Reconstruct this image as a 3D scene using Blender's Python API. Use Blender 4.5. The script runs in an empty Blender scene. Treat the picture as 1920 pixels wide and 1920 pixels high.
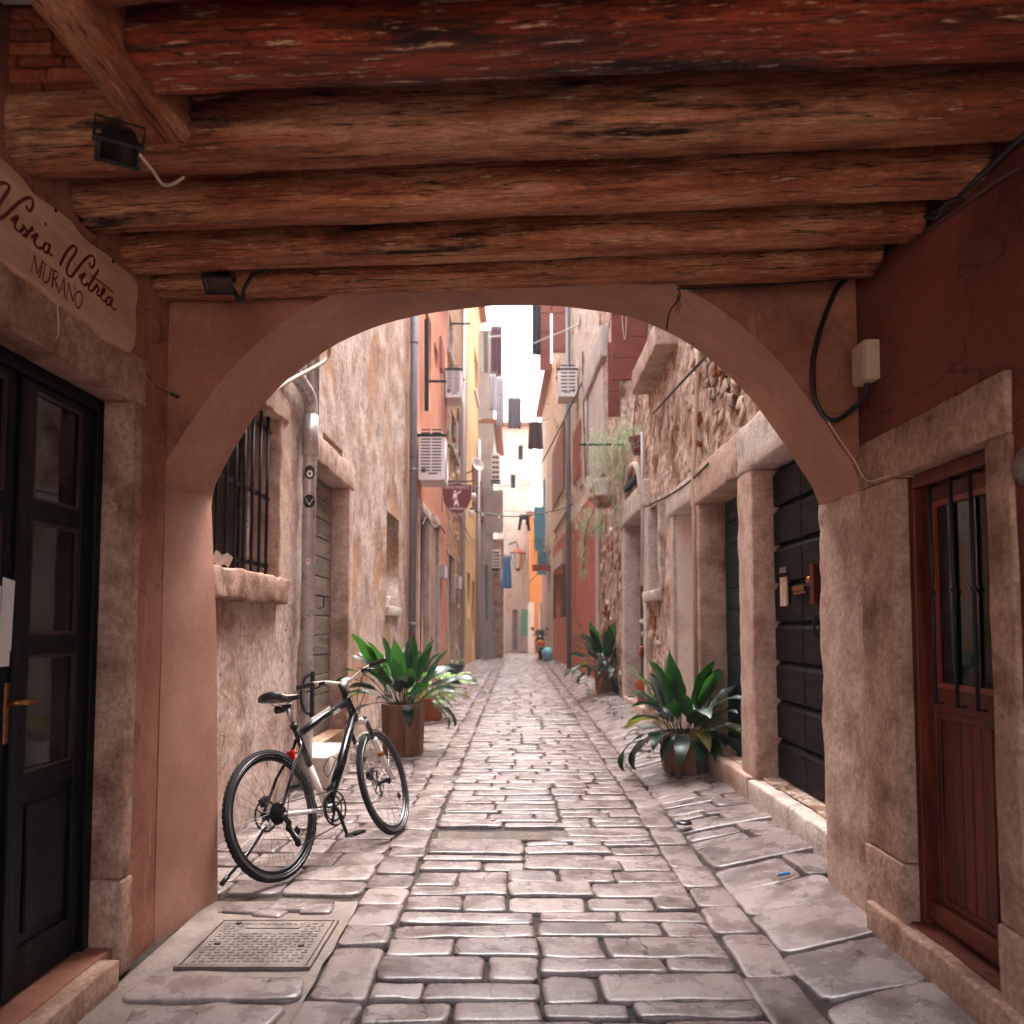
import bpy, bmesh, math, random
from mathutils import Vector, Matrix, noise
R = math.radians
random.seed(7)
S = bpy.context.scene
C = S.collection

# ------------------------------------------------------------------ camera, sky, sun, exposure
EYE = 1.349
FPX, VPX, VPY, TP = 1530.0, 970.0, 1176.0, 0.060          # focal length in photo pixels, vanishing point, tan(pitch)
PITCH = math.atan(TP)
CY = VPY - FPX * TP
cd = bpy.data.cameras.new('camera')
cam = bpy.data.objects.new('camera', cd); C.objects.link(cam)
cam.location = (0, 0, EYE); cam.rotation_euler = (R(90) + PITCH, 0, 0)
cd.sensor_width = 36; cd.lens = FPX / 1920 * 36
cd.shift_x = -(VPX - 960) / 1920; cd.shift_y = (CY - 960) / 1920
cd.clip_start = 0.05; cd.clip_end = 600
cd.dof.use_dof = True; cd.dof.focus_distance = 4.4; cd.dof.aperture_fstop = 2.5
S.camera = cam

W = bpy.data.worlds.new('World'); S.world = W; W.use_nodes = True
nt = W.node_tree; bg = nt.nodes['Background']
sky = nt.nodes.new('ShaderNodeTexSky'); sky.sky_type = 'NISHITA'; sky.sun_disc = False
SUN_EL, SUN_AZ = R(73), R(20)                              # azimuth from +Y towards +X
sky.sun_elevation = SUN_EL; sky.sun_rotation = SUN_AZ
sky.dust_density = 6.0; sky.ozone_density = 1.0; sky.air_density = 1.0
hsv = nt.nodes.new('ShaderNodeHueSaturation'); hsv.inputs['Saturation'].default_value = 0.22
nt.links.new(sky.outputs[0], hsv.inputs['Color']); nt.links.new(hsv.outputs[0], bg.inputs['Color'])
bg.inputs['Strength'].default_value = 0.15
ld = bpy.data.lights.new('sun', 'SUN'); ld.energy = 0.7; ld.angle = R(40); ld.color = (1, .95, .88)
sun = bpy.data.objects.new('sun', ld); C.objects.link(sun); sun.location = (0, 6, 30)
sdir = Vector((math.sin(SUN_AZ) * math.cos(SUN_EL), math.cos(SUN_AZ) * math.cos(SUN_EL), math.sin(SUN_EL)))
sun.rotation_euler = sdir.to_track_quat('Z', 'Y').to_euler()
S.view_settings.view_transform = 'Standard'; S.view_settings.look = 'None'
S.view_settings.exposure = 2.75; S.view_settings.gamma = 1.0
S.render.engine = 'CYCLES'
S.cycles.max_bounces = 10; S.cycles.diffuse_bounces = 6; S.cycles.glossy_bounces = 4; S.cycles.transparent_max_bounces = 8
S.cycles.sample_clamp_indirect = 6.0
S.cycles.use_denoising = True
S.cycles.caustics_reflective = False; S.cycles.caustics_refractive = False

# ------------------------------------------------------------------ survey helpers: a sight line through the photo meets a real plane
def ray(px, py):
    u, v = (px - VPX) / FPX, (CY - py) / FPX
    cp, sp = math.cos(PITCH), math.sin(PITCH)
    return Vector((u, cp - v * sp, sp + v * cp))
def at_y(px, py, Y):
    d = ray(px, py); return Vector((0, 0, EYE)) + d * (Y / d.y)
def at_x(px, py, X):
    d = ray(px, py); return Vector((0, 0, EYE)) + d * (X / d.x)
def at_z(px, py, Z=0.0):
    d = ray(px, py); return Vector((0, 0, EYE)) + d * ((Z - EYE) / d.z)

class Side:
    """A wall that runs along the alley: u is the depth Y, n stands out of the wall into the alley."""
    def __init__(s, x0, y0, x1, y1, side): s.x0, s.y0, s.k, s.side = x0, y0, (x1 - x0) / (y1 - y0), side
    def x(s, u): return s.x0 + s.k * (u - s.y0)
    def p(s, u, n, z): return Vector((s.x(u) + s.side * n, u, z))
    def at(s, px, py, n=0.0):
        d = ray(px, py); t = (s.x0 + s.side * n - s.k * s.y0) / (d.x - s.k * d.y)
        q = Vector((0, 0, EYE)) + d * t
        return q.y, q.z
class Front:
    """A wall that faces the camera: u is X, n stands out towards the camera."""
    def __init__(s, y): s.y = y
    def p(s, u, n, z): return Vector((u, s.y - n, z))
    def at(s, px, py, n=0.0):
        q = at_y(px, py, s.y - n); return q.x, q.z

def ground(x, y):
    s = min(1, max(0, (x - 1.02) / .6)); s = s * s * (3 - 2 * s)
    t = min(1, max(0, (y - 7) / 6))
    return s * (.09 + .10 * t) + .006 * noise.noise(Vector((x * .9, y * .7, 3.1)))

# ------------------------------------------------------------------ materials
def hexc(h):
    h = h.lstrip('#'); o = []
    for i in (0, 2, 4):
        c = int(h[i:i + 2], 16) / 255
        o.append(c / 12.92 if c <= .04045 else ((c + .055) / 1.055) ** 2.4)
    return (*o, 1)
def col(c): return hexc(c) if isinstance(c, str) else (*c, 1)[:4]

def mat(name, cols, sc=(1, 1, 1), ns=3.0, det=6, lo=.3, hi=.7, rough=.8, rvar=.12, bump=.25, bs=60, bd=.01, stain=None, flake=None, crack=None,
        vary=0.0, metal=0.0, spec=.4, voro=None, fine=.25, transl=None, coat=0, big=None):
    m = bpy.data.materials.new(name); m.use_nodes = True
    t = m.node_tree; N = t.nodes; L = t.links; b = N['Principled BSDF']
    tc = N.new('ShaderNodeTexCoord'); mp = N.new('ShaderNodeMapping'); mp.inputs['Scale'].default_value = sc
    oi = N.new('ShaderNodeObjectInfo'); ofs = N.new('ShaderNodeVectorMath'); ofs.operation = 'ADD'
    L.new(tc.outputs['Object'], mp.inputs['Vector'])
    if vary:
        mul = N.new('ShaderNodeMath'); mul.operation = 'MULTIPLY'; mul.inputs[1].default_value = 37.0
        L.new(oi.outputs['Random'], mul.inputs[0]); L.new(mp.outputs[0], ofs.inputs[0]); L.new(mul.outputs[0], ofs.inputs[1]); vec = ofs.outputs[0]
    else: vec = mp.outputs[0]
    def nz(scale, d=6, r=.6, v=vec, dist=0.0):
        n = N.new('ShaderNodeTexNoise'); n.inputs['Scale'].default_value = scale; n.inputs['Detail'].default_value = d
        n.inputs['Roughness'].default_value = r; n.inputs['Distortion'].default_value = dist; L.new(v, n.inputs['Vector']); return n.outputs['Fac']
    def ramp(fac, cs, a, z):
        r = N.new('ShaderNodeValToRGB'); e = r.color_ramp.elements
        while len(e) < len(cs): e.new(.5)
        for i, c in enumerate(cs):
            e[i].position = a + (z - a) * i / max(1, len(cs) - 1); e[i].color = col(c)
        L.new(fac, r.inputs[0]); return r.outputs[0]
    def mixc(fac, a, c, mode='MIX'):
        x = N.new('ShaderNodeMix'); x.data_type = 'RGBA'; x.blend_type = mode
        if isinstance(fac, float): x.inputs[0].default_value = fac
        else: L.new(fac, x.inputs[0])
        for i, q in ((6, a), (7, c)):
            if hasattr(q, 'node'): L.new(q, x.inputs[i])
            else: x.inputs[i].default_value = col(q)
        return x.outputs[2]
    n1 = nz(ns, det)
    c = ramp(n1, cols, lo, hi) if len(cols) > 1 else mixc(1.0, cols[0], cols[0])
    hgt = n1
    if big:                                                   # large patches of another tone
        colr, scale, a, z = big
        f = ramp(nz(scale, 5, .65, tc.outputs['Object'], .6), [(0, 0, 0), (1, 1, 1)], a, z); c = mixc(f, c, colr)
    if stain:
        colr, scale, a, z = stain
        f = ramp(nz(scale, 8, .7), [(0, 0, 0), (1, 1, 1)], a, z); c = mixc(f, c, colr)
    if flake:
        colr, fsc, scale, a, z = flake
        mp2 = N.new('ShaderNodeMapping'); mp2.inputs['Scale'].default_value = fsc; mp2.inputs['Location'].default_value = (3, 7, 1)
        L.new(vec, mp2.inputs['Vector'])
        f = ramp(nz(scale, 9, .75, mp2.outputs[0]), [(0, 0, 0), (1, 1, 1)], a, z); c = mixc(f, c, colr)
    if crack:                                                 # thin dark splits that follow the grain
        colr, fsc, scale, wd = crack
        mp3 = N.new('ShaderNodeMapping'); mp3.inputs['Scale'].default_value = fsc; mp3.inputs['Location'].default_value = (9, 2, 5)
        L.new(vec, mp3.inputs['Vector']); q = nz(scale, 4, .55, mp3.outputs[0], .4)
        sb = N.new('ShaderNodeMath'); sb.operation = 'SUBTRACT'; sb.inputs[1].default_value = .5; L.new(q, sb.inputs[0])
        ab = N.new('ShaderNodeMath'); ab.operation = 'ABSOLUTE'; L.new(sb.outputs[0], ab.inputs[0])
        f = ramp(ab.outputs[0], [(1, 1, 1), (0, 0, 0)], 0, wd); c = mixc(f, c, colr)
    n2 = nz(bs, 6, .7)
    if fine:
        g = ramp(n2, [(1 - fine,) * 3, (1 + fine,) * 3], .36, .64); c = mixc(1.0, c, g, 'MULTIPLY')
    if vary:
        h = N.new('ShaderNodeHueSaturation'); mr = N.new('ShaderNodeMapRange')
        mr.inputs['To Min'].default_value = 1 - vary; mr.inputs['To Max'].default_value = 1 + vary
        L.new(oi.outputs['Random'], mr.inputs[0]); L.new(mr.outputs[0], h.inputs['Value']); L.new(c, h.inputs['Color']); c = h.outputs[0]
    L.new(c, b.inputs['Base Color'])
    rr = N.new('ShaderNodeMapRange'); rr.inputs['To Min'].default_value = max(.02, rough - rvar); rr.inputs['To Max'].default_value = min(1, rough + rvar)
    rr.inputs['From Min'].default_value = .3; rr.inputs['From Max'].default_value = .7
    L.new(n1, rr.inputs[0]); L.new(rr.outputs[0], b.inputs['Roughness'])
    b.inputs['Metallic'].default_value = metal; b.inputs['Specular IOR Level'].default_value = spec; b.inputs['Coat Weight'].default_value = coat
    if bump:
        ad = N.new('ShaderNodeMath'); ad.operation = 'MULTIPLY_ADD'; ad.inputs[1].default_value = .5
        L.new(n2, ad.inputs[0]); L.new(n1, ad.inputs[2]); hh = ad.outputs[0]
        if voro:
            vo = N.new('ShaderNodeTexVoronoi'); vo.inputs['Scale'].default_value = voro; vo.feature = 'SMOOTH_F1'
            L.new(vec, vo.inputs['Vector']); a2 = N.new('ShaderNodeMath'); a2.operation = 'SUBTRACT'; L.new(hh, a2.inputs[0]); L.new(vo.outputs['Distance'], a2.inputs[1]); hh = a2.outputs[0]
        bp = N.new('ShaderNodeBump'); bp.inputs['Strength'].default_value = bump; bp.inputs['Distance'].default_value = bd
        L.new(hh, bp.inputs['Height']); L.new(bp.outputs[0], b.inputs['Normal'])
    if transl:
        tr = N.new('ShaderNodeBsdfTranslucent'); ms = N.new('ShaderNodeMixShader'); ms.inputs[0].default_value = transl[1]
        tr.inputs['Color'].default_value = col(transl[0]); o = N['Material Output']
        L.new(b.outputs[0], ms.inputs[1]); L.new(tr.outputs[0], ms.inputs[2]); L.new(ms.outputs[0], o.inputs['Surface'])
    return m

def flat(name, c, rough=.5, metal=0.0, spec=.5, coat=0.0):
    return mat(name, [c], rough=rough, rvar=.06, bump=.04, bs=25, fine=.06, metal=metal, spec=spec, coat=coat)

def glassmat(name, tint=(.85, .9, .88)):
    m = bpy.data.materials.new(name); m.use_nodes = True; t = m.node_tree; N = t.nodes; N.remove(N['Principled BSDF'])
    a = N.new('ShaderNodeBsdfTransparent'); a.inputs[0].default_value = (*tint, 1)
    g = N.new('ShaderNodeBsdfGlossy'); g.inputs['Roughness'].default_value = .04
    f = N.new('ShaderNodeFresnel'); f.inputs[0].default_value = 1.6
    x = N.new('ShaderNodeMixShader'); t.links.new(f.outputs[0], x.inputs[0]); t.links.new(a.outputs[0], x.inputs[1]); t.links.new(g.outputs[0], x.inputs[2])
    t.links.new(x.outputs[0], N['Material Output'].inputs['Surface']); return m

M = {}
M['pave'] = mat('worn_limestone', ['#534846', '#6b5e5b', '#837573', '#77665c'], ns=5, rough=.27, rvar=.12, bump=.45, bs=55, bd=.008, stain=('#5f5049', 2.6, .50, .80), flake=('#4a3f3b', (1, 1, 1), 22, .64, .70), crack=('#3a302d', (1, 1, 1), 1.1, .0035), vary=.20, spec=.5, fine=.14)
M['joint'] = mat('joint_dirt', ['#18120f', '#2b221d', '#3d322b', '#201a16'], ns=9, rough=.9, bump=.8, bs=70, bd=.02, stain=('#3f4526', 3, .62, .72), fine=.4)
M['cement'] = mat('old_cement', ['#5c4f49', '#73645c', '#82736b'], ns=6, rough=.6, bump=.6, bs=50, bd=.01, stain=('#6d5648', 3, .55, .7), fine=.2)
M['terra'] = mat('terracotta_plaster', ['#8e5b49', '#9b6653', '#a8725e'], ns=2.2, det=9, lo=.36, hi=.64, rough=.75, bump=.25, bs=30, bd=.01, stain=('#76473a', 1.2, .50, .66), flake=('#a97a64', (2, 2, .35), 3.5, .58, .64), crack=('#7c4d3d', (1, 1, 1), .8, .0022), fine=.10, spec=.25)
M['terra_lit'] = mat('lit_terracotta_plaster', ['#9a6c5b', '#a67867', '#b08372'], ns=2.2, det=9, lo=.36, hi=.64, rough=.75, bump=.25, bs=30, bd=.01, stain=('#92685a', 1.2, .50, .72), fine=.07, spec=.25)  # same plaster as terra; light on soffit and reveals put into the colour
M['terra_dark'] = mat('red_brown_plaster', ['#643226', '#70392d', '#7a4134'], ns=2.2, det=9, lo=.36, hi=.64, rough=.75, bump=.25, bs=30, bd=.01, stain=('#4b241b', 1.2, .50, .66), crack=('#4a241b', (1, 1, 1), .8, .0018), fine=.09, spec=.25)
M['beam'] = mat('old_beam_wood', ['#592c1c', '#9a583c', '#c07c58', '#d49c78', '#7e442d'], sc=(1.0, 6, 6), ns=1.7, det=10, lo=.30, hi=.70, rough=.8, bump=1.0, bs=22, bd=.03,
                stain=('#2a140d', 1.0, .57, .66), flake=('#e0bd9c', (1.3, 2.2, 2.2), 5.0, .60, .635), crack=('#140905', (.30, 2.0, 2.0), 2.4, .016), vary=.12, fine=.36, spec=.25, big=('#8a3e24', 1.1, .44, .78))
M['beam_red'] = mat('red_painted_beam_wood', ['#3a140c', '#7a2c18', '#9c4327', '#8a3a22', '#532014'], sc=(1.0, 6, 6), ns=1.7, det=10, rough=.7, bump=1.0, bs=22, bd=.03,
                stain=('#240d08', .9, .50, .62), flake=('#dcb898', (1.3, 2.2, 2.2), 5.0, .575, .61), crack=('#140905', (.30, 2.0, 2.0), 2.4, .018), vary=.12, fine=.36, spec=.3)
M['board'] = mat('ceiling_board_wood', ['#2c1a12', '#50362a', '#6a4c3a'], sc=(9, .8, 9), ns=2, rough=.85, bump=.6, bs=14, bd=.01, vary=.25, fine=.3, spec=.2)
M['brick'] = mat('old_brick', ['#6e2f22', '#8b4531', '#9a5a42'], ns=9, rough=.88, bump=.8, bs=40, bd=.02, stain=('#a08776', 4, .6, .7), vary=.3, fine=.3, spec=.2)
M['mortar'] = mat('lime_mortar', ['#7d6a5e', '#95806f', '#a58f7d'], ns=8, rough=.92, bump=.9, bs=40, bd=.02, fine=.3, spec=.2)
M['stone'] = mat('dressed_stone', ['#8a6b59', '#a9897a', '#bda193', '#9a7a67'], ns=3.2, rough=.8, bump=.7, bs=38, bd=.012, stain=('#66452f', 2.0, .56, .72), vary=.07, fine=.22, spec=.3)
M['stone_brown'] = mat('brown_stained_stone', ['#745546', '#967362', '#af8d7c', '#9f7c6a'], ns=4.0, det=10, lo=.34, hi=.66, rough=.82, bump=.8, bs=44, bd=.014, stain=('#6a4737', 2.0, .54, .72), flake=('#bd9f8e', (1, 1, .6), 5, .58, .70), vary=.06, fine=.26, spec=.2)
M['stone_pale'] = mat('pale_dressed_stone', ['#9d8880', '#b5a39a', '#c6b7ae', '#a6948a'], ns=3.2, rough=.78, bump=.8, bs=34, bd=.014, stain=('#5d4b43', 2.2, .60, .74), vary=.07, fine=.22, spec=.3)
M['wall_left'] = mat('weathered_left_plaster', ['#8f6f60', '#aa8e82', '#b9a096', '#c4ada3', '#a08374'], ns=1.9, det=10, lo=.33, hi=.67, rough=.9, bump=1.0, bs=16, bd=.022, stain=('#8a6a56', 1.7, .54, .70), flake=('#5a4539', (1, 1, .6), 5, .62, .66), crack=('#7d6151', (1, 1, .6), 1.4, .004), fine=.26, spec=.2, big=('#a98066', .7, .50, .60))
M['wall_right'] = mat('weathered_right_masonry', ['#7c5844', '#a07d69', '#b79a8a', '#c7b0a3', '#93705c'], ns=2.6, det=10, lo=.34, hi=.66, rough=.92, bump=1.0, bs=14, bd=.05, stain=('#6d432c', 1.8, .55, .63), flake=('#cfbcae', (1, 1, .7), 2.6, .58, .64), crack=('#4a3022', (1, 1, 1), 2.2, .012), fine=.32, spec=.2, voro=7)
M['wall_stone2'] = mat('ochre_rubble_wall', ['#8a5c3e', '#aa7e5b', '#c09a7a'], ns=2.2, det=8, rough=.92, bump=1.0, bs=12, bd=.04, stain=('#6f4930', 1.6, .56, .68), fine=.25, voro=6, spec=.2)
M['orange'] = mat('salmon_orange_plaster', ['#c07a5e', '#cb866a', '#d39479'], ns=1.8, det=9, rough=.85, bump=.3, bs=20, bd=.01, stain=('#ad6a4e', .9, .52, .68), flake=('#a87058', (1.5, 1.5, .12), 2.6, .55, .68), fine=.10, spec=.2)
M['yellow'] = mat('ochre_yellow_plaster', ['#c6965e', '#cfa26c', '#d5ae7e'], ns=1.8, det=9, rough=.85, bump=.3, bs=20, bd=.01, stain=('#b0804f', .9, .52, .68), flake=('#b58a60', (1.5, 1.5, .12), 2.4, .54, .68), fine=.10, spec=.2)
M['amber'] = mat('strong_orange_plaster', ['#cb8248', '#d48e56'], ns=1.0, rough=.85, bump=.2, bs=20, bd=.01, fine=.06, spec=.2)
M['red'] = mat('brick_red_plaster', ['#ad5c49', '#b76754', '#bd7563'], ns=1.8, det=9, rough=.85, bump=.3, bs=20, bd=.01, stain=('#c48f7f', .9, .55, .70), flake=('#9c5040', (1.5, 1.5, .14), 2.4, .55, .68), fine=.10, spec=.2)
M['cream'] = mat('cream_plaster', ['#d6c5b9', '#e0d1c7', '#e6dad2'], ns=1.4, det=9, rough=.85, bump=.2, bs=20, bd=.01, stain=('#c0a896', .9, .54, .70), flake=('#bda793', (1.5, 1.5, .15), 2.4, .56, .70), fine=.06, spec=.2)
M['greywall'] = mat('grey_plaster', ['#a29893', '#b4aba6', '#c2bab5'], ns=1.2, rough=.85, bump=.3, bs=20, bd=.01, fine=.1, spec=.2)
M['palestone'] = mat('pale_rubble', ['#b29c8c', '#cbb9ac', '#d8cac0'], ns=3, rough=.9, bump=1.0, bs=14, bd=.04, voro=5, fine=.2, spec=.2)
M['sign_wood'] = mat('sign_board_wood', ['#b08a70', '#bd9880', '#c7a48c'], sc=(1, .9, 7), ns=2, rough=.7, bump=.2, bs=18, bd=.004, fine=.08, spec=.3)
M['sign_ink'] = flat('maroon_lettering', '#6a1620', .6)
M['dark_door'] = mat('dark_blue_green_paint', ['#07090a', '#0b0e10', '#101213'], sc=(3, 3, 1), ns=3, rough=.5, bump=.3, bs=22, bd=.005, flake=('#6e3018', (1, 1, .5), 3, .72, .74), fine=.15, spec=.14)
M['black_gate'] = mat('black_brown_gate_paint', ['#0c0908', '#130f0e', '#1c1310'], sc=(4, 1, 9), ns=2, rough=.6, bump=.6, bs=14, bd=.006, flake=('#54301f', (1, 1, 1), 2.2, .64, .74), vary=.2, fine=.25, spec=.15)
M['green_door'] = mat('dark_green_paint', ['#0e1f1b', '#132722', '#183029'], sc=(4, 1, 8), ns=2, rough=.55, bump=.3, bs=14, bd=.005, vary=.12, fine=.15, spec=.2)
M['brown_door'] = mat('varnished_red_brown_wood', ['#43190e', '#5b2413', '#692e1b'], sc=(8, 8, 1), ns=2.4, det=9, lo=.36, hi=.64, rough=.5, bump=.25, bs=16, bd=.004, stain=('#2a0f08', 1.5, .56, .68), vary=.12, fine=.18, spec=.2)
M['red_trim'] = flat('red_varnished_trim', '#7e2a1a', .4)
M['grey_plank'] = mat('grey_weathered_planks', ['#5a4b42', '#75645a', '#8a786c'], sc=(3, 1, 9), ns=2, rough=.85, bump=.6, bs=14, bd=.006, vary=.18, fine=.25, spec=.2)
M['shutter_brown'] = mat('red_brown_shutter', ['#6b2d24', '#7c382d', '#884336'], sc=(2, 2, 8), ns=2, rough=.6, bump=.3, bs=14, bd=.004, vary=.12, fine=.12)
M['shutter_dark'] = mat('dark_brown_shutter', ['#3f2a26', '#4c3430'], ns=2, rough=.6, bump=.2, fine=.12)
M['shutter_pink'] = mat('faded_red_shutter', ['#9c5145', '#a85c50'], ns=2, rough=.6, bump=.2, fine=.1)
M['shutter_green'] = flat('mint_green_shutter', '#78c4a8', .6)
M['shutter_blue'] = flat('sky_blue_shutter', '#55a3c6', .6)
M['zinc'] = mat('zinc_pipe', ['#a3a09f', '#b4b0ae', '#c2bdbb'], ns=6, rough=.32, rvar=.10, bump=.1, bs=30, metal=.45, fine=.12, stain=('#5b4a40', 3, .6, .72))
M['grey_pipe'] = mat('grey_plastic_pipe', ['#68656c', '#78757c'], ns=5, rough=.5, bump=.1, fine=.1, stain=('#56525a', 3, .6, .7))
M['pale_pipe'] = flat('pale_pipe', '#b3a9aa', .5)
M['conduit'] = mat('cream_conduit', ['#c2a791', '#d0b8a4'], ns=8, rough=.6, bump=.1, fine=.1)
M['iron'] = mat('black_iron', ['#100f10', '#1a1717'], ns=20, rough=.5, bump=.4, bs=80, bd=.003, metal=.3, fine=.2)
M['cable'] = flat('black_cable', '#121011', .5)
M['rust'] = flat('rusty_iron', '#4a2c20', .8)
M['white'] = flat('white_painted_metal', '#dcd6d6', .45)
M['vent'] = flat('dark_vent_slot', '#2a2c30', .6)
M['dark'] = flat('dark_room', '#0d0b0b', .9)
M['room'] = mat('dim_room', ['#2e2724', '#3a322e'], ns=2, rough=.9, bump=0, fine=.1)
M['curtain'] = mat('pale_curtain', ['#8f857d', '#a79c92'], sc=(1, 6, .4), ns=3, rough=.9, bump=.4, bs=6, fine=.1)
M['glass'] = glassmat('window_glass')
M['paper'] = flat('white_paper', '#d8d0cc', .8)
M['brass'] = mat('old_brass', ['#8a5a34', '#a06a3c'], ns=9, rough=.35, bump=.1, metal=.9, fine=.15)
M['maroon'] = flat('maroon_sign_paint', '#6a1a24', .5)
M['sign_white'] = flat('sign_white_paint', '#d8c8c4', .6)
M['cream_box'] = flat('cream_plastic', '#c0a58f', .55)
M['leaf'] = mat('aspidistra_leaf', ['#0a1d14', '#10291a', '#1a3a24'], sc=(1, 14, 1), ns=2, rough=.36, rvar=.08, bump=.15, bs=8, vary=.35, fine=.12, spec=.5, transl=('#2c6a18', .12))
M['leaf_bright'] = mat('backlit_aspidistra_leaf', ['#123618', '#1a471b', '#24561f'], sc=(1, 14, 1), ns=2, rough=.32, rvar=.08, bump=.15, bs=8, vary=.25, fine=.1, spec=.5, transl=('#478f22', .2))  # brighter copy of leaf: backlight on the upright leaves put into the colour
M['leaf_pale'] = mat('pale_green_leaf', ['#54713a', '#6f8f4a', '#8fa85e'], ns=4, rough=.45, bump=.1, vary=.3, fine=.1, transl=('#9cc860', .25))
M['leaf_old'] = mat('yellowing_leaf', ['#3f4a1c', '#5f6426', '#7a6a30'], sc=(3, 14, 1), ns=2, rough=.5, bump=.2, bs=8, vary=.25, fine=.15, transl=('#9a9a30', .2))
M['leaf_dry'] = flat('dry_brown_leaf', '#8a4a26', .7)
M['wisp'] = mat('feathery_foliage', ['#78876a', '#96a585', '#aeb99e'], ns=4, rough=.6, bump=0, vary=.2, fine=.1, transl=('#a9bb88', .3))
M['planter'] = mat('planter_wood', ['#573828', '#73503c', '#8a644e'], sc=(7, 7, .8), ns=2.2, rough=.7, bump=.5, bs=16, bd=.006, vary=.2, fine=.2, spec=.3)
M['soil'] = mat('dark_soil', ['#1c130e', '#2c1e16'], ns=20, rough=1, bump=1, bs=60, fine=.3)
M['pot'] = mat('terracotta_pot', ['#94452a', '#a85434', '#b3623f'], ns=4, rough=.75, bump=.2, fine=.12)
M['pot_green'] = flat('dark_green_plastic', '#173f3a', .45)
M['bike_black'] = flat('navy_black_bike_paint', '#0a0d16', .25, coat=.5)
M['bike_white'] = flat('white_bike_paint', '#d9ccc3', .3, coat=.4)
M['rubber'] = mat('tyre_rubber', ['#121111', '#1b1a1a'], ns=20, rough=.75, bump=.4, bs=60, bd=.003, fine=.15)
M['plastic'] = flat('black_plastic', '#0c0c0e', .4)
M['alloy'] = flat('brushed_alloy', '#a5a3a3', .28, metal=.9)
M['steel'] = flat('dark_steel', '#4c4a4a', .3, metal=.9)
M['reflex'] = flat('red_reflector', '#c8101c', .25)
M['amberr'] = flat('amber_reflector', '#d07818', .3)
M['bluep'] = flat('blue_plastic', '#1c6fa8', .4)
M['cast'] = mat('cast_iron_cover', ['#5e524c', '#716560', '#81746d'], ns=8, rough=.5, bump=.3, bs=60, metal=.35, fine=.2, stain=('#8f7e73', 3, .55, .7))
M['cloth_blue'] = flat('blue_cloth', '#4f8fd0', .9)
M['cloth_grey'] = flat('grey_cloth', '#8d8794', .9)
M['cloth_white'] = flat('white_cloth', '#d5d3dd', .9)
M['cloth_dark'] = flat('dark_cloth', '#2c2830', .9)
M['cloth_plum'] = flat('plum_cloth', '#6d4856', .9)
M['bag'] = flat('pale_blue_bag', '#6fb6cc', .35)
M['roof'] = mat('roof_tiles', ['#8d523c', '#a5674d'], ns=6, rough=.9, bump=.6, bs=20, fine=.2)

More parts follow.
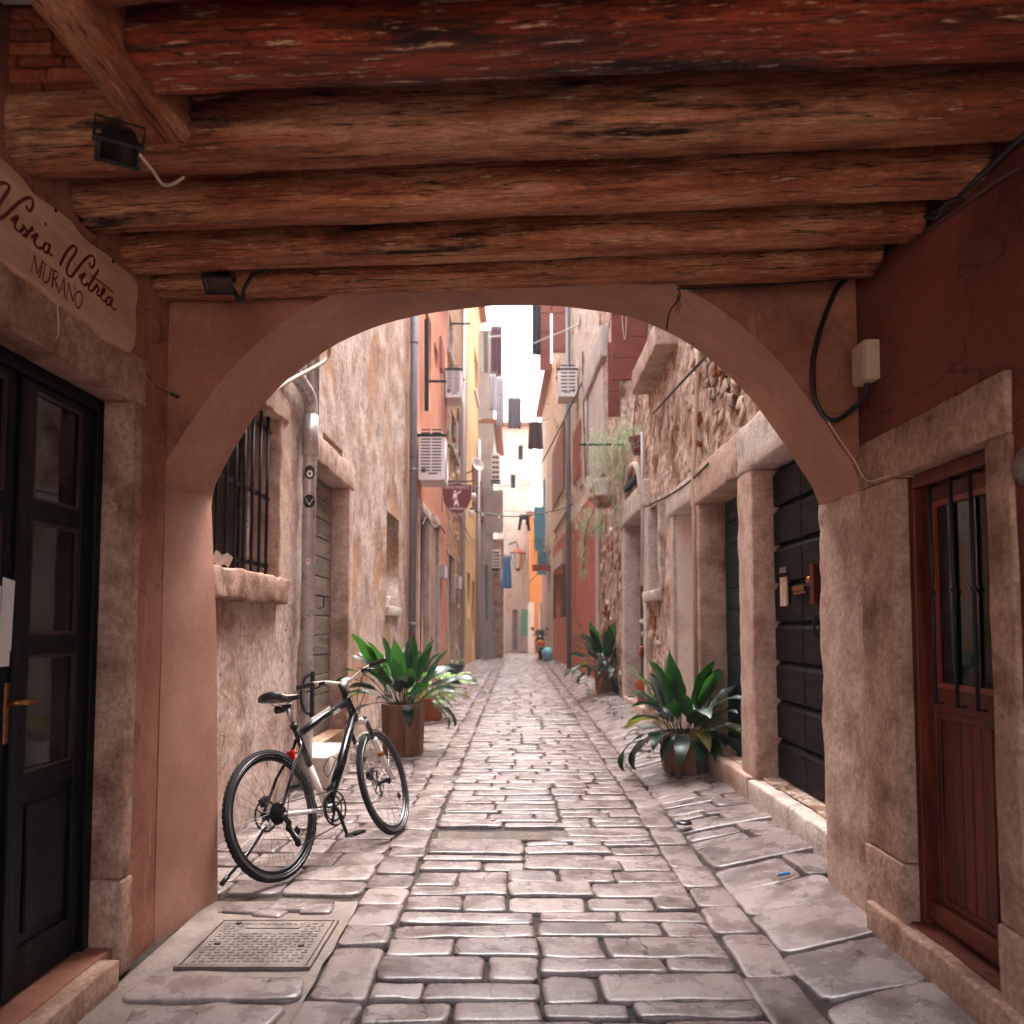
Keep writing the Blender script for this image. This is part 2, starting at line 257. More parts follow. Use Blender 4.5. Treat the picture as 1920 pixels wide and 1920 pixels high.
# ------------------------------------------------------------------ mesh helpers
class MB:
    def __init__(s): s.v, s.f = [], []
    def add(s, vs, fs):
        o = len(s.v); s.v += [Vector(v) for v in vs]; s.f += [tuple(i + o for i in f) for f in fs]; return s
    def hexa(s, c): return s.add(c, [(0, 3, 2, 1), (4, 5, 6, 7), (0, 1, 5, 4), (1, 2, 6, 5), (2, 3, 7, 6), (3, 0, 4, 7)])
    def box(s, x0, x1, y0, y1, z0, z1):
        return s.hexa([(x0, y0, z0), (x1, y0, z0), (x1, y1, z0), (x0, y1, z0), (x0, y0, z1), (x1, y0, z1), (x1, y1, z1), (x0, y1, z1)])
    def fbox(s, fr, u0, u1, n0, n1, z0, z1):
        return s.hexa([fr.p(u0, n0, z0), fr.p(u1, n0, z0), fr.p(u1, n1, z0), fr.p(u0, n1, z0), fr.p(u0, n0, z1), fr.p(u1, n0, z1), fr.p(u1, n1, z1), fr.p(u0, n1, z1)])
    def obox(s, c, a, b, d):
        c, a, b, d = Vector(c), Vector(a), Vector(b), Vector(d)
        return s.hexa([c - a - b - d, c + a - b - d, c + a + b - d, c - a + b - d, c - a - b + d, c + a - b + d, c + a + b + d, c - a + b + d])
    def bar(s, p, q, w, h=None, up=(0, 0, 1)):
        p, q = Vector(p), Vector(q); d = q - p; up = Vector(up)
        if abs(d.normalized().dot(up)) > .95: up = Vector((0, 1, 0))
        a = d.cross(up).normalized() * w / 2; b = a.cross(d).normalized() * (h or w) / 2
        return s.obox((p + q) / 2, d / 2, a, b)
    def tube(s, pts, r, n=8, cap=True, close=False):
        pts = [Vector(p) for p in pts]; k = len(pts); rs = r if isinstance(r, (list, tuple)) else [r] * k
        base = len(s.v); prev = None
        for i, p in enumerate(pts):
            if close: d = pts[(i + 1) % k] - pts[i - 1]
            else: d = pts[min(i + 1, k - 1)] - pts[max(i - 1, 0)]
            d.normalize()
            if prev is None:
                up = Vector((0, 0, 1)) if abs(d.z) < .9 else Vector((1, 0, 0)); a = d.cross(up).normalized()
            else: a = (prev - d * prev.dot(d)).normalized()
            prev = a; b = d.cross(a)
            for j in range(n):
                t = 2 * math.pi * j / n; s.v.append(p + (a * math.cos(t) + b * math.sin(t)) * rs[i])
        for i in range(k if close else k - 1):
            for j in range(n):
                i2 = (i + 1) % k
                s.f.append((base + i * n + j, base + i * n + (j + 1) % n, base + i2 * n + (j + 1) % n, base + i2 * n + j))
        if cap and not close:
            s.f.append(tuple(base + j for j in range(n))[::-1]); s.f.append(tuple(base + (k - 1) * n + j for j in range(n)))
        return s
    def lathe(s, c, prof, n=20, ax=(0, 0, 1)):
        """prof: (radius, height) along the axis from c."""
        c, ax = Vector(c), Vector(ax).normalized(); a = ax.orthogonal().normalized(); b = ax.cross(a); base = len(s.v)
        for r, h in prof:
            for j in range(n):
                t = 2 * math.pi * j / n; s.v.append(c + ax * h + (a * math.cos(t) + b * math.sin(t)) * max(r, 1e-4))
        for i in range(len(prof) - 1):
            for j in range(n):
                s.f.append((base + i * n + j, base + i * n + (j + 1) % n, base + (i + 1) * n + (j + 1) % n, base + (i + 1) * n + j))
        return s
    def ring(s, c, ax, R_, r, n=48, m=8, sx=1.0):
        c, ax = Vector(c), Vector(ax).normalized(); a = ax.orthogonal().normalized(); b = ax.cross(a); base = len(s.v)
        for i in range(n):
            t = 2 * math.pi * i / n; d = a * math.cos(t) + b * math.sin(t)
            for j in range(m):
                q = 2 * math.pi * j / m; s.v.append(c + d * (R_ + r * math.cos(q)) + ax * r * sx * math.sin(q))
        for i in range(n):
            for j in range(m):
                s.f.append((base + i * m + j, base + i * m + (j + 1) % m, base + ((i + 1) % n) * m + (j + 1) % m, base + ((i + 1) % n) * m + j))
        return s
    def prism(s, pts, d):
        d = Vector(d); pts = [Vector(p) for p in pts]; n = len(pts)
        return s.add(pts + [p + d for p in pts], [tuple(range(n))[::-1], tuple(range(n, 2 * n))] + [(i, (i + 1) % n, n + (i + 1) % n, n + i) for i in range(n)])
    def rbox(s, fr, u0, u1, n0, n1, z0, z1, r=.018, amp=.006, step=.09, fs=7.0, seed=0):
        """A dressed stone: rounded arrises, slightly uneven faces."""
        if fr is None: P = lambda u, n, z: Vector((u, n, z))
        else: P = fr.p
        lo, hi = (u0, n0, z0), (u1, n1, z1)
        r = min(r * .6, .4 * min(hi[i] - lo[i] for i in range(3)))
        def cuts(a, b):
            k = max(1, min(40, round((b - a - 2 * r) / step)))
            return [a, a + r * .4] + [a + r + (b - a - 2 * r) * i / k for i in range(k + 1)] + [b - r * .4, b]
        g = [cuts(lo[i], hi[i]) for i in range(3)]; idx = {}
        def vert(i, j, k):
            key = (i, j, k)
            if key not in idx:
                p = [g[0][i], g[1][j], g[2][k]]
                q = [min(max(p[t], lo[t] + r), hi[t] - r) for t in range(3)]
                d = Vector([p[t] - q[t] for t in range(3)])
                if d.length > 1e-9: d = d.normalized() * r
                w = Vector(q) + d; wv = Vector((w[0] * fs + seed, w[1] * fs, w[2] * fs))
                e = noise.noise_vector(wv) * amp * .7 + noise.noise_vector(wv * 3.1) * amp * .6
                idx[key] = len(s.v); s.v.append(P(w[0] + e[0], w[1] + e[1], w[2] + e[2]))
            return idx[key]
        A, B, D = len(g[0]) - 1, len(g[1]) - 1, len(g[2]) - 1
        for i in range(A):
            for j in range(B):
                for k in (0, D): s.f.append((vert(i, j, k), vert(i + 1, j, k), vert(i + 1, j + 1, k), vert(i, j + 1, k)))
        for i in range(A):
            for k in range(D):
                for j in (0, B): s.f.append((vert(i, j, k), vert(i + 1, j, k), vert(i + 1, j, k + 1), vert(i, j, k + 1)))
        for j in range(B):
            for k in range(D):
                for i in (0, A): s.f.append((vert(i, j, k), vert(i, j + 1, k), vert(i, j + 1, k + 1), vert(i, j, k + 1)))
        return s
    def xf(s, Mx): s.v = [Mx @ v for v in s.v]; return s
    def mesh(s, name, mt=None, smooth=False, rec=True):
        me = bpy.data.meshes.new(name); me.from_pydata([tuple(v) for v in s.v], [], s.f)
        if rec:
            bm = bmesh.new(); bm.from_mesh(me); bmesh.ops.recalc_face_normals(bm, faces=bm.faces); bm.to_mesh(me); bm.free()
        if smooth: me.polygons.foreach_set('use_smooth', [True] * len(me.polygons))
        if mt: me.materials.append(mt)
        me.update(); return me
    def build(s, name, mt, parent=None, smooth=False, bev=0, loc=None, local=False, rec=True):
        if loc is not None: s.v = [v - Vector(loc) for v in s.v]
        o = bpy.data.objects.new(name, s.mesh(name, mt, smooth, rec)); C.objects.link(o)
        if loc is not None: o.location = loc
        if parent is not None: hang(o, parent, local)
        if bev:
            b = o.modifiers.new('bevel', 'BEVEL'); b.width = bev; b.segments = 2; b.limit_method = 'ANGLE'
        return o
ROOTS = {}
def hang(o, parent, local=False):
    o.parent = parent
    if not local and parent.name in ROOTS: o.matrix_parent_inverse = ROOTS[parent.name].inverted()
def thing(name, label, cat, loc, rot=(0, 0, 0), group=None):
    o = bpy.data.objects.new(name, None); C.objects.link(o); o.empty_display_size = .1
    from mathutils import Euler
    o.location = loc; o.rotation_euler = rot
    ROOTS[o.name] = Matrix.Translation(Vector(loc)) @ Euler(rot).to_matrix().to_4x4()
    o['label'] = label; o['category'] = cat
    if group: o['group'] = group
    return o
def tag(o, label, cat, group=None):
    o['label'] = label; o['category'] = cat
    if group: o['group'] = group
    return o
def kind(o, k): o['kind'] = k; return o
def smooth_pts(pts, k=6):
    """Catmull-Rom through the points."""
    P = [Vector(p) for p in pts]; out = []
    for i in range(len(P) - 1):
        a, b, c, d = P[max(i - 1, 0)], P[i], P[i + 1], P[min(i + 2, len(P) - 1)]
        for j in range(k):
            t = j / k
            out.append(.5 * ((2 * b) + (c - a) * t + (2 * a - 5 * b + 4 * c - d) * t * t + (3 * b - a - 3 * c + d) * t ** 3))
    out.append(P[-1]); return out
def text(body, size, mt, parent, name='lettering', Mx=None, ext=.0008):
    cu = bpy.data.curves.new(name, 'FONT'); cu.body = body; cu.size = size; cu.extrude = ext; cu.align_x = 'CENTER'; cu.align_y = 'CENTER'
    cu.materials.append(mt); o = bpy.data.objects.new(name, cu); C.objects.link(o)
    me = bpy.data.meshes.new_from_object(o); bpy.data.objects.remove(o); o = bpy.data.objects.new(name, me); C.objects.link(o)
    o.parent = parent
    if Mx is not None: o.matrix_local = Mx
    return o

def facade(fr, u0, u1, z0, z1, ops, step=.25, amp=.0, fs=3.0, rev=.22, back=2.5, seed=0):
    """A wall front with real openings, their reveals, and the body of the house behind it. ops: (u0, u1, z0, z1[, reveal depth])."""
    mb = MB(); us, zs = {u0, u1}, {z0, z1}
    e_ = .016
    ops = [(o[0] - e_, o[1] + e_, o[2], o[3] + e_, *o[4:]) for o in ops]
    for o in ops: us |= {o[0], o[1]}; zs |= {o[2], o[3]}
    def fill(vals):
        vals = sorted(vals); out = [vals[0]]
        for a, b in zip(vals, vals[1:]):
            k = max(1, round((b - a) / step)); out += [a + (b - a) * i / k for i in range(1, k + 1)]
        return out
    us, zs = fill(us), fill(zs); idx = {}
    onb = lambda u, z: any(o[0] - 1e-6 <= u <= o[1] + 1e-6 and o[2] - 1e-6 <= z <= o[3] + 1e-6 for o in ops)
    def vert(i, k):
        if (i, k) not in idx:
            u, z = us[i], zs[k]; n = 0
            if amp and not onb(u, z):
                q = Vector((u * fs + seed, z * fs, 1.7)); n = amp * (noise.noise(q) + .6 * noise.noise(q * 2.3) + .35 * noise.noise(q * 5.1))
            idx[i, k] = len(mb.v); mb.v.append(fr.p(u, n, z))
        return idx[i, k]
    for i in range(len(us) - 1):
        for k in range(len(zs) - 1):
            um, zm = (us[i] + us[i + 1]) / 2, (zs[k] + zs[k + 1]) / 2
            if any(o[0] < um < o[1] and o[2] < zm < o[3] for o in ops): continue
            mb.f.append((vert(i, k), vert(i + 1, k), vert(i + 1, k + 1), vert(i, k + 1)))
    for o in ops:
        a, b, c, d = o[:4]; r = o[4] if len(o) > 4 else rev; f = fr.p
        q = [f(a, 0, c), f(b, 0, c), f(b, 0, d), f(a, 0, d), f(a, -r, c), f(b, -r, c), f(b, -r, d), f(a, -r, d)]
        mb.add(q, [(0, 1, 5, 4), (1, 2, 6, 5), (2, 3, 7, 6), (3, 0, 4, 7), (4, 5, 6, 7)])
    f = fr.p; b = -back
    mb.add([f(u0, 0, z0), f(u0, b, z0), f(u0, b, z1), f(u0, 0, z1), f(u1, 0, z0), f(u1, b, z0), f(u1, b, z1), f(u1, 0, z1)],
           [(0, 1, 2, 3), (4, 5, 6, 7), (3, 2, 6, 7), (1, 2, 6, 5)])
    return mb
def planks_h(parent, fr, u0, u1, z0, z1, n, count, mt, th=.03, gap=.008, name='plank', bevl=.006):
    h = (z1 - z0) / count
    for i in range(count):
        e = random.uniform(-.003, .003)
        MB().fbox(fr, u0 + .004, u1 - .004, n, n + th + e, z0 + i * h + gap / 2, z0 + (i + 1) * h - gap / 2).build(name, mt, parent, bev=bevl)
def planks_v(parent, fr, u0, u1, z0, z1, n, count, mt, th=.025, gap=.006, name='plank', bevl=.004):
    w = (u1 - u0) / count
    for i in range(count):
        MB().fbox(fr, u0 + i * w + gap / 2, u0 + (i + 1) * w - gap / 2, n, n + th + random.uniform(-.002, .002), z0, z1).build(name, mt, parent, bev=bevl)
# ------------------------------------------------------------------ the street: dirt bed, every paving stone, kerb rows, side strips
def bed():
    mb = MB(); xs = [-60, -20, -6, -3] + [-2.2 + .2 * i for i in range(22)] + [3, 6, 20, 60]; ys = [-60, -20, -6] + [-3 + .3 * i for i in range(150)] + [46, 52, 70, 120]
    for y in ys:
        for x in xs: mb.v.append(Vector((x, y, ground(x, y) - .024 + .009 * noise.noise(Vector((x * 6, y * 6, 0))) if abs(x) < 2.3 else -.03)))
    n = len(xs)
    for i in range(len(ys) - 1):
        for j in range(n - 1): mb.f.append((i * n + j, i * n + j + 1, (i + 1) * n + j + 1, (i + 1) * n + j))
    return mb
street = bed().build('street', M['joint'], smooth=True); kind(street, 'structure')
street['label'] = 'narrow street of worn pale limestone paving running into the distance'

bounce_sheet = MB().box(-20, 20, -40, -3.02, -.2, .002).build('bounce_paving', M['stone_pale']); kind(bounce_sheet, 'structure'); bounce_sheet['label'] = 'unseen pale ground added behind the passage to bounce light onto the beams'  # unseen sheet behind the camera, added to throw light up at the beams
def stone_poly(hx, hy, rnd, wob, step=.07):
    """Outline of a worn stone about its centre: rounded corners, uneven edges."""
    pts = []; rr = [min(rnd * random.uniform(.5, 1.7), .45 * min(hx, hy)) for _ in range(4)]
    sx, sy = random.uniform(-.05, .05) * hy, random.uniform(-.05, .05) * hx; s0 = random.random() * 99
    for q, (cx, cy, a0) in enumerate(((hx, hy, 0), (-hx, hy, 90), (-hx, -hy, 180), (hx, -hy, 270))):
        r = rr[q]; x, y = cx - math.copysign(r, cx), cy - math.copysign(r, cy)
        for k in range(4):
            t = R(a0 + 30 * k); pts.append((x + r * math.cos(t), y + r * math.sin(t)))
        nx, ny = ((-hx + rr[1], hy), (-hx, -hy + rr[2]), (hx - rr[3], -hy), (hx, hy - rr[0]))[q]
        a = pts[-1]; L = math.hypot(nx - a[0], ny - a[1]); m = int(L / step)
        for k in range(1, m): pts.append((a[0] + (nx - a[0]) * k / m, a[1] + (ny - a[1]) * k / m))
    out = []
    for x, y in pts:
        w = wob * noise.noise(Vector((x * 7 + s0, y * 7, s0))) + wob * .5 * noise.noise(Vector((x * 19 + s0, y * 19, s0)))
        L = math.hypot(x, y) or 1; f = 1 + w / L
        out.append((x * f + sx * y / max(hy, .01), y * f + sy * x / max(hx, .01) * .6))
    return out
def stone_mesh(mb, cx, cy, hx, hy, rnd=.03, wob=.009, step=.07, lift=0.0, world=False, rot=0.0):
    pl = stone_poly(hx, hy, rnd, wob, step); n = len(pl); m = min(hx, hy); s0 = random.random() * 50
    tx, ty = random.uniform(-.012, .012), random.uniform(-.018, .018); h0 = random.uniform(-.003, .006) + lift; dome = random.uniform(-.002, .004); wv = random.uniform(.003, .010)
    soft = random.uniform(.8, 1.5)
    rings = [(0.0, -.06), (0.0, -.009), (.0022 * soft, -.0038), (.006 * soft, -.0008), (min(.022 * soft, .3 * m), .0), (.55 * m, dome)]
    c, s = math.cos(rot), math.sin(rot); base = len(mb.v); ox, oy = (cx, cy) if world else (0, 0)
    g0 = ground(cx, cy); gx, gy = (ground(cx + .1, cy) - ground(cx - .1, cy)) / .2, (ground(cx, cy + .1) - ground(cx, cy - .1)) / .2
    def put(x, y, z):
        X, Y = x * c - y * s, x * s + y * c
        g = g0 + gx * X + gy * Y; zz = z
        if z > -.05: zz += tx * x + ty * y + wv * noise.noise(Vector((x * 5 + s0, y * 5, s0))) * (1 if z > -.002 else .3)
        mb.v.append(Vector((ox + X, oy + Y, g + zz + h0)))
    for ins, z in rings:
        for x, y in pl:
            L = math.hypot(x, y) or 1; kx = max(0, 1 - ins / max(abs(hx), 1e-3)); ky = max(0, 1 - ins / max(abs(hy), 1e-3)); put(x * kx, y * ky, z)
    put(0, 0, dome + .001)
    for i in range(len(rings) - 1):
        for j in range(n): mb.f.append((base + i * n + j, base + i * n + (j + 1) % n, base + (i + 1) * n + (j + 1) % n, base + (i + 1) * n + j))
    L = base + (len(rings) - 1) * n
    for j in range(n): mb.f.append((L + j, L + (j + 1) % n, base + len(rings) * n))
far_mb = MB(); n_single = [0]
def put_stone(cx, cy, hx, hy, near, name='paving_stone', **k):
    if near and n_single[0] < 296:
        mb = MB(); stone_mesh(mb, cx, cy, hx, hy, **k); o = mb.build(name, M['pave'], None, smooth=True, rec=False)
        o.location = (cx, cy, 0); o.parent = street; n_single[0] += 1
    else: stone_mesh(far_mb, cx, cy, hx, hy, world=True, step=.12, **k)
def split(a, b, lo, hi):
    out, x = [a], a
    while True:
        w = random.uniform(lo, hi)
        if b - x - w < lo * .8: break
        x += w; out.append(x)
    return out + [b]
NEAR0, NEAR1 = 2.35, 9.0
# carriageway: rows across, here and there broken into bands whose rows do not line up
def rows(a0, b0, y0, y1):
    hs, y = [], y0
    while y < y1 - .08:
        h = random.uniform(.14, .25) if random.random() < .85 else random.uniform(.10, .14)
        if y1 - y - h < .11: h = y1 - y
        hs.append((y, h)); y += h
    for y, h in hs:
        cuts = split(a0, b0, .19, .62); sk = random.uniform(-.015, .015)
        for a, b in zip(cuts, cuts[1:]):
            if 5.28 < y + h / 2 < 5.56 and b < .40: continue            # the row that was filled with cement
            g = random.uniform(.004, .010); near = NEAR0 < y < NEAR1
            if random.random() < .14 and h > .19 and b - a > .3:          # two small stones instead of one
                m_ = a + (b - a) * random.uniform(.35, .65)
                for p_, q_ in ((a, m_), (m_, b)): put_stone((p_ + q_) / 2, y + h / 2 + random.uniform(-.01, .01), (q_ - p_) / 2 - g, h / 2 - g - random.uniform(0, .025), near, rnd=.03, wob=.012)
                continue
            put_stone((a + b) / 2, y + h / 2 + sk * (a + b) + random.uniform(-.007, .007), (b - a) / 2 - g, h / 2 - g - random.choice((0, 0, .004, .010)), near, rnd=random.uniform(.010, .032), wob=random.uniform(.009, .018), lift=random.uniform(-.006, .004))
y = -3.0
while y < 44:
    L = random.uniform(.45, 1.1)
    if 5.28 - L < y < 5.28: L = 5.28 - y
    bands = [-.552, .872] if random.random() < .45 else [-.552, random.uniform(-.15, .5), .872]
    for a, b in zip(bands, bands[1:]): rows(a, b, y, y + L)
    y += L
M['cast_cement'] = mat('gravelly_cement', ['#3d342f', '#574b44', '#6e6159'], ns=12, rough=.8, bump=.9, bs=60, bd=.015, fine=.4)
cpm = MB(); stone_mesh(cpm, -.08, 5.42, .46, .115, rnd=.06, wob=.035, lift=-.010, world=True); cpm.build('cement_patch', M['cast_cement'], street, smooth=True, rec=False)
# kerb rows, lengthwise stones
for x0, x1, rot in ((-.785, -.56, .0), (.88, 1.075, .0)):
    y = -3.0
    while y < 44:
        L = random.uniform(.22, .52); g = random.uniform(.004, .010)
        put_stone((x0 + x1) / 2 + random.uniform(-.018, .018), y + L / 2, (x1 - x0) / 2 - g + random.uniform(.0, .012), L / 2 - g, NEAR0 < y < NEAR1, name='kerb_stone', rnd=.03, wob=.008, lift=.004)
        y += L
# side strips, irregular slabs
def strip(xa, xb, near_big, skip=None):
    y = -3.0
    while y < 44:
        h = random.uniform(.30, .48) if near_big(y) else random.uniform(.16, .30)
        a0, b0 = xa(y + h / 2), xb(y + h / 2)
        cuts = [a0, b0] if near_big(y) and random.random() < .7 else split(a0, b0, .2, .5)
        for a, b in zip(cuts, cuts[1:]):
            cx, cy = (a + b) / 2, y + h / 2
            if skip and skip(cx, cy, (b - a) / 2, h / 2): continue
            g = random.uniform(.003, .010)
            put_stone(cx, cy, (b - a) / 2 - g, h / 2 - g, NEAR0 < y < 8.2, rnd=random.uniform(.02, .05), wob=random.uniform(.012, .022), lift=random.uniform(-.008, .003), rot=random.uniform(-.06, .06))
        y += h
def left_edge(y): return -1.5 if y < 4.2 else -1.86
def right_edge(y): return 1.52 if y < 3.3 else (1.56 if y < 4.2 else 1.72)
strip(left_edge, lambda y: -.79, lambda y: y < 3.0, skip=lambda x, y, hx, hy: 2.45 < y + hy and y - hy < 4.15)
strip(lambda y: 1.085, right_edge, lambda y: y < 4.7)
kind(far_mb.build('far_paving_stone', M['pave'], street, smooth=True, rec=False), 'stuff')
# cement apron round the manhole cover
ap = MB()
for i in range(9):
    for j in range(13): ap.v.append(Vector((-1.52 + .742 * i / 8 + (.02 * noise.noise(Vector((j * .8, 1, 1))) if i == 8 else 0), 2.3 + 1.83 * j / 12, -.006 + .006 * noise.noise(Vector((i * .9, j * .9, 2))))))
for i in range(8):
    for j in range(12):
        u, w = -1.52 + .73 * (i + .5) / 8, 3.06 + 1.09 * (j + .5) / 12
        ap.f.append((i * 13 + j, (i + 1) * 13 + j, (i + 1) * 13 + j + 1, i * 13 + j + 1))
ap.build('cement_apron', M['cement'], street, smooth=True)
for cx_, cy_, hx_, hy_ in ((-1.12, 3.13, .32, .10), (-1.08, 2.90, .26, .085), (-1.30, 2.66, .20, .11), (-.98, 2.68, .17, .12), (-1.15, 2.42, .3, .1)):
    put_stone(cx_, cy_, hx_, hy_, True, rnd=.05, wob=.02, lift=.010)
for _ in range(7):                                                    # flat stones let into the apron near the wall
    put_stone(random.uniform(-1.4, -.95), random.uniform(3.9, 4.12), random.uniform(.07, .14), random.uniform(.04, .07), True, rnd=.04, wob=.015, lift=.006, rot=random.uniform(-.2, .2))

mx0, mx1, my0, my1 = -1.35, -.83, 3.32, 3.83
mc = thing('manhole_cover', 'square cast iron manhole cover with a checker pattern set in grey cement', 'manhole cover', ((mx0 + mx1) / 2, (my0 + my1) / 2, 0))
MB().box(mx0 + .012, mx1 - .012, my0 + .012, my1 - .012, -.03, .009).build('lid', M['cast'], mc)
fr_ = MB()
for a in ((mx0 - .01, mx1 + .01, my0 - .01, my0 + .006), (mx0 - .01, mx1 + .01, my1 - .006, my1 + .01), (mx0 - .01, mx0 + .006, my0 + .006, my1 - .006), (mx1 - .006, mx1 + .01, my0 + .006, my1 - .006)):
    fr_.box(*a, -.03, .0105)
fr_.build('rim', M['cast'], mc)
st = MB(); K = 15
for i in range(K):
    for j in range(K):
        if 11 <= j <= 12 and 3 <= i <= 11: continue
        x, yy = mx0 + .035 + (mx1 - mx0 - .07) * (i + .5) / K, my0 + .035 + (my1 - my0 - .07) * (j + .5) / K
        a, b = (.0125, .006) if (i + j) % 2 else (.006, .0125)
        st.box(x - a, x + a, yy - b, yy + b, .008, .0118)
st.build('tread', M['cast'], mc)
MB().box(mx0 + .14, mx1 - .14, my0 + .4, my0 + .43, .008, .013).build('name_bar', M['cast'], mc)
for q in ((mx0 + .09, my1 - .05), (mx0 + .08, my0 + .22), (mx1 - .08, my0 + .2)):
    MB().lathe((*q, .009), [(0, .008), (.012, .008), (.013, 0)], 10).build('lift_hole', M['vent'], mc, smooth=False)
c_ = at_z(1283, 1540, .06); cp = MB().lathe((c_.x, c_.y, .045), [(0, .018), (.042, .017), (.05, .012), (.052, 0)], 20)
tag(cp.build('valve_cap', M['steel'], smooth=True, loc=(c_.x, c_.y, .045)), 'small round dark metal valve cap sunk in the right paving', 'valve cap')
c_ = at_z(1470, 1634, .09); lt = MB().bar((c_.x - .035, c_.y - .012, ground(c_.x, c_.y) + .016), (c_.x + .035, c_.y + .012, ground(c_.x, c_.y) + .018), .012)
tag(lt.build('pen_cap', M['bluep'], bev=.003, loc=c_), 'small blue plastic stick lying on the paving by the right wall', 'litter')

# ------------------------------------------------------------------ the vaulted passage the camera stands in
house = thing('passage_house', 'terracotta house bridging the street with an arch and beamed ceiling', 'building', (0, 3.63, 0))
Y0, Y1 = 3.63, 4.15                                                     # near and far face of the arch wall
far_px = [(397, 950), (402, 915), (420, 876), (446, 830), (480, 778), (520, 730), (565, 690), (615, 655), (680, 622), (745, 600), (820, 585), (900, 576), (970, 573), (1040, 574),
          (1110, 581), (1180, 594), (1250, 621), (1315, 661), (1370, 708), (1420, 762), (1460, 818), (1495, 872), (1522, 912), (1538, 950)]
prof = [at_y(px, py, Y1) for px, py in far_px]; prof = [(q.x, q.z) for q in prof]
prof = [(p.x + .007 * noise.noise(Vector((p.x * 4, p.y * 4, 1))), p.y + .007 * noise.noise(Vector((p.x * 4, p.y * 4, 7)))) for p in smooth_pts([(x, z, 0) for x, z in prof], 3)]
ZT = 3.35; XL, XR = -2.3, 2.3
zl, zr = prof[0][1], prof[-1][1]
low_l = -1.49                                                           # the left pier leans out a little at its foot
path = [(low_l, -.05), (-1.505, .6), (-1.525, 1.3)] + prof
aw = MB(); n = len(path)
top = [(x, ZT) if i else (XL, ZT) for i, (x, z) in enumerate(path)]
for yy in (Y0, Y1):
    b = len(aw.v)
    for i, (x, z) in enumerate(path): aw.v.append(Vector((x + (min(0, -1.578 - x) if i < 4 else -.05 * max(0, 1 - (i - 3) / 14)) * (yy == Y0), yy, z)))
    for i, (x, z) in enumerate(path): aw.v.append(Vector((XL if i < 4 else x, yy, z if i < 4 else ZT)))
    aw.v.append(Vector((XL, yy, ZT))); aw.v.append(Vector((XR, yy, ZT))); aw.v.append(Vector((XR, yy, prof[-1][1]))) 
    for i in range(n - 1):
        if i == 3: aw.f.append((b + 3, b + 4, b + n + 4, b + 2 * n, b + n + 3))
        else: aw.f.append((b + i, b + i + 1, b + n + i + 1, b + n + i))
    aw.f.append((b + n - 1, b + 2 * n + 2, b + 2 * n + 1, b + 2 * n - 1))
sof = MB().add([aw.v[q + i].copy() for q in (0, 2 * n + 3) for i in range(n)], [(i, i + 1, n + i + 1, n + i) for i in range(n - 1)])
sof.build('arch_soffit', M['terra_lit'], house, smooth=True)
aw.build('arch_wall', M['terra'], house)
RW = Side(1.54, 0, 1.54, 1, -1); LW = Side(-1.58, 0, -1.58, 1, 1)
# right pier of the arch is bare stone below the spring
zs = prof[-1][1]
MB().rbox(None, 1.535, 2.2, Y0 - .015, Y1 - .01, -.05, zs, r=.02, amp=.012, step=.06, fs=6).build('stone_pier', M['stone'], house, smooth=True)
# left passage wall with its door opening; right passage wall
BK = -0.3
DL0, DL1, DLZ = 2.24, 3.27, LW.at(150, 700)[1]
facade(LW, BK, 3.628, -.05, 3.4, [(DL0, DL1, .10, DLZ, .17)], step=.3, amp=.006, back=1.2).build('left_wall', M['terra'], house)
DR0, DR1 = 2.63, 3.27
zt_r = RW.at(1690, 893)[1]
facade(RW, BK, 3.628, -.05, 3.4, [(DR0, DR1, .20, zt_r, .16)], step=.3, amp=.005, back=1.2).build('right_wall', M['terra_dark'], house)

# stone surround of the left door
rb = lambda fr, *a, m='stone_brown', nm='stone_jamb', **k: MB().rbox(fr, *a, **k).build(nm, M[m], house, smooth=True)
rb(LW, DL1, DL1 + .085, -.16, .022, .36, DLZ, r=.012, amp=.006)
rb(LW, DL1 - .003, DL1 + .10, -.16, .03, -.02, .355, r=.02, amp=.014, nm='stone_plinth')
rb(LW, DL0 - .1, DL0, -.16, .022, .0, DLZ, r=.012)
rb(LW, DL0 - .35, DL1 + .10, -.15, .025, DLZ + .002, DLZ + .20, r=.015, amp=.006, nm='stone_lintel')
rb(LW, DL0 - .3, 3.17, -.16, .075, -.02, .095, r=.012, amp=.003, nm='door_step', step=.12)
# stone surround of the right door
rb(RW, DR1, 3.60, -.14, .02, .42, zt_r, r=.014, amp=.007)
rb(RW, DR1 - .002, 3.61, -.14, .028, -.02, .415, r=.014, amp=.008, nm='stone_plinth')
rb(RW, DR0 - .13, DR0, -.14, .02, .42, zt_r, r=.014, amp=.007)
rb(RW, DR0 - .14, DR0 + .002, -.14, .03, -.02, .415, r=.014, amp=.008, nm='stone_plinth')
rb(RW, DR0 - .125, 3.60, -.14, .022, zt_r + .002, zt_r + .2, r=.012, amp=.006, nm='stone_lintel')
rb(RW, 2.1, 3.55, -.16, .055, -.02, .19, r=.02, amp=.010, nm='door_step', step=.1)

M['bead'] = flat('dark_red_bead', '#2e130d', .5)
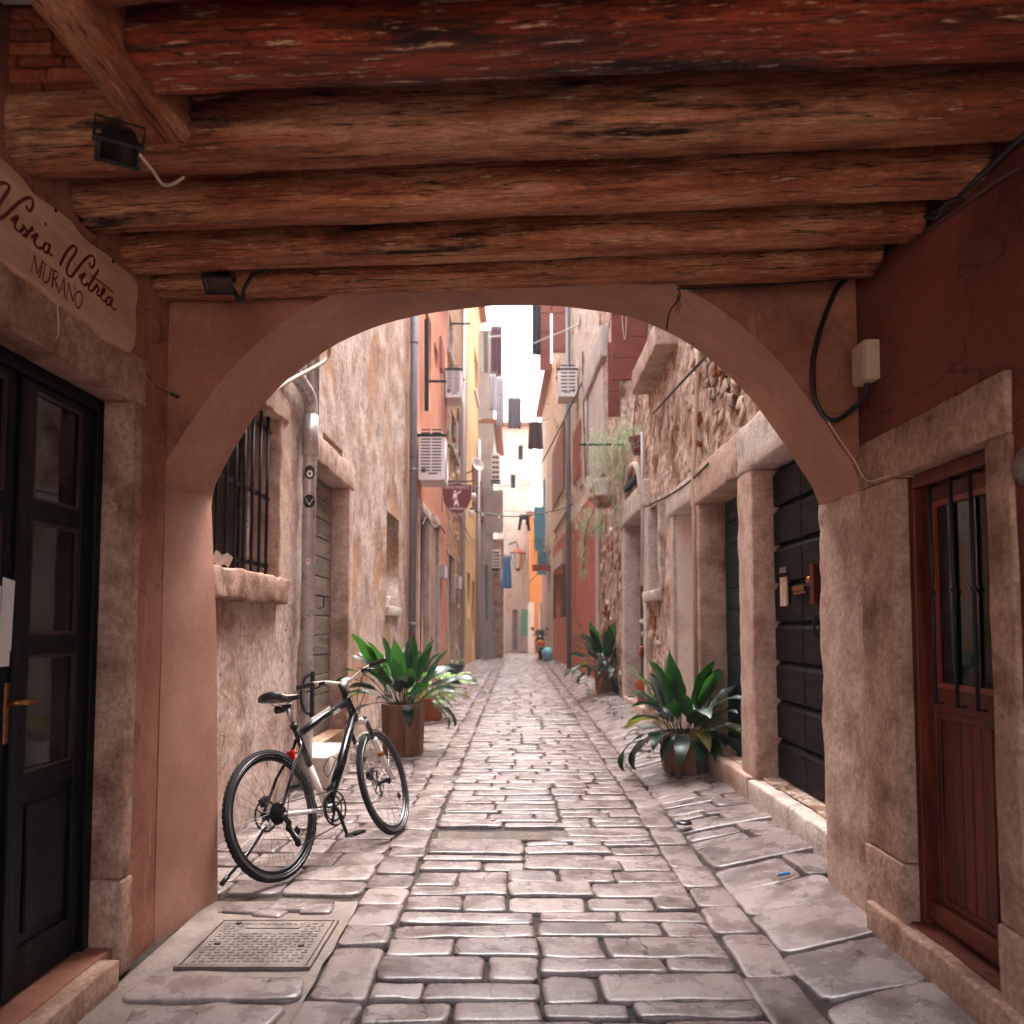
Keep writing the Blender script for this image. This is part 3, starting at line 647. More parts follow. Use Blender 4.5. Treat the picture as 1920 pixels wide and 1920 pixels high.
# left door: a pair of glazed leaves
def door_leaf(fr, u0, u1, z0, z1, n, panes, panel, mt):
    d = MB(); s = .075
    zs_ = sorted([z0] + [q for p_ in panes for q in p_] + list(panel) + [z1])
    d.fbox(fr, u0, u0 + s, n - .02, n + .02, z0, z1); d.fbox(fr, u1 - s, u1, n - .02, n + .02, z0, z1)
    for a, b in zip(zs_[::2], zs_[1::2]): d.fbox(fr, u0 + s, u1 - s, n - .02, n + .018, a, b)
    o = d.build('door_leaf', mt, house, bev=.004)
    for a, b in panes:
        MB().fbox(fr, u0 + s, u1 - s, n - .004, n + .002, a, b).build('pane', M['glass'], o, local=True)
        f = MB()
        for q in ((u0 + s, u0 + s + .012, a, b), (u1 - s - .012, u1 - s, a, b), (u0 + s + .012, u1 - s - .012, a, a + .012), (u0 + s + .012, u1 - s - .012, b - .012, b)):
            f.fbox(fr, q[0], q[1], n + .003, n + .014, q[2], q[3])
        f.build('glazing_bead', M['bead'], o, local=True)
    a, b = panel
    MB().fbox(fr, u0 + s, u1 - s, n - .015, n + .004, a, b).build('door_panel', mt, o, local=True)
    MB().fbox(fr, u0 + s + .035, u1 - s - .035, n + .005, n + .016, a + .04, b - .04).build('raised_panel', mt, o, local=True, bev=.008)
    return o
nd = -.13; zt = lambda y: LW.at(95, y, nd)[1]
pn = [(zt(946), zt(748)), (zt(1190), zt(984)), (zt(1434), zt(1226))]
mid = 2.755
for a, b in ((mid + .004, DL1 - .05), (DL0 + .05, mid - .004)):
    lf = door_leaf(LW, a, b, .11, DLZ - .055, nd, pn, (zt(1735), zt(1470)), M['dark_door'])
df = MB()
df.fbox(LW, DL1 - .048, DL1 - .002, nd - .03, nd + .035, .1, DLZ - .002); df.fbox(LW, DL0 + .002, DL0 + .048, nd - .03, nd + .035, .1, DLZ - .002); df.fbox(LW, DL0 + .048, DL1 - .048, nd - .03, nd + .035, DLZ - .053, DLZ - .002)
df.build('door_frame', M['dark_door'], house, bev=.004)
MB().fbox(LW, mid - .03, mid + .012, nd + .02, nd + .034, .12, DLZ - .06).build('cover_strip', M['dark_door'], lf, local=True, bev=.004)
MB().fbox(LW, 2.70, 2.745, nd + .02, nd + .027, LW.at(8, 1392, nd)[1], LW.at(8, 1280, nd)[1]).build('handle_plate', M['brass'], lf, local=True, bev=.002)
zh = LW.at(20, 1316, nd)[1]
MB().tube([LW.p(2.722, nd + .025, zh), LW.p(2.722, nd + .055, zh), LW.p(2.735, nd + .062, zh), LW.p(2.82, nd + .06, zh - .003)], [.009, .009, .009, .008], 8).build('handle', M['brass'], lf, local=True, smooth=True)
pp = thing('notice_papers', 'white paper notices in a holder on the dark glazed left door', 'papers', LW.p(2.62, nd + .03, 1.35))
za, zb_ = LW.at(15, 1248, nd)[1], LW.at(15, 1090, nd)[1]
MB().fbox(LW, 2.55, 2.715, nd + .024, nd + .027, za, za + .17).build('holder', M['paper'], pp)
MB().add([LW.p(2.65, nd + .029, za + .05), LW.p(2.71, nd + .034, za + .05), LW.p(2.715, nd + .036, zb_), LW.p(2.66, nd + .03, zb_ + .01)], [(0, 1, 2, 3)]).build('leaflet', M['paper'], pp)
MB().add([LW.p(2.57, nd + .03, za + .04), LW.p(2.64, nd + .035, za + .04), LW.p(2.64, nd + .04, zb_ - .02), LW.p(2.57, nd + .032, zb_ - .03)], [(0, 1, 2, 3)]).build('leaflet', M['paper'], pp)
# room behind, with a pale curtain
MB().fbox(LW, DL0, DL1, -.168, -.163, .1, DLZ).build('room_back', M['room'], house)
cu = MB(); K = 30
for k in range(K + 1):
    u = 2.84 + .2 * k / K
    for z in (.9, DLZ - .1): cu.v.append(LW.p(u, -.158 + .004 * math.sin(k * 1.3), z))
for k in range(K): cu.f.append((2 * k, 2 * k + 2, 2 * k + 3, 2 * k + 1))
cu.build('curtain', M['curtain'], house, smooth=True)

# right door: brown frame, glass behind bars, boarded panel below
nr = -.09; zr_ = lambda y, x=1780: RW.at(x, y, nr)[1]
d = MB(); u0, u1 = DR0 + .05, DR1 - .045
gz0, gz1 = zr_(1292), zr_(935); pz0, pz1 = zr_(1700), zr_(1335)
d.fbox(RW, u0, u0 + .055, nr - .02, nr + .02, .21, zt_r - .06); d.fbox(RW, u1 - .055, u1, nr - .02, nr + .02, .21, zt_r - .06)
for a, b in ((.21, pz0), (pz1, gz0), (gz1, zt_r - .06)): d.fbox(RW, u0 + .055, u1 - .055, nr - .02, nr + .02, a, b)
dr = d.build('door', M['brown_door'], house, bev=.005)
MB().fbox(RW, u0 + .055, u1 - .055, nr - .004, nr + .001, gz0, gz1).build('pane', M['glass'], dr, local=True)
f = MB()
for q in ((u0 + .055, u0 + .075, gz0, gz1), (u1 - .085, u1 - .055, gz0, gz1), (u0 + .075, u1 - .085, gz0, gz0 + .02), (u0 + .075, u1 - .085, gz1 - .02, gz1)): f.fbox(RW, q[0], q[1], nr + .003, nr + .017, q[2], q[3])
f.build('glazing_bead', M['red_trim'], dr, local=True)
planks_v(dr, RW, u0 + .07, u1 - .07, pz0 + .03, pz1 - .03, nr - .012, 6, M['brown_door'], th=.016)
f = MB()
for q in ((u0 + .055, u0 + .07, pz0, pz1), (u1 - .07, u1 - .055, pz0, pz1), (u0 + .07, u1 - .07, pz0, pz0 + .03), (u0 + .07, u1 - .07, pz1 - .03, pz1)): f.fbox(RW, q[0], q[1], nr - .01, nr + .012, q[2], q[3])
f.build('panel_moulding', M['brown_door'], dr, local=True, bev=.003)
MB().fbox(RW, u0, u1, nr + .021, nr + .04, .23, .30).build('kick_board', M['brown_door'], dr, local=True, bev=.006)
f = MB(); f.fbox(RW, u1 + .003, DR1 - .002, nr - .04, nr + .055, .2, zt_r - .002); f.fbox(RW, DR0 + .002, u0 - .003, nr - .04, nr + .055, .2, zt_r - .002); f.fbox(RW, u0 - .003, u1 + .003, nr - .04, nr + .055, zt_r - .055, zt_r - .002)
f.build('door_frame', M['brown_door'], house, bev=.006)
for k, px in enumerate((1748, 1788, 1826)):
    u = RW.at(px, 1100, nr + .05)[0]; n_ = nr + .05; a, b, c_ = zr_(1318), zr_(905), zr_(1110)
    MB().tube([RW.p(u, nr + .015, b), RW.p(u, n_, b), RW.p(u, n_, c_ + .06), RW.p(u, n_, c_ + .012), RW.p(u, n_, c_), RW.p(u, n_, c_ - .012), RW.p(u, n_, c_ - .06), RW.p(u, n_, a), RW.p(u, nr + .015, a)],
              [.007, .007, .008, .006, .016, .006, .008, .007, .007], 8).build('bar', M['iron'], dr, local=True, smooth=True)
MB().fbox(RW, DR0, DR1, -.158, -.152, .2, zt_r).build('room_back', M['room'], house)

# ceiling: beams, boards, trimmer, brick infill
ZB = 2.81
def log(p, q, w, h, mt, seed, name='beam', amp=.012, e=.52):
    """A hewn beam: rounded square section that wanders along its length; p and q are the middle of its underside."""
    p, q = Vector(p), Vector(q); d = (q - p); L = d.length; d.normalize(); side = d.cross(Vector((0, 0, 1))).normalized(); up = side.cross(d)
    mb = MB(); K, n = 90, 32
    for i in range(K + 1):
        t = i / K; c = p + d * L * t + up * h / 2 + side * .012 * noise.noise(Vector((t * 3, seed, 0))) + up * .010 * noise.noise(Vector((t * 3, seed, 9)))
        for j in range(n):
            a = 2 * math.pi * j / n; ca, sa = math.cos(a), math.sin(a)
            x, z = math.copysign(abs(ca) ** e, ca) * w / 2, math.copysign(abs(sa) ** e, sa) * h / 2
            f = 1 + amp / .1 * (noise.noise(Vector((t * L * 1.6, ca * 1.4 + seed, sa * 1.4))) * .6 + noise.noise(Vector((t * L * 4, ca * 5 + seed, sa * 5))) * .45 + noise.noise(Vector((t * L * 9, ca * 11 + seed, sa * 11))) * .25)
            mb.v.append(c + side * x * f + up * z * f)
    for i in range(K):
        for j in range(n): mb.f.append((i * n + j, i * n + (j + 1) % n, (i + 1) * n + (j + 1) % n, (i + 1) * n + j))
    mb.f.append(tuple(range(n))[::-1]); mb.f.append(tuple(K * n + j for j in range(n)))
    loc = (p + q) / 2; mb.v = [v - loc for v in mb.v]
    ang = math.atan2(d.y, d.x); rm = Matrix.Rotation(-ang, 4, 'Z'); mb.v = [rm @ v for v in mb.v]   # local x runs with the grain
    o = mb.build(name, mt, house, smooth=True, local=True); o.parent = house
    o.matrix_parent_inverse = ROOTS[house.name].inverted(); o.location = loc; o.rotation_euler = (0, 0, ang)
    return o
bm_px = [((300, 566), (1600, 522), -1.60, 1.475, .20, .20, 'beam'), ((235, 517), (1690, 460), -1.60, 1.505, .19, .20, 'beam'), ((150, 444), (1800, 374), -1.59, 1.545, .20, .21, 'beam'),
         ((300, 330), (1900, 265), -1.66, 1.60, .21, .21, 'beam'), ((190, 180), (1900, 112), -1.0, 1.66, .21, .19, 'beam_red')]
for i, (l, r_, xl, xr, w, h, mt) in enumerate(bm_px):
    a, b = at_z(*l, ZB), at_z(*r_, ZB); k = (b.y - a.y) / (b.x - a.x)
    off = -w * .28
    ya, yb = a.y + k * (xl - a.x) - off * 0, a.y + k * (xr - a.x)
    log((xl, ya - w * .30, ZB), (xr, yb - w * .30, ZB), w, h, M[mt], i * 3.7)
for i, (yl, yr) in enumerate(((1.78, 1.58), (1.42, 1.24), (1.05, .9), (.7, .55), (.3, .2), (0, 0))):
    log((-1.0 if i < 3 else -1.6, yl, ZB), (1.6, yr, ZB), .2, .2, M['beam_red' if i == 0 else 'beam'], 20 + i * 2.1)
log((-1.07, 2.50, ZB + .02), (-1.13, .5, ZB + .02), .17, .24, M['beam'], 55, 'trimmer_beam', .008, .22)
x = -.99
while x < 1.75:
    w = random.uniform(.17, .24)
    MB().box(x, x + w - .006, BK, 3.62, ZB + .19, ZB + .215 + random.uniform(0, .006)).build('ceiling_board', M['board'], house); x += w
MB().box(-1.85, 1.8, BK, Y0 - .002, ZT, ZT + .12).build('floor_above', M['dark_door'], house)
MB().box(-2.8, 2.76, BK - .05, Y1, ZT + .13, 5.4).build('upper_storey', M['terra'], house)
MB().box(-1.9, -1.0, BK, 2.4, ZB + .45, ZB + .49).build('stair_soffit', M['greywall'], house)
# brick infill over the left end of the second beam
zb = 2.90; bw = MB().box(-1.9, -1.0, 2.46, 2.52, 2.86, ZT - .002).build('infill', M['mortar'], house)
row = 0
while zb < 3.30:
    h = random.uniform(.030, .050); x = -1.62 + random.uniform(-.12, 0)
    while x < -1.08:
        w = random.uniform(.14, .26); ww = min(w, -1.05 - x)
        MB().rbox(None, x + .004, x + ww - .004, 2.435 + random.uniform(-.008, .008), 2.48, zb + .003, zb + h - .003, r=.006, amp=.004, step=.06).build('brick', M['brick'], house, smooth=True); x += w
    zb += h
# ------------------------------------------------------------------ the sign, lamps, cables and boxes in the passage
SX = Side(-1.535, 0, -1.535, 1, 1)
def zpt(zx, zy, n=0.0): q = SX.at(zx / 5.332, 320 + zy / 5.332, n); return SX.p(q[0], n, q[1])
top_ = [(-60, -170), (60, -90), (160, 10), (245, 95), (350, 235), (480, 325), (580, 392), (720, 505), (820, 645), (890, 712), (1060, 822), (1200, 945), (1335, 1062), (1378, 1150), (1380, 1260), (1358, 1400), (1366, 1600), (1350, 1750)]
bot_ = [(1310, 1815), (1180, 1750), (1060, 1680), (970, 1590), (900, 1520), (780, 1440), (640, 1350), (520, 1260), (430, 1170), (300, 1090), (180, 1010), (110, 940), (0, 858), (-80, 805)]
ol = [zpt(*q) for q in top_ + bot_]; ya = min(p.y for p in ol)
ol = [ol[-1] + Vector((0, -.55, .01)), ol[0] + Vector((0, -.55, .02))] + ol
sg = thing('shop_sign', 'cream wooden board sign with wavy edges and maroon lettering above the left door', 'sign', SX.p(2.7, 0, 2.6))
MB().prism([p + Vector((-.028, 0, 0)) for p in ol], (.028, 0, 0)).build('board', M['sign_wood'], sg, bev=.004)
def strokes(name, ss, w, thick=True):
    mb = MB()
    for s_ in ss:
        s_, k = (s_[0], s_[1]) if isinstance(s_, tuple) and isinstance(s_[0], list) else (s_, 1.0)
        pts = smooth_pts([zpt(x, y, .0012) for x, y in s_], 5) if len(s_) > 2 else [zpt(x, y, .0012) for x, y in s_]
        n = len(pts); b = len(mb.v)
        for i, p in enumerate(pts):
            d = (pts[min(i + 1, n - 1)] - pts[max(i - 1, 0)]); d.x = 0; d.normalize(); nn = Vector((0, -d.z, d.y)); ww = w * k * (.6 + .5 * abs(d.z)) if thick else w * k
            mb.v += [p + nn * ww / 2, p - nn * ww / 2]
        for i in range(n - 1): mb.f.append((b + 2 * i, b + 2 * i + 1, b + 2 * i + 3, b + 2 * i + 2))
    return mb.build(name, M['sign_ink'], sg)
strokes('script_lettering', [
    [(-90, 300), (-60, 190), (0, 130), (55, 125), (92, 150), (80, 200), (40, 262), (0, 330), (-35, 410), (-30, 465), (5, 478), (60, 440), (130, 372), (220, 297), (285, 270), (322, 285), (330, 335), (312, 388), (286, 402), (268, 372), (272, 350)],
    [(110, 500), (150, 470), (182, 462), (150, 520), (152, 572), (188, 606), (216, 598), (238, 560)],
    [(216, 598), (236, 572), (236, 548), (268, 600), (262, 640), (236, 640)], [(216, 636), (256, 656), (296, 606), (328, 566), (318, 596)],
    [(310, 672), (345, 650), (378, 636), (346, 690), (352, 742), (390, 776), (424, 768)], [(450, 518), (460, 552)],
    [(490, 742), (455, 728), (434, 780), (456, 822), (488, 792), (503, 736), (488, 792), (500, 832), (526, 852)],
    [(598, 948), (638, 862), (690, 782), (735, 752), (766, 772), (750, 830), (700, 902), (668, 982), (678, 1040), (710, 1058), (752, 1010), (820, 922), (888, 856), (930, 856), (946, 900), (936, 950), (910, 970), (895, 942), (898, 918)],
    [(788, 1066), (820, 1046), (852, 1030), (816, 1082), (818, 1122), (850, 1146), (882, 1118)],
    [(988, 990), (932, 1080), (890, 1150), (892, 1192), (922, 1200), (956, 1160)], ([(912, 1050), (1010, 1116), (1135, 1224)], .8),
    [(956, 1160), (978, 1138), (964, 1156), (990, 1178), (970, 1222), (986, 1252), (1020, 1236)],
    [(1020, 1236), (1048, 1196), (1036, 1176), (1014, 1222), (1012, 1272), (1040, 1306), (1072, 1288)],
    [(1112, 1268), (1078, 1272), (1060, 1318), (1080, 1346), (1112, 1308), (1128, 1272), (1112, 1330), (1122, 1376), (1164, 1390)]], .0125)
thin, fat = .45, 1.0
strokes('serif_lettering', [([(345, 850), (312, 1003)], thin), ([(345, 850), (374, 1035)], fat), ([(374, 1035), (424, 908)], thin), ([(424, 908), (396, 1068)], fat), ([(300, 992), (324, 1010)], thin), ([(380, 1052), (412, 1080)], thin), ([(333, 838), (350, 856)], thin), ([(418, 896), (440, 914)], thin),
    ([(452, 932), (430, 1060), (442, 1110), (470, 1116), (492, 1080), (516, 975)], .8), ([(436, 920), (468, 942)], thin), ([(500, 962), (530, 985)], thin),
    ([(540, 990), (520, 1160)], fat), ([(536, 990), (572, 1018), (572, 1068), (532, 1078)], .7), ([(545, 1082), (586, 1202)], fat), ([(508, 1148), (532, 1170)], thin), ([(576, 1195), (598, 1212)], thin),
    ([(640, 1072), (592, 1222)], thin), ([(640, 1072), (646, 1258)], fat), ([(606, 1178), (644, 1200)], thin), ([(580, 1212), (604, 1232)], thin), ([(632, 1245), (660, 1270)], thin),
    ([(686, 1128), (664, 1282)], thin), ([(686, 1128), (730, 1312)], fat), ([(748, 1170), (730, 1312)], thin), ([(674, 1118), (694, 1136)], thin), ([(736, 1160), (762, 1182)], thin), ([(652, 1270), (678, 1294)], thin),
    ([(790, 1206), (760, 1232), (750, 1300), (764, 1358), (790, 1368), (814, 1334), (822, 1262), (808, 1216), (790, 1206)], .8)], .008, thick=False)
for q in ((556, 398), (1130, 908)): MB().lathe(zpt(*q, .002), [(0, .004), (.006, .003), (.007, 0)], 8, (1, 0, 0)).build('screw', M['iron'], sg)
tag(MB().tube([zpt(575, 1330), zpt(580, 1430), zpt(588, 1560), zpt(584, 1640), zpt(560, 1690)], .0016, 6).build('hanging_string', M['conduit'], loc=zpt(575, 1330)), 'thin pale string hanging below the wooden board sign', 'string')

def floodlight(c, yaw, tilt, sc, label, bracket_up=True):
    t = thing('floodlight', label, 'floodlight', c, (tilt, 0, yaw), 'floodlights under the beams')
    b = lambda nm, mb, m='plastic', **k: mb.build(nm, M[m], t, local=True, **k)
    w, h, dd = .085 * sc, .065 * sc, .05 * sc
    b('housing', MB().hexa([(-w, -dd, -h), (w, -dd, -h), (w * .8, dd, -h * .75), (-w * .8, dd, -h * .75), (-w, -dd, h), (w, -dd, h), (w * .8, dd, h * .75), (-w * .8, dd, h * .75)]), bev=.008 * sc)
    f = MB(); f.box(-w * 1.15, w * 1.15, -dd - .012, -dd - .001, -h * 1.15, -h * .85); f.box(-w * 1.15, w * 1.15, -dd - .012, -dd - .001, h * .85, h * 1.15); f.box(-w * 1.15, -w * .9, -dd - .012, -dd - .001, -h * .85, h * .85); f.box(w * .9, w * 1.15, -dd - .012, -dd - .001, -h * .85, h * .85)
    b('bezel', f, bev=.003)
    b('lens', MB().box(-w * .88, w * .88, -dd - .006, -dd - .002, -h * .83, h * .83), 'glass')
    f = MB()
    for k in range(7): f.box(-w * .7 + k * w * .2, -w * .7 + k * w * .2 + .006, dd * .9, dd * 1.3, -h * .7, h * .7)
    b('cooling_fin', f)
    b('bracket', MB().tube([(-w * 1.2, 0, 0), (-w * 1.22, 0, h * 1.9), (w * 1.22, 0, h * 1.9), (w * 1.2, 0, 0)], .006 * sc, 6), 'iron')
    for s_ in (-1, 1): b('knob', MB().lathe((s_ * w * 1.1, 0, 0), [(0, -.012), (.012, -.01), (.012, .01), (0, .012)], 10, (1, 0, 0)))
floodlight(at_y(222, 268, 2.28), R(30), R(72), .62, 'black floodlight on a bracket under the trimmer beam by the bricks')
floodlight(at_y(412, 524, 3.32), R(4), R(58), .62, 'small black floodlight fixed to the beam next to the arch')
q0 = at_y(262, 290, 2.25)
tag(MB().tube(smooth_pts([q0, at_y(285, 318, 2.3), at_y(305, 345, 2.36), at_y(325, 345, 2.42), at_y(345, 332, 2.45)]), .005, 6).build('lamp_cable', M['conduit'], smooth=True, loc=q0), 'pale cable dropping from the floodlight by the bricks', 'cable')
q0 = at_y(455, 560, 3.34)
tag(MB().tube(smooth_pts([at_y(430, 530, 3.34), at_y(452, 565, 3.34), at_y(458, 540, 3.34), at_y(476, 515, 3.3), at_y(500, 508, 3.2)]), .009, 8).build('lamp_cable', M['cable'], smooth=True, loc=q0), 'dark cable curling round the beam beside the small floodlight', 'cable')
q0 = LW.p(3.45, .01, 2.1)
o = MB().tube(smooth_pts([LW.p(*(LW.at(270, 697)[0], .01, LW.at(270, 697)[1])), at_y(290, 722, 3.5), at_y(312, 735, 3.5), at_y(322, 739, 3.5)]), .0025, 6).build('cut_wire', M['rust'], smooth=True, loc=q0)
tag(o, 'short wire with a black end cap poking from the left wall', 'wire')
MB().tube([at_y(320, 738, 3.5) - q0, at_y(336, 745, 3.5) - q0], .008, 8).build('end_cap', M['cable'], o, local=True)

# junction box and its looping cable, right corner
jb = thing('junction_box', 'cream plastic junction box on the dark right wall with a black cable', 'junction box', RW.p(RW.at(1622, 690)[0], 0, RW.at(1622, 690)[1]))
ja, jz = RW.at(1641, 725); jc, jd = RW.at(1604, 658)
MB().fbox(RW, 3.40, 3.53, .0, .062, jz + .02, jz + .19).build('box', M['cream_box'], jb, bev=.005)
MB().fbox(RW, 3.405, 3.525, .0635, .07, jz + .024, jz + .186).build('lid', M['cream_box'], jb, bev=.003)
MB().tube([RW.p(3.47, .03, jz + .018), RW.p(3.47, .03, jz - .002)], .012, 10).build('cable_gland', M['cable'], jb)
cp_ = [RW.p(3.47, .03, jz + .005), RW.p(3.47, .04, jz - .04)] + [at_y(px, py, 3.585) for px, py in ((1600, 765), (1570, 787), (1545, 780), (1528, 745), (1524, 690), (1532, 640), (1548, 590), (1570, 540), (1588, 522))]
tag(MB().tube(smooth_pts(cp_), .011, 10).build('loop_cable', M['cable'], smooth=True, loc=cp_[4]), 'thick black cable looping from the beam ends down to the junction box', 'cable')
tag(MB().tube(smooth_pts([at_y(1553, 790, 3.59), at_y(1575, 825, 3.6), at_y(1600, 860, 3.6), RW.p(3.5, .025, zt_r + .03), RW.p(3.3, .02, zt_r + .012), RW.p(3.2, -.06, zt_r - .01)]), .003, 6).build('bell_wire', M['conduit'], smooth=True, loc=at_y(1553, 790, 3.59)), 'thin pale wire running from the loop cable to the right door', 'wire')
def run(px_list, label, r, mt, dX, dz=0):
    pts = [RW.p(RW.at(px, py, dX)[0], dX, RW.at(px, py, dX)[1]) for px, py in px_list]
    tag(MB().tube(smooth_pts(pts, 5), r, 8).build('wall_cable', M[mt], smooth=True, loc=pts[0]), label, 'cable', 'cables along the beam ends')
run([(1592, 520), (1630, 492), (1665, 462), (1700, 438), (1745, 402), (1790, 372), (1840, 328), (1880, 290), (1918, 255), (1990, 190)], 'thick black cable running up along the beam ends on the right wall', .010, 'cable', .035)
run([(1596, 524), (1640, 490), (1690, 455), (1740, 428), (1800, 388), (1860, 345), (1918, 312), (1990, 265)], 'pale conduit running below the black cable on the right wall', .007, 'rust', .015)
run([(1690, 375), (1720, 400), (1755, 408), (1775, 380), (1800, 372)], 'slack loop of black cable hanging between two beam ends', .007, 'cable', .05)
q0 = at_y(1270, 540, 3.45)
wl = [at_y(px, py, 3.5) for px, py in ((1590, 522), (1500, 530), (1400, 537), (1300, 542), (1272, 541))]
tag(MB().tube(wl, .0045, 6).build('beam_cable', M['cable'], loc=wl[0]), 'thin black cable along the foot of the last beam above the arch', 'cable')
wl = [at_y(px, py, 3.55) for px, py in ((1270, 540), (1275, 556), (1258, 580), (1252, 600), (1250, 618))]
o = MB().tube(smooth_pts(wl), .004, 6).build('frayed_wire', M['rust'], smooth=True, loc=wl[0]); tag(o, 'frayed end of wire tied off below the beam at the arch crown', 'wire')
for k in range(4): MB().tube([at_y(1271, 550, 3.55) - wl[0], at_y(1266 + 4 * k, 590 - 5 * abs(k - 1), 3.55) - wl[0]], .0015, 5).build('strand', M['rust'], o, local=True)
bl = thing('bulkhead_lamp', 'round grey bulkhead lamp at the edge of the dark right wall', 'wall lamp', RW.p(RW.at(1921, 872)[0], 0, RW.at(1921, 872)[1]))
u, z = RW.at(1932, 872)
MB().lathe(RW.p(u, 0, z), [(0, 0), (.055, 0), (.06, .012), (.052, .02), (.045, .02)], 24, (-1, 0, 0)).build('rim', M['cast'], bl, smooth=True)
MB().lathe(RW.p(u, .018, z), [(.045, 0), (.04, .01), (.025, .018), (0, .02)], 20, (-1, 0, 0)).build('lens', M['cast'], bl, smooth=True)

# ------------------------------------------------------------------ left stone house behind the bicycle
L1 = Side(-1.88, 4.16, -1.88, 14, 1)
h1 = thing('left_stone_house', 'weathered pale plaster stone house on the left with a barred window', 'house', (-1.88, 9, 0))
wz0, wz1 = L1.at(505, 1084)[1], L1.at(505, 772)[1]
w0, w1 = 4.75, L1.at(521, 950)[0]
d1 = L1.at(651, 1050)[0]; d0 = 7.25; dz1 = L1.at(648, 912)[1]
sw0, sw1 = L1.at(725, 1050)[0], L1.at(747, 1050)[0]; sz0, sz1 = L1.at(736, 1138)[1], L1.at(736, 968)[1]
n0, n1 = L1.at(606, 840)[0], L1.at(641, 850)[0]; nz0, nz1 = L1.at(625, 846)[1], L1.at(606, 812)[1]
E1 = L1.at(763, 1000)[0]
facade(L1, 4.155, E1, -.05, 7.3, [(w0, w1, wz0, wz1, .30), (d0, d1, .24, dz1, .24), (sw0, sw1, sz0, sz1, .28), (n0, n1, nz0, nz1, .25)], step=.10, amp=.020, fs=2.2, back=4, seed=3).build('wall', M['wall_left'], h1, smooth=True)
S1 = lambda nm, *a, m='stone', **k: MB().rbox(L1, *a, **k).build(nm, M[m], h1, smooth=True)
S1('window_sill', w0 - .1, w1 + .02, -.2, .10, wz0 - .19, wz0, m='stone_brown', r=.03, amp=.022, fs=6, step=.05)
S1('window_jamb', w1, w1 + .28, -.22, .02, wz0 - .15, wz1 + .1, r=.03, amp=.016, step=.08)
S1('window_lintel', w0 - .2, w1 + .15, -.22, .04, wz1 + .003, wz1 + .2, r=.03, amp=.018)
S1('door_jamb', d1, d1 + .2, -.22, .022, .0, dz1, r=.02, amp=.008)
S1('door_jamb', d0 - .2, d0, -.22, .022, .0, dz1, r=.02, amp=.008)
S1('door_lintel', d0 - .22, d1 + .22, -.22, .035, dz1 + .003, dz1 + .26, r=.03, amp=.012)
S1('door_step', 6.92, 7.75, -.1, .31, -.02, .265, r=.03, amp=.014, m='stone_pale')
S1('window_sill', sw0 - .08, sw1 + .04, -.2, .05, sz0 - .14, sz0, r=.02, amp=.008, m='stone_pale')
# the barred window
wf = MB().fbox(L1, w0, w1, -.299, -.285, wz0, wz1).build('window', M['dark'], h1)
fm = MB(); [MB().fbox(L1, a_, b_, -.28, -.235, wz0, wz1).build('frame_post', M['grey_plank'], wf, local=True) for a_, b_ in ((w1 - .09, w1 - .01), (w0 + .01, w0 + .09), ((w0 + w1) / 2 - .04, (w0 + w1) / 2 + .04))]
MB().fbox(L1, w0 + .09, w1 - .09, -.27, -.266, wz0, wz1).build('pane', M['glass'], wf, local=True)
k = 9
for i in range(k):
    u = w0 + .1 + (w1 - w0 - .22) * i / (k - 1)
    MB().tube([L1.p(u, -.05, wz0 + .004), L1.p(u, -.05, wz1 - .004)], .0125, 8).build('bar', M['iron'], wf, local=True, smooth=True)
for z in (wz0 + .1, (wz0 + wz1) / 2, wz1 - .1): MB().fbox(L1, w0 + .002, w1 - .002, -.072, -.064, z - .016, z + .016).build('cross_bar', M['iron'], wf, local=True)
a = L1.p(5.2, .02, wz0 + .02); pa = MB()
for i in range(7):
    for j in range(2): pa.v.append(Vector((a.x + .02 + .03 * j, 4.88 + .05 * i, wz0 + .012 + .07 * j + .012 * math.sin(i * 1.7 + j))))
for i in range(6): pa.f.append((2 * i, 2 * i + 2, 2 * i + 3, 2 * i + 1))
tag(pa.build('loose_paper', M['paper'], loc=(a.x + .03, 5.0, wz0), smooth=True), 'crumpled white paper lying on the barred window sill', 'paper')
dd = MB().fbox(L1, d0, d1, -.235, -.2, .25, dz1).build('door', M['grey_plank'], h1)
h_ = (dz1 - .25) / 13
for i in range(13): MB().fbox(L1, d0 + .01, d1 - .01, -.199, -.172 + random.uniform(-.003, .003), .25 + i * h_ + .005, .25 + (i + 1) * h_ - .005).build('plank', M['grey_plank'], dd, local=True, bev=.006)
u, z = L1.at(598, 1128, -.17); MB().tube([L1.p(u, -.17, z - .07), L1.p(u, -.12, z - .06), L1.p(u, -.12, z + .06), L1.p(u, -.17, z + .07)], .008, 6).build('handle', M['iron'], dd, local=True)
sw = MB().fbox(L1, sw0, sw1, -.279, -.265, sz0, sz1).build('window', M['dark'], h1)
f = MB(); f.fbox(L1, sw0, sw0 + .10, -.26, -.22, sz0, sz1); f.fbox(L1, sw1 - .07, sw1, -.26, -.22, sz0, sz1); f.build('window_frame', M['shutter_dark'], sw, local=True)
tag(MB().lathe((L1.x(12) - .05, sw0 + .35, sz0), [(0, 0), (.055, 0), (.06, .14), (.055, .15), (.05, .14), (.0, .13)], 14).build('white_tub', M['paper'], smooth=True, loc=(L1.x(12) - .05, sw0 + .35, sz0)), 'white tub standing in the narrow window of the left house', 'tub')
# iron hook and a bit of pipe in the plaster
u, z = L1.at(445, 1192); tag(MB().tube([L1.p(u, 0, z), L1.p(u, .06, z), L1.p(u - .03, .075, z + .002)], .006, 6).build('wall_hook', M['zinc'], loc=L1.p(u, 0, z)), 'small metal peg in the plaster below the barred window', 'hook')

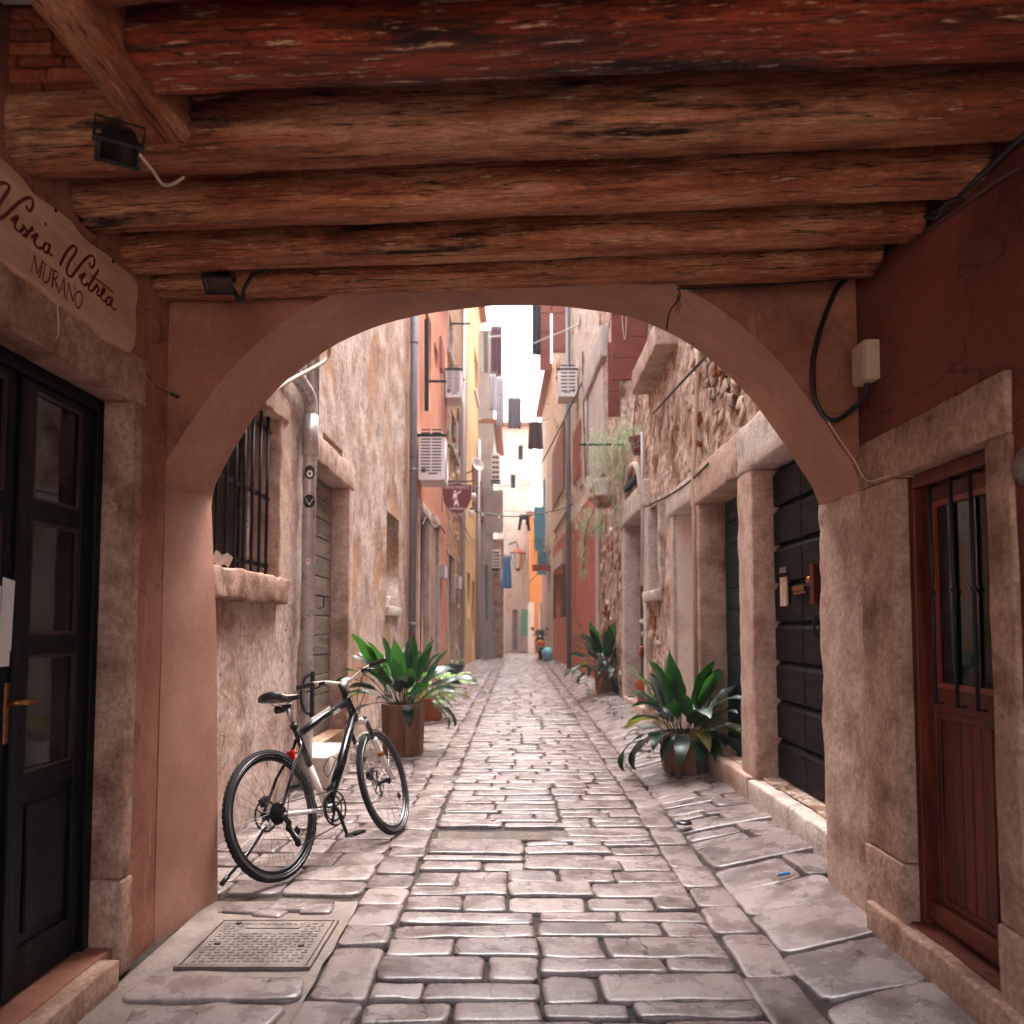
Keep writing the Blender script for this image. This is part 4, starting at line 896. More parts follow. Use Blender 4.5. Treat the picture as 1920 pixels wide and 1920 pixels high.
def pipe(name, pts, r, mt, label, collars=(), parent=None, smooth_k=0, cat='drain pipe'):
    P_ = smooth_pts(pts, smooth_k) if smooth_k else [Vector(p) for p in pts]
    t = thing(name, label, cat, P_[0])
    MB().tube(P_, r, 14).build('pipe', M[mt], t, smooth=True)
    for c in collars:
        c = Vector(c); MB().lathe(c + Vector((0, 0, -.03)), [(r, 0), (r * 1.12, .004), (r * 1.12, .056), (r, .06)], 14).build('collar', M[mt], t, smooth=True)
    return t
PX = Side(-1.78, 0, -1.78, 1, 1); pu, _ = PX.at(579, 1000); px_ = -1.78
ez = PX.at(590, 765)[1]
dp = pipe('drain_pipe', [(px_, pu, .0), (px_, pu, ez - .08), (px_, pu, ez), (px_ - .005, pu - .03, ez + .05), (px_ - .01, pu - .12, ez + .085), (px_ - .03, pu - 1.2, ez + .22)], .058, 'zinc', 'grey zinc drain pipe bending towards the arch behind the bicycle', [(px_, pu, ez - .42)])
MB().tube([(px_, pu, ez - .45), (px_, pu, ez - .10)], .068, 14).build('sleeve', M['zinc'], dp, smooth=True)
pipe('drain_pipe', [(px_ - .02, pu + .14, ez - .1), (px_ - .02, pu + .14, 7.2)], .055, 'zinc', 'upright grey drain pipe rising above the bend of the zinc pipe')
st = thing('pipe_sticker', 'round black sticker with a white triangle on the zinc pipe', 'sticker', (px_, pu - .06, PX.at(579, 941)[1]))
def pipe_patch(z0, ww, hh, mt, nm, root, bump_=.0, shape='disc', col_=None):
    """A sticker that follows the round of the pipe; drawn towards the street."""
    mb = MB(); a0 = math.atan2(-pu, -px_) ; r = .0588 + bump_
    pl = [(ww * math.cos(t * math.pi / 12), hh * math.sin(t * math.pi / 12)) for t in range(24)] if shape == 'disc' else shape
    K = len(pl); c = len(mb.v)
    def pt(x, z): t = a0 + x / r; return Vector((px_ + r * math.cos(t), pu + r * math.sin(t), z0 + z))
    for f in (1, .6, .25): mb.v += [pt(x * f, z * f) for x, z in pl]
    mb.v.append(pt(0, 0))
    for q in range(2):
        for i in range(K): mb.f.append((q * K + i, q * K + (i + 1) % K, (q + 1) * K + (i + 1) % K, (q + 1) * K + i))
    for i in range(K): mb.f.append((2 * K + i, 2 * K + (i + 1) % K, 3 * K))
    return mb.build(nm, M[mt], root), pt
zz = PX.at(579, 941)[1]
_, pt = pipe_patch(zz, .055, .058, 'cable', 'disc', st)
for a, b in (((-.03, .02), (.03, .02)), ((.03, .02), (0, -.032)), ((0, -.032), (-.03, .02))):
    MB().tube([pt(*a) * 1.0, pt(*b)], .0032, 5).build('line', M['paper'], st)
zz = PX.at(581, 888)[1]
s2 = thing('pipe_sticker', 'small cut-out sticker of a figure in a dark hood, high on the zinc pipe', 'sticker', (px_, pu - .06, zz))
pipe_patch(zz, .046, .06, 'cable', 'hood', s2); pipe_patch(zz - .012, .026, .03, 'paper', 'face', s2, .0012); pipe_patch(zz - .012, .010, .013, 'cable', 'eye', s2, .0024)
zz = PX.at(586, 1056)[1]; s3 = thing('pipe_sticker', 'tiny white and red sticker lower on the zinc pipe', 'sticker', (px_, pu - .06, zz))
pipe_patch(zz, .018, .026, 'paper', 'paper', s3); pipe_patch(zz + .004, .008, .010, 'reflex', 'mark', s3, .001)
c1 = [at_y(488, 757, 4.3), at_y(530, 722, 4.5), at_y(600, 683, 4.9), at_y(612, 672, 5.0), at_y(618, 655, 5.0), at_y(614, 630, 4.9)]
tag(MB().tube(smooth_pts(c1, 5), .012, 8).build('pale_conduit', M['conduit'], smooth=True, loc=c1[0]), 'pale plastic tube slanting from the arch across the bend of the pipe', 'conduit')

def pebble_variants(mt_name, k, flatn=.5):
    out = []
    for i in range(k):
        mb = MB(); n, m = 9, 5; s0 = random.random() * 60; base = 0
        for a in range(m):
            th = (a + .5) / m * math.pi
            for b in range(n):
                ph = 2 * math.pi * b / n; v = Vector((math.sin(th) * math.cos(ph), math.cos(th), math.sin(th) * math.sin(ph)))
                e = .30; v = Vector([math.copysign(abs(c) ** e, c) for c in v]); v = Vector((v.x, v.y + .25 * v.z * noise.noise(Vector((s0, 1, 1))), v.z)); v *= 1 + .55 * noise.noise(v * 1.3 + Vector((s0, 0, 0))) + .22 * noise.noise(v * 3 + Vector((s0, 4, 0))); mb.v.append(v)
        for a in range(m - 1):
            for b in range(n): mb.f.append((a * n + b, a * n + (b + 1) % n, (a + 1) * n + (b + 1) % n, (a + 1) * n + b))
        mb.f.append(tuple(range(n))[::-1]); mb.f.append(tuple((m - 1) * n + b for b in range(n)))
        out.append(mb.mesh('wall_stone', M[mt_name], True))
    return out
def set_stones(parent, fr, u0, u1, z0, z1, count, meshes, sz, name='wall_stone', keep=None, n_=.0):
    put = []
    for _ in range(count * 6):
        if len(put) >= count: break
        u, z = random.uniform(u0, u1), random.uniform(z0, z1)
        a = random.uniform(*sz); b = a * random.uniform(.4, .75)
        if keep and not keep(u, z): continue
        if any(abs(u - q[0]) < (a + q[2]) * .85 and abs(z - q[1]) < (b + q[3]) * .85 for q in put): continue
        put.append((u, z, a, b)); o = bpy.data.objects.new(name, random.choice(meshes)); C.objects.link(o)
        o.parent = parent; o.matrix_parent_inverse = ROOTS[parent.name].inverted()
        o.location = fr.p(u, n_ - .010, z); o.scale = (.026 + a * .10, a, b); o.rotation_euler = (random.uniform(-.5, .5), 0, 0)
        if hasattr(fr, 'y') and not hasattr(fr, 'k'): o.scale = (a, .035 + a * .2, b); o.rotation_euler = (0, random.uniform(-.15, .15), 0)
ST_L = pebble_variants('wall_left', 5)
M['wall_stone_pale'] = mat('pale_wall_stones', ['#a3886f', '#bfa692', '#d3c1b2'], ns=6, rough=.9, bump=.9, bs=20, bd=.02, vary=.22, fine=.25, spec=.2)
M['wall_stone_red'] = mat('red_wall_bricks', ['#8a4028', '#a3583c', '#b47050'], ns=6, rough=.9, bump=.9, bs=20, bd=.02, vary=.22, fine=.25, spec=.2)
ST_P, ST_R = pebble_variants('wall_stone_pale', 6), pebble_variants('wall_stone_red', 4)


# ------------------------------------------------------------------ right stone house: gate, green door, pale doorway, window, door
R1 = Side(1.76, 4.16, 1.76, 17, -1)
h2 = thing('right_stone_house', 'old rubble stone house on the right with dark wooden doors', 'house', (1.76, 10, 0))
U = lambda px, py=1150, n=0.0: R1.at(px, py, n)[0]
Z = lambda px, py, n=0.0: R1.at(px, py, n)[1]
g0, g1 = 4.45, U(1425); gz = Z(1447, 862)
e0, e1 = U(1398), U(1319); ez1 = Z(1330, 935)
p0, p1 = U(1308), U(1268); pz1 = Z(1285, 952)
v0, v1 = U(1240), U(1221); vz0, vz1 = Z(1230, 1108), Z(1230, 948)
b0, b1 = U(1213), U(1176); bz1 = Z(1195, 968)
E2 = U(1126, 1100)
uw0, uw1 = 9.6, 10.7
facade(R1, 4.155, E2, -.05, 8.2, [(g0, g1, .27, gz, .17), (e0, e1, .27, ez1, .26), (p0, p1, .2, pz1, .45), (v0, v1, vz0, vz1, .25), (b0, b1, .25, bz1, .26), (uw0, uw1, 4.75, 6.4, .25), (12.6, 13.6, 4.4, 6.2, .25)],
       step=.10, amp=.035, fs=2.4, back=4, seed=11).build('wall', M['wall_right'], h2, smooth=True)
S2 = lambda nm, *a, m='stone', **k: MB().rbox(R1, *a, **k).build(nm, M[m], h2, smooth=True)
S2('stone_pillar', g1, e0, -.16, .05, .10, gz, r=.025, amp=.012, fs=5)
S2('stone_pillar', e1, e1 + .26, -.25, .035, .20, ez1, r=.025, amp=.010, fs=5)
S2('stone_jamb', p1, p1 + .2, -.3, .03, .15, pz1, m='stone_pale', r=.02, amp=.006)
S2('stone_jamb', p0 - .16, p0, -.3, .03, .15, pz1, r=.02, amp=.008)
S2('stone_jamb', b1, b1 + .28, -.24, .05, .15, bz1, m='stone_pale', r=.03, amp=.012)
S2('stone_jamb', b0 - .22, b0, -.24, .05, .15, bz1, m='stone_pale', r=.03, amp=.014)
S2('stone_lintel', 4.2, e0 - .02, -.16, .06, gz + .003, gz + .36, m='stone_pale', r=.03, amp=.014)
S2('stone_lintel', e0 - .017, e1 + .32, -.24, .05, ez1 + .003, ez1 + .34, r=.03, amp=.014)
S2('stone_lintel', p0 - .2, p1 + .25, -.28, .05, pz1 + .003, pz1 + .26, m='stone_pale', r=.025, amp=.01)
S2('stone_lintel', b0 - .26, b1 + .34, -.24, .07, bz1 + .003, bz1 + .36, m='stone_pale', r=.03, amp=.012)
S2('window_sill', v0 - .12, v1 + .12, -.2, .10, vz0 - .13, vz0, m='stone_pale', r=.03, amp=.014)
S2('window_jamb', v1, v1 + .14, -.2, .035, vz0, vz1 + .05, m='stone_pale', r=.02, amp=.01)
S2('window_jamb', v0 - .2, v0, -.2, .035, vz0, vz1 + .05, m='stone_pale', r=.02, amp=.014)
S2('door_step', 4.2, g1 + .04, -.16, .10, -.02, .255, m='stone_pale', r=.035, amp=.012, step=.07)
S2('door_step', g1 + .05, e1 + .1, -.25, .085, -.02, .265, r=.035, amp=.012, step=.07)
S2('door_step', b0 - .1, b1 + .1, -.25, .07, .0, .26, r=.03, amp=.01)
S2('window_sill', 8.8, 10.75, -.2, .24, 4.45, 4.72, m='stone', r=.03, amp=.014)
# black gate: two leaves of overlapping boards
gm = U(1517, 1150, -.15)
for a, b in ((g0, gm - .006), (gm + .006, g1)):
    gt = MB().fbox(R1, a, b, -.168, -.155, .28, gz - .003).build('gate_leaf', M['black_gate'], h2)
    h_ = (gz - .29) / 8
    for i in range(8):
        q = .285 + i * h_
        MB().prism([R1.p(a, n_, z_) for n_, z_ in ((-.154, q), (-.112, q), (-.108, q + h_ - .055), (-.145, q + h_ - .012), (-.154, q + h_ - .012))], R1.p(b, 0, 0) - R1.p(a, 0, 0)).build('plank', M['black_gate'], gt, local=True, bev=.004)
G = lambda px, py: R1.at(px, py, -.09)
def gate_bit(nm, x0, y0, x1, y1, n0, n1, mt):
    u1_, z1_ = G(x0, y0); u0_, z0_ = G(x1, y1); return MB().fbox(R1, min(u0_, u1_), max(u0_, u1_), n0, n1, min(z0_, z1_), max(z0_, z1_)).build(nm, M[mt], gt, local=True, bev=.002)
gate_bit('letter_plate', 1463, 1083, 1476, 1136, -.10, -.085, 'stone'); gate_bit('name_plate', 1462, 1065, 1473, 1073, -.10, -.086, 'alloy')
gate_bit('letter_slot', 1487, 1100, 1508, 1106, -.10, -.084, 'brass'); gate_bit('letter_slot', 1489, 1110, 1511, 1112, -.10, -.084, 'brass')
gate_bit('lock_rail', 1523, 1058, 1532, 1132, -.105, -.07, 'brown_door')
u, z = G(1515, 1087); MB().lathe(R1.p(u, -.10, z), [(0, .02), (.018, .02), (.024, .005), (.024, 0)], 14, (-1, 0, 0)).build('key_plate', M['brass'], gt, local=True)
u, z = G(1540, 1150); MB().tube(smooth_pts([R1.p(u, -.1, z), R1.p(u, -.05, z - .02), R1.p(u, -.05, z - .12), R1.p(u, -.1, z - .16)]), .008, 6).build('handle', M['iron'], gt, local=True)
gd = MB().fbox(R1, e0, e1, -.258, -.24, .28, ez1).build('green_door', M['green_door'], h2)
h_ = (ez1 - .28) / 11
for i in range(11): MB().fbox(R1, e0 + .01, e1 - .01, -.239, -.212 + random.uniform(-.003, .003), .28 + i * h_ + .004, .28 + (i + 1) * h_ - .004).build('plank', M['green_door'], gd, local=True, bev=.006)
MB().fbox(R1, p0, p1, -.449, -.44, .2, pz1).build('door', M['cream'], h2)
rv = MB(); rv.fbox(R1, p1 - .012, p1 - .002, -.44, -.01, .2, pz1 - .002); rv.build('plaster_reveal', M['cream'], h2)
vb = MB().fbox(R1, v0, v1, -.249, -.235, vz0, vz1).build('window', M['dark'], h2)
bd_ = MB().fbox(R1, b0, b1, -.258, -.24, .26, bz1).build('plank_door', M['grey_plank'], h2)
h_ = (bz1 - .26) / 11
for i in range(11): MB().fbox(R1, b0 + .01, b1 - .01, -.239, -.21, .26 + i * h_ + .004, .26 + (i + 1) * h_ - .004).build('plank', M['shutter_dark'], bd_, local=True, bev=.006)
# half-moon niche over the far door
nu, nz_ = R1.at(1190, 930); pts = [R1.p(nu + .85 * math.cos(t * math.pi / 12), .03, nz_ - .1 + .55 * math.sin(t * math.pi / 12)) for t in range(13)]
MB().tube(pts, .05, 8).build('relieving_arch', M['stone_pale'], h2, smooth=True)
a, b = R1.at(1178, 918), R1.at(1200, 895); MB().bar(R1.p(a[0], .03, a[1]), R1.p(b[0], .03, b[1]), .10, .10).build('niche_hole', M['dark'], h2, bev=.02)
# upper window with open shutters
MB().fbox(R1, uw0, uw1, -.249, -.235, 4.75, 6.4).build('window', M['dark'], h2)
MB().fbox(R1, 12.6, 13.6, -.249, -.235, 4.4, 6.2).build('window', M['dark'], h2)
def shutter_leaf(fr_far_u, n0, n1, z0, z1, mt='shutter_brown', parent=None, fr=R1, th=.035, boards=6):
    o = MB().fbox(fr, fr_far_u, fr_far_u + th, n0, n1, z0, z1).build('shutter', M[mt], parent)
    h_ = (z1 - z0) / boards
    for i in range(boards): MB().fbox(fr, fr_far_u - .018, fr_far_u - .001, n0 + .004, n1 - .004, z0 + i * h_ + .004, z0 + (i + 1) * h_ - .004).build('shutter_board', M[mt], o, local=True, bev=.004)
    return o
shutter_leaf(uw1 + .02, .02, .50, Z(1215, 716), 6.4, parent=h2)
o = MB().fbox(R1, uw0 - .62, uw0 - .04, .02, .06, 4.8, 6.4).build('shutter', M['shutter_brown'], h2)
shutter_leaf(13.65, .02, .22, Z(1165, 780), 6.2, parent=h2)
MB().bar(R1.p(uw1 + .3, .0, Z(1150, 712)), R1.p(uw1 + .3, .5, Z(1150, 712)), .03).build('shutter_stay', M['iron'], h2)
wl = [R1.p(uw1 - .05, .38, Z(1190, 590)), R1.p(uw1 - .06, .36, Z(1190, 672)), R1.p(uw1 - .06, .32, Z(1197, 680)), R1.p(uw1 - .05, .30, Z(1195, 600))]
tag(MB().tube(smooth_pts(wl), .006, 6).build('shutter_cord', M['conduit'], smooth=True, loc=wl[0]), 'loop of pale cord hanging on the open red-brown shutter', 'cord')
# rubble where the plaster has gone
def rub(u, z): return z > 2.98 + .22 * noise.noise(Vector((u * 1.2, z, 0))) and noise.noise(Vector((u * 1.1 + 5, z * 1.1, 4))) > -.25
set_stones(h2, R1, 4.3, 8.2, 2.95, 4.9, 110, ST_P + ST_P[:3] + ST_L, (.04, .11), keep=rub)
set_stones(h2, R1, 4.8, 7.8, 3.1, 4.3, 60, ST_R, (.035, .08), keep=lambda u, z: noise.noise(Vector((u * 1.4, z * 1.4, 8))) > .0, name='wall_brick', n_=.01)
set_stones(h2, R1, v0 - .1, v1 + 1.0, .3, 1.65, 22, ST_P + ST_R[:1], (.05, .12), n_=.005)
set_stones(h2, R1, b1 + .3, E2 - .1, .4, 3.2, 40, ST_P + ST_R[:2], (.07, .15), n_=.005)
# vertical pipe between green door and pale doorway, wire across the wall
u, _ = R1.at(1301, 1100, .06)
pipe('conduit_pipe', [R1.p(u - .4, .05, 4.4), R1.p(u - .2, .05, 3.6), R1.p(u, .05, ez1 + .3), R1.p(u, .05, .25)], .022, 'conduit', 'thin cream conduit running down the right wall beside the green door', cat='conduit')
u, _ = R1.at(1206, 1000, .06)
pipe('conduit_pipe', [R1.p(u, .06, 4.0), R1.p(u, .06, bz1 + .3), R1.p(u, .09, 1.9)], .022, 'pale_pipe', 'pale conduit running down the wall below the red hanging pot', cat='conduit')
a, b = R1.at(1330, 650, .1), R1.at(1218, 775, .1); m_ = R1.at(1275, 720, .1)
wl = [R1.p(a[0], .05, a[1]), R1.p(m_[0], .10, m_[1]), R1.p(b[0], .05, b[1])]
tag(MB().tube(smooth_pts(wl), .014, 6).build('wall_wire', M['cable'], smooth=True, loc=wl[0]), 'dark cable slanting down the rubble wall below the stone sill', 'cable')
# ------------------------------------------------------------------ the houses further down the alley
def win(parent, fr, u0, u1, z0, z1, rev=.2, mt='dark', frame=None, bars=0, name='window', sill=None):
    """A window or door set back in an opening: backing, frame, mullions."""
    w = MB().fbox(fr, u0, u1, -rev + .002, -rev + .02, z0, z1).build(name, M[mt], parent)
    if frame:
        f = MB(); t = min(.07, (u1 - u0) * .12)
        f.fbox(fr, u0, u0 + t, -rev + .022, -rev + .06, z0, z1); f.fbox(fr, u1 - t, u1, -rev + .022, -rev + .06, z0, z1)
        f.fbox(fr, u0 + t, u1 - t, -rev + .022, -rev + .06, z0, z0 + t); f.fbox(fr, u0 + t, u1 - t, -rev + .022, -rev + .06, z1 - t, z1)
        for i in range(bars): u = u0 + (u1 - u0) * (i + 1) / (bars + 1); f.fbox(fr, u - t / 3, u + t / 3, -rev + .022, -rev + .055, z0 + t, z1 - t)
        f.build('frame', M[frame], w, local=True)
        MB().fbox(fr, u0 + t, u1 - t, -rev + .026, -rev + .03, z0 + t, z1 - t).build('pane', M['glass'], w, local=True)
    if sill: MB().fbox(fr, u0 - .08, u1 + .08, .002, .10, z0 - .10, z0 - .002).build('sill', M[sill], w, local=True, bev=.01)
    return w
def px_rect(fr, x0, y0, x1, y1, n=0.0):
    """u and z range of a photo rectangle on a wall (y taken in its middle)."""
    xm = (x0 + x1) / 2; a, b = fr.at(x0, (y0 + y1) / 2, n)[0], fr.at(x1, (y0 + y1) / 2, n)[0]
    return (min(a, b), max(a, b), fr.at(xm, y1, n)[1], fr.at(xm, y0, n)[1])
def roofslab(parent, fr, u0, u1, z, mt='roof'):
    MB().fbox(fr, u0 - .05, u1 + .05, -2.6, .28, z + .003, z + .14).build('roof', M[mt], parent)

# left: orange house
L2 = Side(-1.86, 13.9, -1.84, 21.5, 1)
q1, q2 = px_rect(L2, 785, 965, 803, 1238), px_rect(L2, 813, 985, 821, 1225)
q3, q4 = px_rect(L2, 797, 590, 808, 765), px_rect(L2, 814, 652, 822, 690)
q1 = (q1[0], q1[1], .12, q1[3]); q2 = (q2[0], q2[1], .12, q2[3])
h3 = thing('orange_house', 'salmon orange house with a dark glazed doorway and air conditioner on the left', 'house', (-1.86, 17, 0))
EL2 = L2.at(836, 1100)[0]
facade(L2, E1 + .005, EL2, -.05, 9.8, [(*q1, .2), (*q2, .2), (*q3, .15), (*q4, .15)], step=.6, amp=.012, back=4).build('wall', M['orange'], h3, smooth=True)
win(h3, L2, *q1, .2, 'room', 'dark_door', 1, name='glazed_door'); win(h3, L2, *q2, .2, 'room', 'dark_door', 0, name='glazed_door')
win(h3, L2, *q3, .15, 'cloth_white', 'white', 1); win(h3, L2, *q4, .15, 'cloth_white', 'white', 0)
for q in (q1, q2):
    MB().rbox(L2, q[0] - .16, q[0], -.1, .03, .1, q[3]).build('door_jamb', M['stone_pale'], h3, smooth=True); MB().rbox(L2, q[1], q[1] + .16, -.1, .03, .1, q[3]).build('door_jamb', M['stone_pale'], h3, smooth=True)
    MB().rbox(L2, q[0] - .2, q[1] + .2, -.1, .035, q[3] + .003, q[3] + .2, m=0).build('door_lintel', M['stone_pale'], h3, smooth=True) if False else MB().rbox(L2, q[0] - .2, q[1] + .2, -.1, .035, q[3] + .003, q[3] + .2).build('door_lintel', M['stone_pale'], h3, smooth=True)
roofslab(h3, L2, E1, EL2, 9.8)
u, z = L2.at(794, 715); MB().bar(L2.p(u, .02, z), L2.p(u, .45, z), .04).build('bracket', M['iron'], h3)
a, b = L2.at(800, 600, .1), L2.at(800, 770, .1); MB().bar(L2.p(a[0], .1, a[1]), L2.p(b[0], .1, b[1]), .08).build('shutter_edge', M['iron'], h3)
u = L2.at(776, 1000, .12)[0]; pz = [L2.p(u, .10, z) for z in (.02, 9.7)]
pipe('drain_pipe', pz, .065, 'grey_pipe', 'tall dark grey drain pipe where the stone house meets the orange house', [L2.p(u, .10, z) for z in (1.4, 4.0, 6.2)])
# stone house after it
L3 = Side(-1.86, 21.3, -1.86, 27, 1); EL3 = L3.at(866, 1150)[0]
h4 = thing('rubble_house', 'narrow rubble stone house between the orange and the yellow house', 'house', (-1.86, 24, 0))
q = [px_rect(L3, 838, 1042, 851, 1240), px_rect(L3, 839, 590, 848, 672), px_rect(L3, 843, 775, 856, 850)]; q[0] = (q[0][0], q[0][1], .1, q[0][3])
facade(L3, EL2 + .005, EL3, -.05, 12.6, [(*x, .25) for x in q], step=.3, amp=.04, back=4, seed=5).build('wall', M['wall_stone2'], h4, smooth=True)
win(h4, L3, *q[0], .25, 'shutter_dark', None, name='door'); win(h4, L3, *q[1], .25, 'dark', 'shutter_brown', 1, sill='stone_pale'); win(h4, L3, *q[2], .25, 'dark', 'shutter_brown', 1, sill='stone_pale')
for x in q:
    MB().rbox(L3, x[0] - .2, x[0], -.1, .04, x[2], x[3] + .1).build('jamb', M['stone_pale'], h4, smooth=True); MB().rbox(L3, x[1], x[1] + .2, -.1, .04, x[2], x[3] + .1).build('jamb', M['stone_pale'], h4, smooth=True)
roofslab(h4, L3, EL2, EL3, 12.6)
u, z = L3.at(845, 607); MB().bar(L3.p(u, .02, z), L3.p(u, .55, z), .04).build('clothes_bracket', M['iron'], h4)
set_stones(h4, L3, EL2 + .3, EL3 - .2, 4.6, 7.0, 40, ST_P + ST_R[:2], (.09, .17)); set_stones(h4, L3, q[0][1] + .3, EL3 - .1, .3, 4.2, 36, ST_P, (.09, .18))
u = L3.at(868, 1000, .1)[0]
pipe('drain_pipe', [L3.p(u, .1, z) for z in (.02, 12.5)], .07, 'pale_pipe', 'pale drain pipe at the corner of the rubble house and the yellow house', [L3.p(u, .1, 3.0), L3.p(u, .1, 7.5)])
# yellow house
L4 = Side(-1.86, 26.7, -1.74, 36, 1); EL4 = L4.at(901, 1150)[0]
h5 = thing('yellow_house', 'tall ochre yellow house with white framed windows down the alley', 'house', (-1.8, 31, 0))
q = [px_rect(L4, 889, 665, 896, 745), px_rect(L4, 876, 1075, 881, 1160), px_rect(L4, 885, 1090, 889, 1240), px_rect(L4, 903 - 6, 730, 900, 790), px_rect(L4, 889, 870, 896, 960)]
facade(L4, EL3 + .005, EL4, -.05, 15.8, [(*x, .2) for x in q], step=.8, amp=.015, back=4).build('wall', M['yellow'], h5, smooth=True)
for x, m_, f_ in zip(q, ('cloth_white', 'dark', 'shutter_brown', 'cloth_white', 'dark'), ('white', 'stone_pale', None, 'white', 'white')): win(h5, L4, *x, .2, m_, f_, 1, sill='white' if m_ == 'cloth_white' else None)
roofslab(h5, L4, EL3, EL4, 15.8)
u = L4.at(897, 1100, .1)[0]
pipe('drain_pipe', [L4.p(u, .1, z) for z in (.02, 9.4)], .08, 'pale_pipe', 'pale drain pipe with a bent foot on the yellow house', [L4.p(u, .1, 2.2)])
MB().fbox(L4, u - .05, EL4, .004, .22, 6.0, 7.6).build('brown_shutter', M['shutter_brown'], h5)
MB().fbox(L4, EL4 - 1.2, EL4 - .2, .004, .03, .3, 2.0).build('orange_door', M['amber'], h5)
# grey stone house that steps out at the end, its front and its flank
h6 = thing('grey_house', 'pale grey house stepping out into the alley with a stone corner pier', 'house', (-1.2, 36.5, 0))
YF = 36.2; F5 = Front(YF); xa, xb = F5.at(902, 1100)[0], F5.at(925, 1100)[0]; xc = F5.at(944, 1100)[0]
facade(F5, -3.5, xb, -.05, 10.5, [(*px_rect(F5, 908, 1060, 915, 1165), .2), (*px_rect(F5, 905, 620, 916, 700), .2)], step=.8, amp=.02, back=7.5).build('wall', M['greywall'], h6, smooth=True)
win(h6, F5, *px_rect(F5, 908, 1060, 915, 1165), .2, 'cloth_white', 'white', 0); win(h6, F5, *px_rect(F5, 905, 620, 916, 700), .2, 'cloth_white', 'white', 0)
MB().rbox(F5, xb + .003, xc, -7, .12, -.05, F5.at(930, 1010)[1], r=.05, amp=.03, step=.3).build('corner_pier', M['stone'], h6, smooth=True)
MB().fbox(F5, xb - .35, xc - .02, .13, .16, F5.at(930, 1000)[1], F5.at(930, 920)[1]).build('grey_panel', M['greywall'], h6)
MB().fbox(F5, -3.5, xc - .1, -7, .02, 10.503, 10.7).build('roof', M['roof'], h6)
# pale house across the end
F6 = Front(45.5); h7 = thing('pale_end_house', 'pale cream house closing the alley with mint green shutter and doorway', 'house', (0, 45.5, 0))
dq, sq = px_rect(F6, 961, 1143, 971, 1216), px_rect(F6, 977, 1142, 990, 1192); dq = (dq[0], dq[1], .05, dq[3])
uq = [px_rect(F6, 958, 890, 966, 915), px_rect(F6, 972, 835, 980, 862), px_rect(F6, 958, 1034, 964, 1048)]
xr = F6.at(997, 1100)[0]
facade(F6, -4, xr, -.05, F6.at(960, 800)[1], [(*dq, .25)] + [(*x, .15) for x in uq], step=.8, amp=.02, back=6).build('wall', M['cream'], h7, smooth=True)
win(h7, F6, *dq, .25, 'greywall', None, name='door')
for x in uq: win(h7, F6, *x, .15, 'dark', None)
MB().fbox(F6, *sq[:2], .003, .05, *sq[2:]).build('shutter', M['shutter_green'], h7)
for x in (dq,): MB().fbox(F6, x[0] - .14, x[0] - .003, -.1, .03, .05, x[3] + .12).build('door_jamb', M['cream'], h7); MB().fbox(F6, x[1] + .003, x[1] + .14, -.1, .03, .05, x[3] + .12).build('door_jamb', M['cream'], h7)
MB().fbox(F6, -4.2, xr + .1, -6, .3, F6.at(960, 800)[1] + .003, F6.at(960, 800)[1] + .2).build('roof', M['roof'], h7)
# right: red house
R2 = Side(1.76, 17.05, 1.36, 31.5, -1); h8 = thing('red_house', 'brick red plastered house on the right with brown shutters', 'house', (1.6, 24, 0))
er = R2.at(1037, 1150)[0]; zs_ = R2.at(1090, 955)[1]
q = [px_rect(R2, 1042, 1075, 1058, 1158), px_rect(R2, 1036 + 2, 820, 1060, 935), px_rect(R2, 1100, 760, 1116, 900)]
facade(R2, E2 + .005, er, -.05, zs_, [(*q[0], .2)], step=.6, amp=.012, back=4).build('wall', M['red'], h8, smooth=True)
facade(R2, E2 + .005, er - .002, zs_ + .001, 13.6, [(*q[2], .2)], step=.5, amp=.03, back=4, seed=2).build('upper_wall', M['palestone'], h8, smooth=True)
win(h8, R2, *q[0], .2, 'shutter_dark', None); win(h8, R2, *q[2], .2, 'shutter_brown', None)
x = q[0]
MB().fbox(R2, x[0] - .55, x[0] - .02, .004, .05, x[2], x[3] + .15).build('shutter', M['shutter_dark'], h8, bev=.006); MB().fbox(R2, x[1] + .02, x[1] + .7, .004, .05, x[2], x[3] + .15).build('shutter', M['shutter_dark'], h8, bev=.006)
MB().fbox(R2, x[0] - .2, x[1] + .4, .004, .08, x[3] + .2, x[3] + .7).build('lintel', M['stone_pale'], h8, bev=.01)
MB().fbox(R2, *q[1][:2], .004, .06, *q[1][2:]).build('shutter', M['shutter_brown'], h8, bev=.008)
x = px_rect(R2, 1040, 960, 1064, 1060); MB().fbox(R2, x[0], x[1], .004, .07, x[3] - .35, x[3]).build('cornice', M['stone_pale'], h8, bev=.03)
MB().fbox(R2, E2 + .01, E2 + .45, .004, .05, .05, zs_ - .05).build('pale_edge', M['stone_pale'], h8, bev=.01)
x = px_rect(R2, 1105, 655, 1142, 712); MB().rbox(R2, x[0], x[1], .0, .16, x[2], x[3], r=.05, amp=.02, step=.15).build('chimney_breast', M['greywall'], h8, smooth=True)
x = px_rect(R2, 1112, 712, 1138, 850); MB().rbox(R2, x[0], x[1], .0, .10, zs_, x[3], r=.05, amp=.02, step=.2).build('chimney_flue', M['greywall'], h8, smooth=True)
roofslab(h8, R2, E2, er, 13.6)
set_stones(h8, R2, E2 + 1, er - .4, zs_ + .3, zs_ + 6.5, 60, ST_P, (.12, .22))
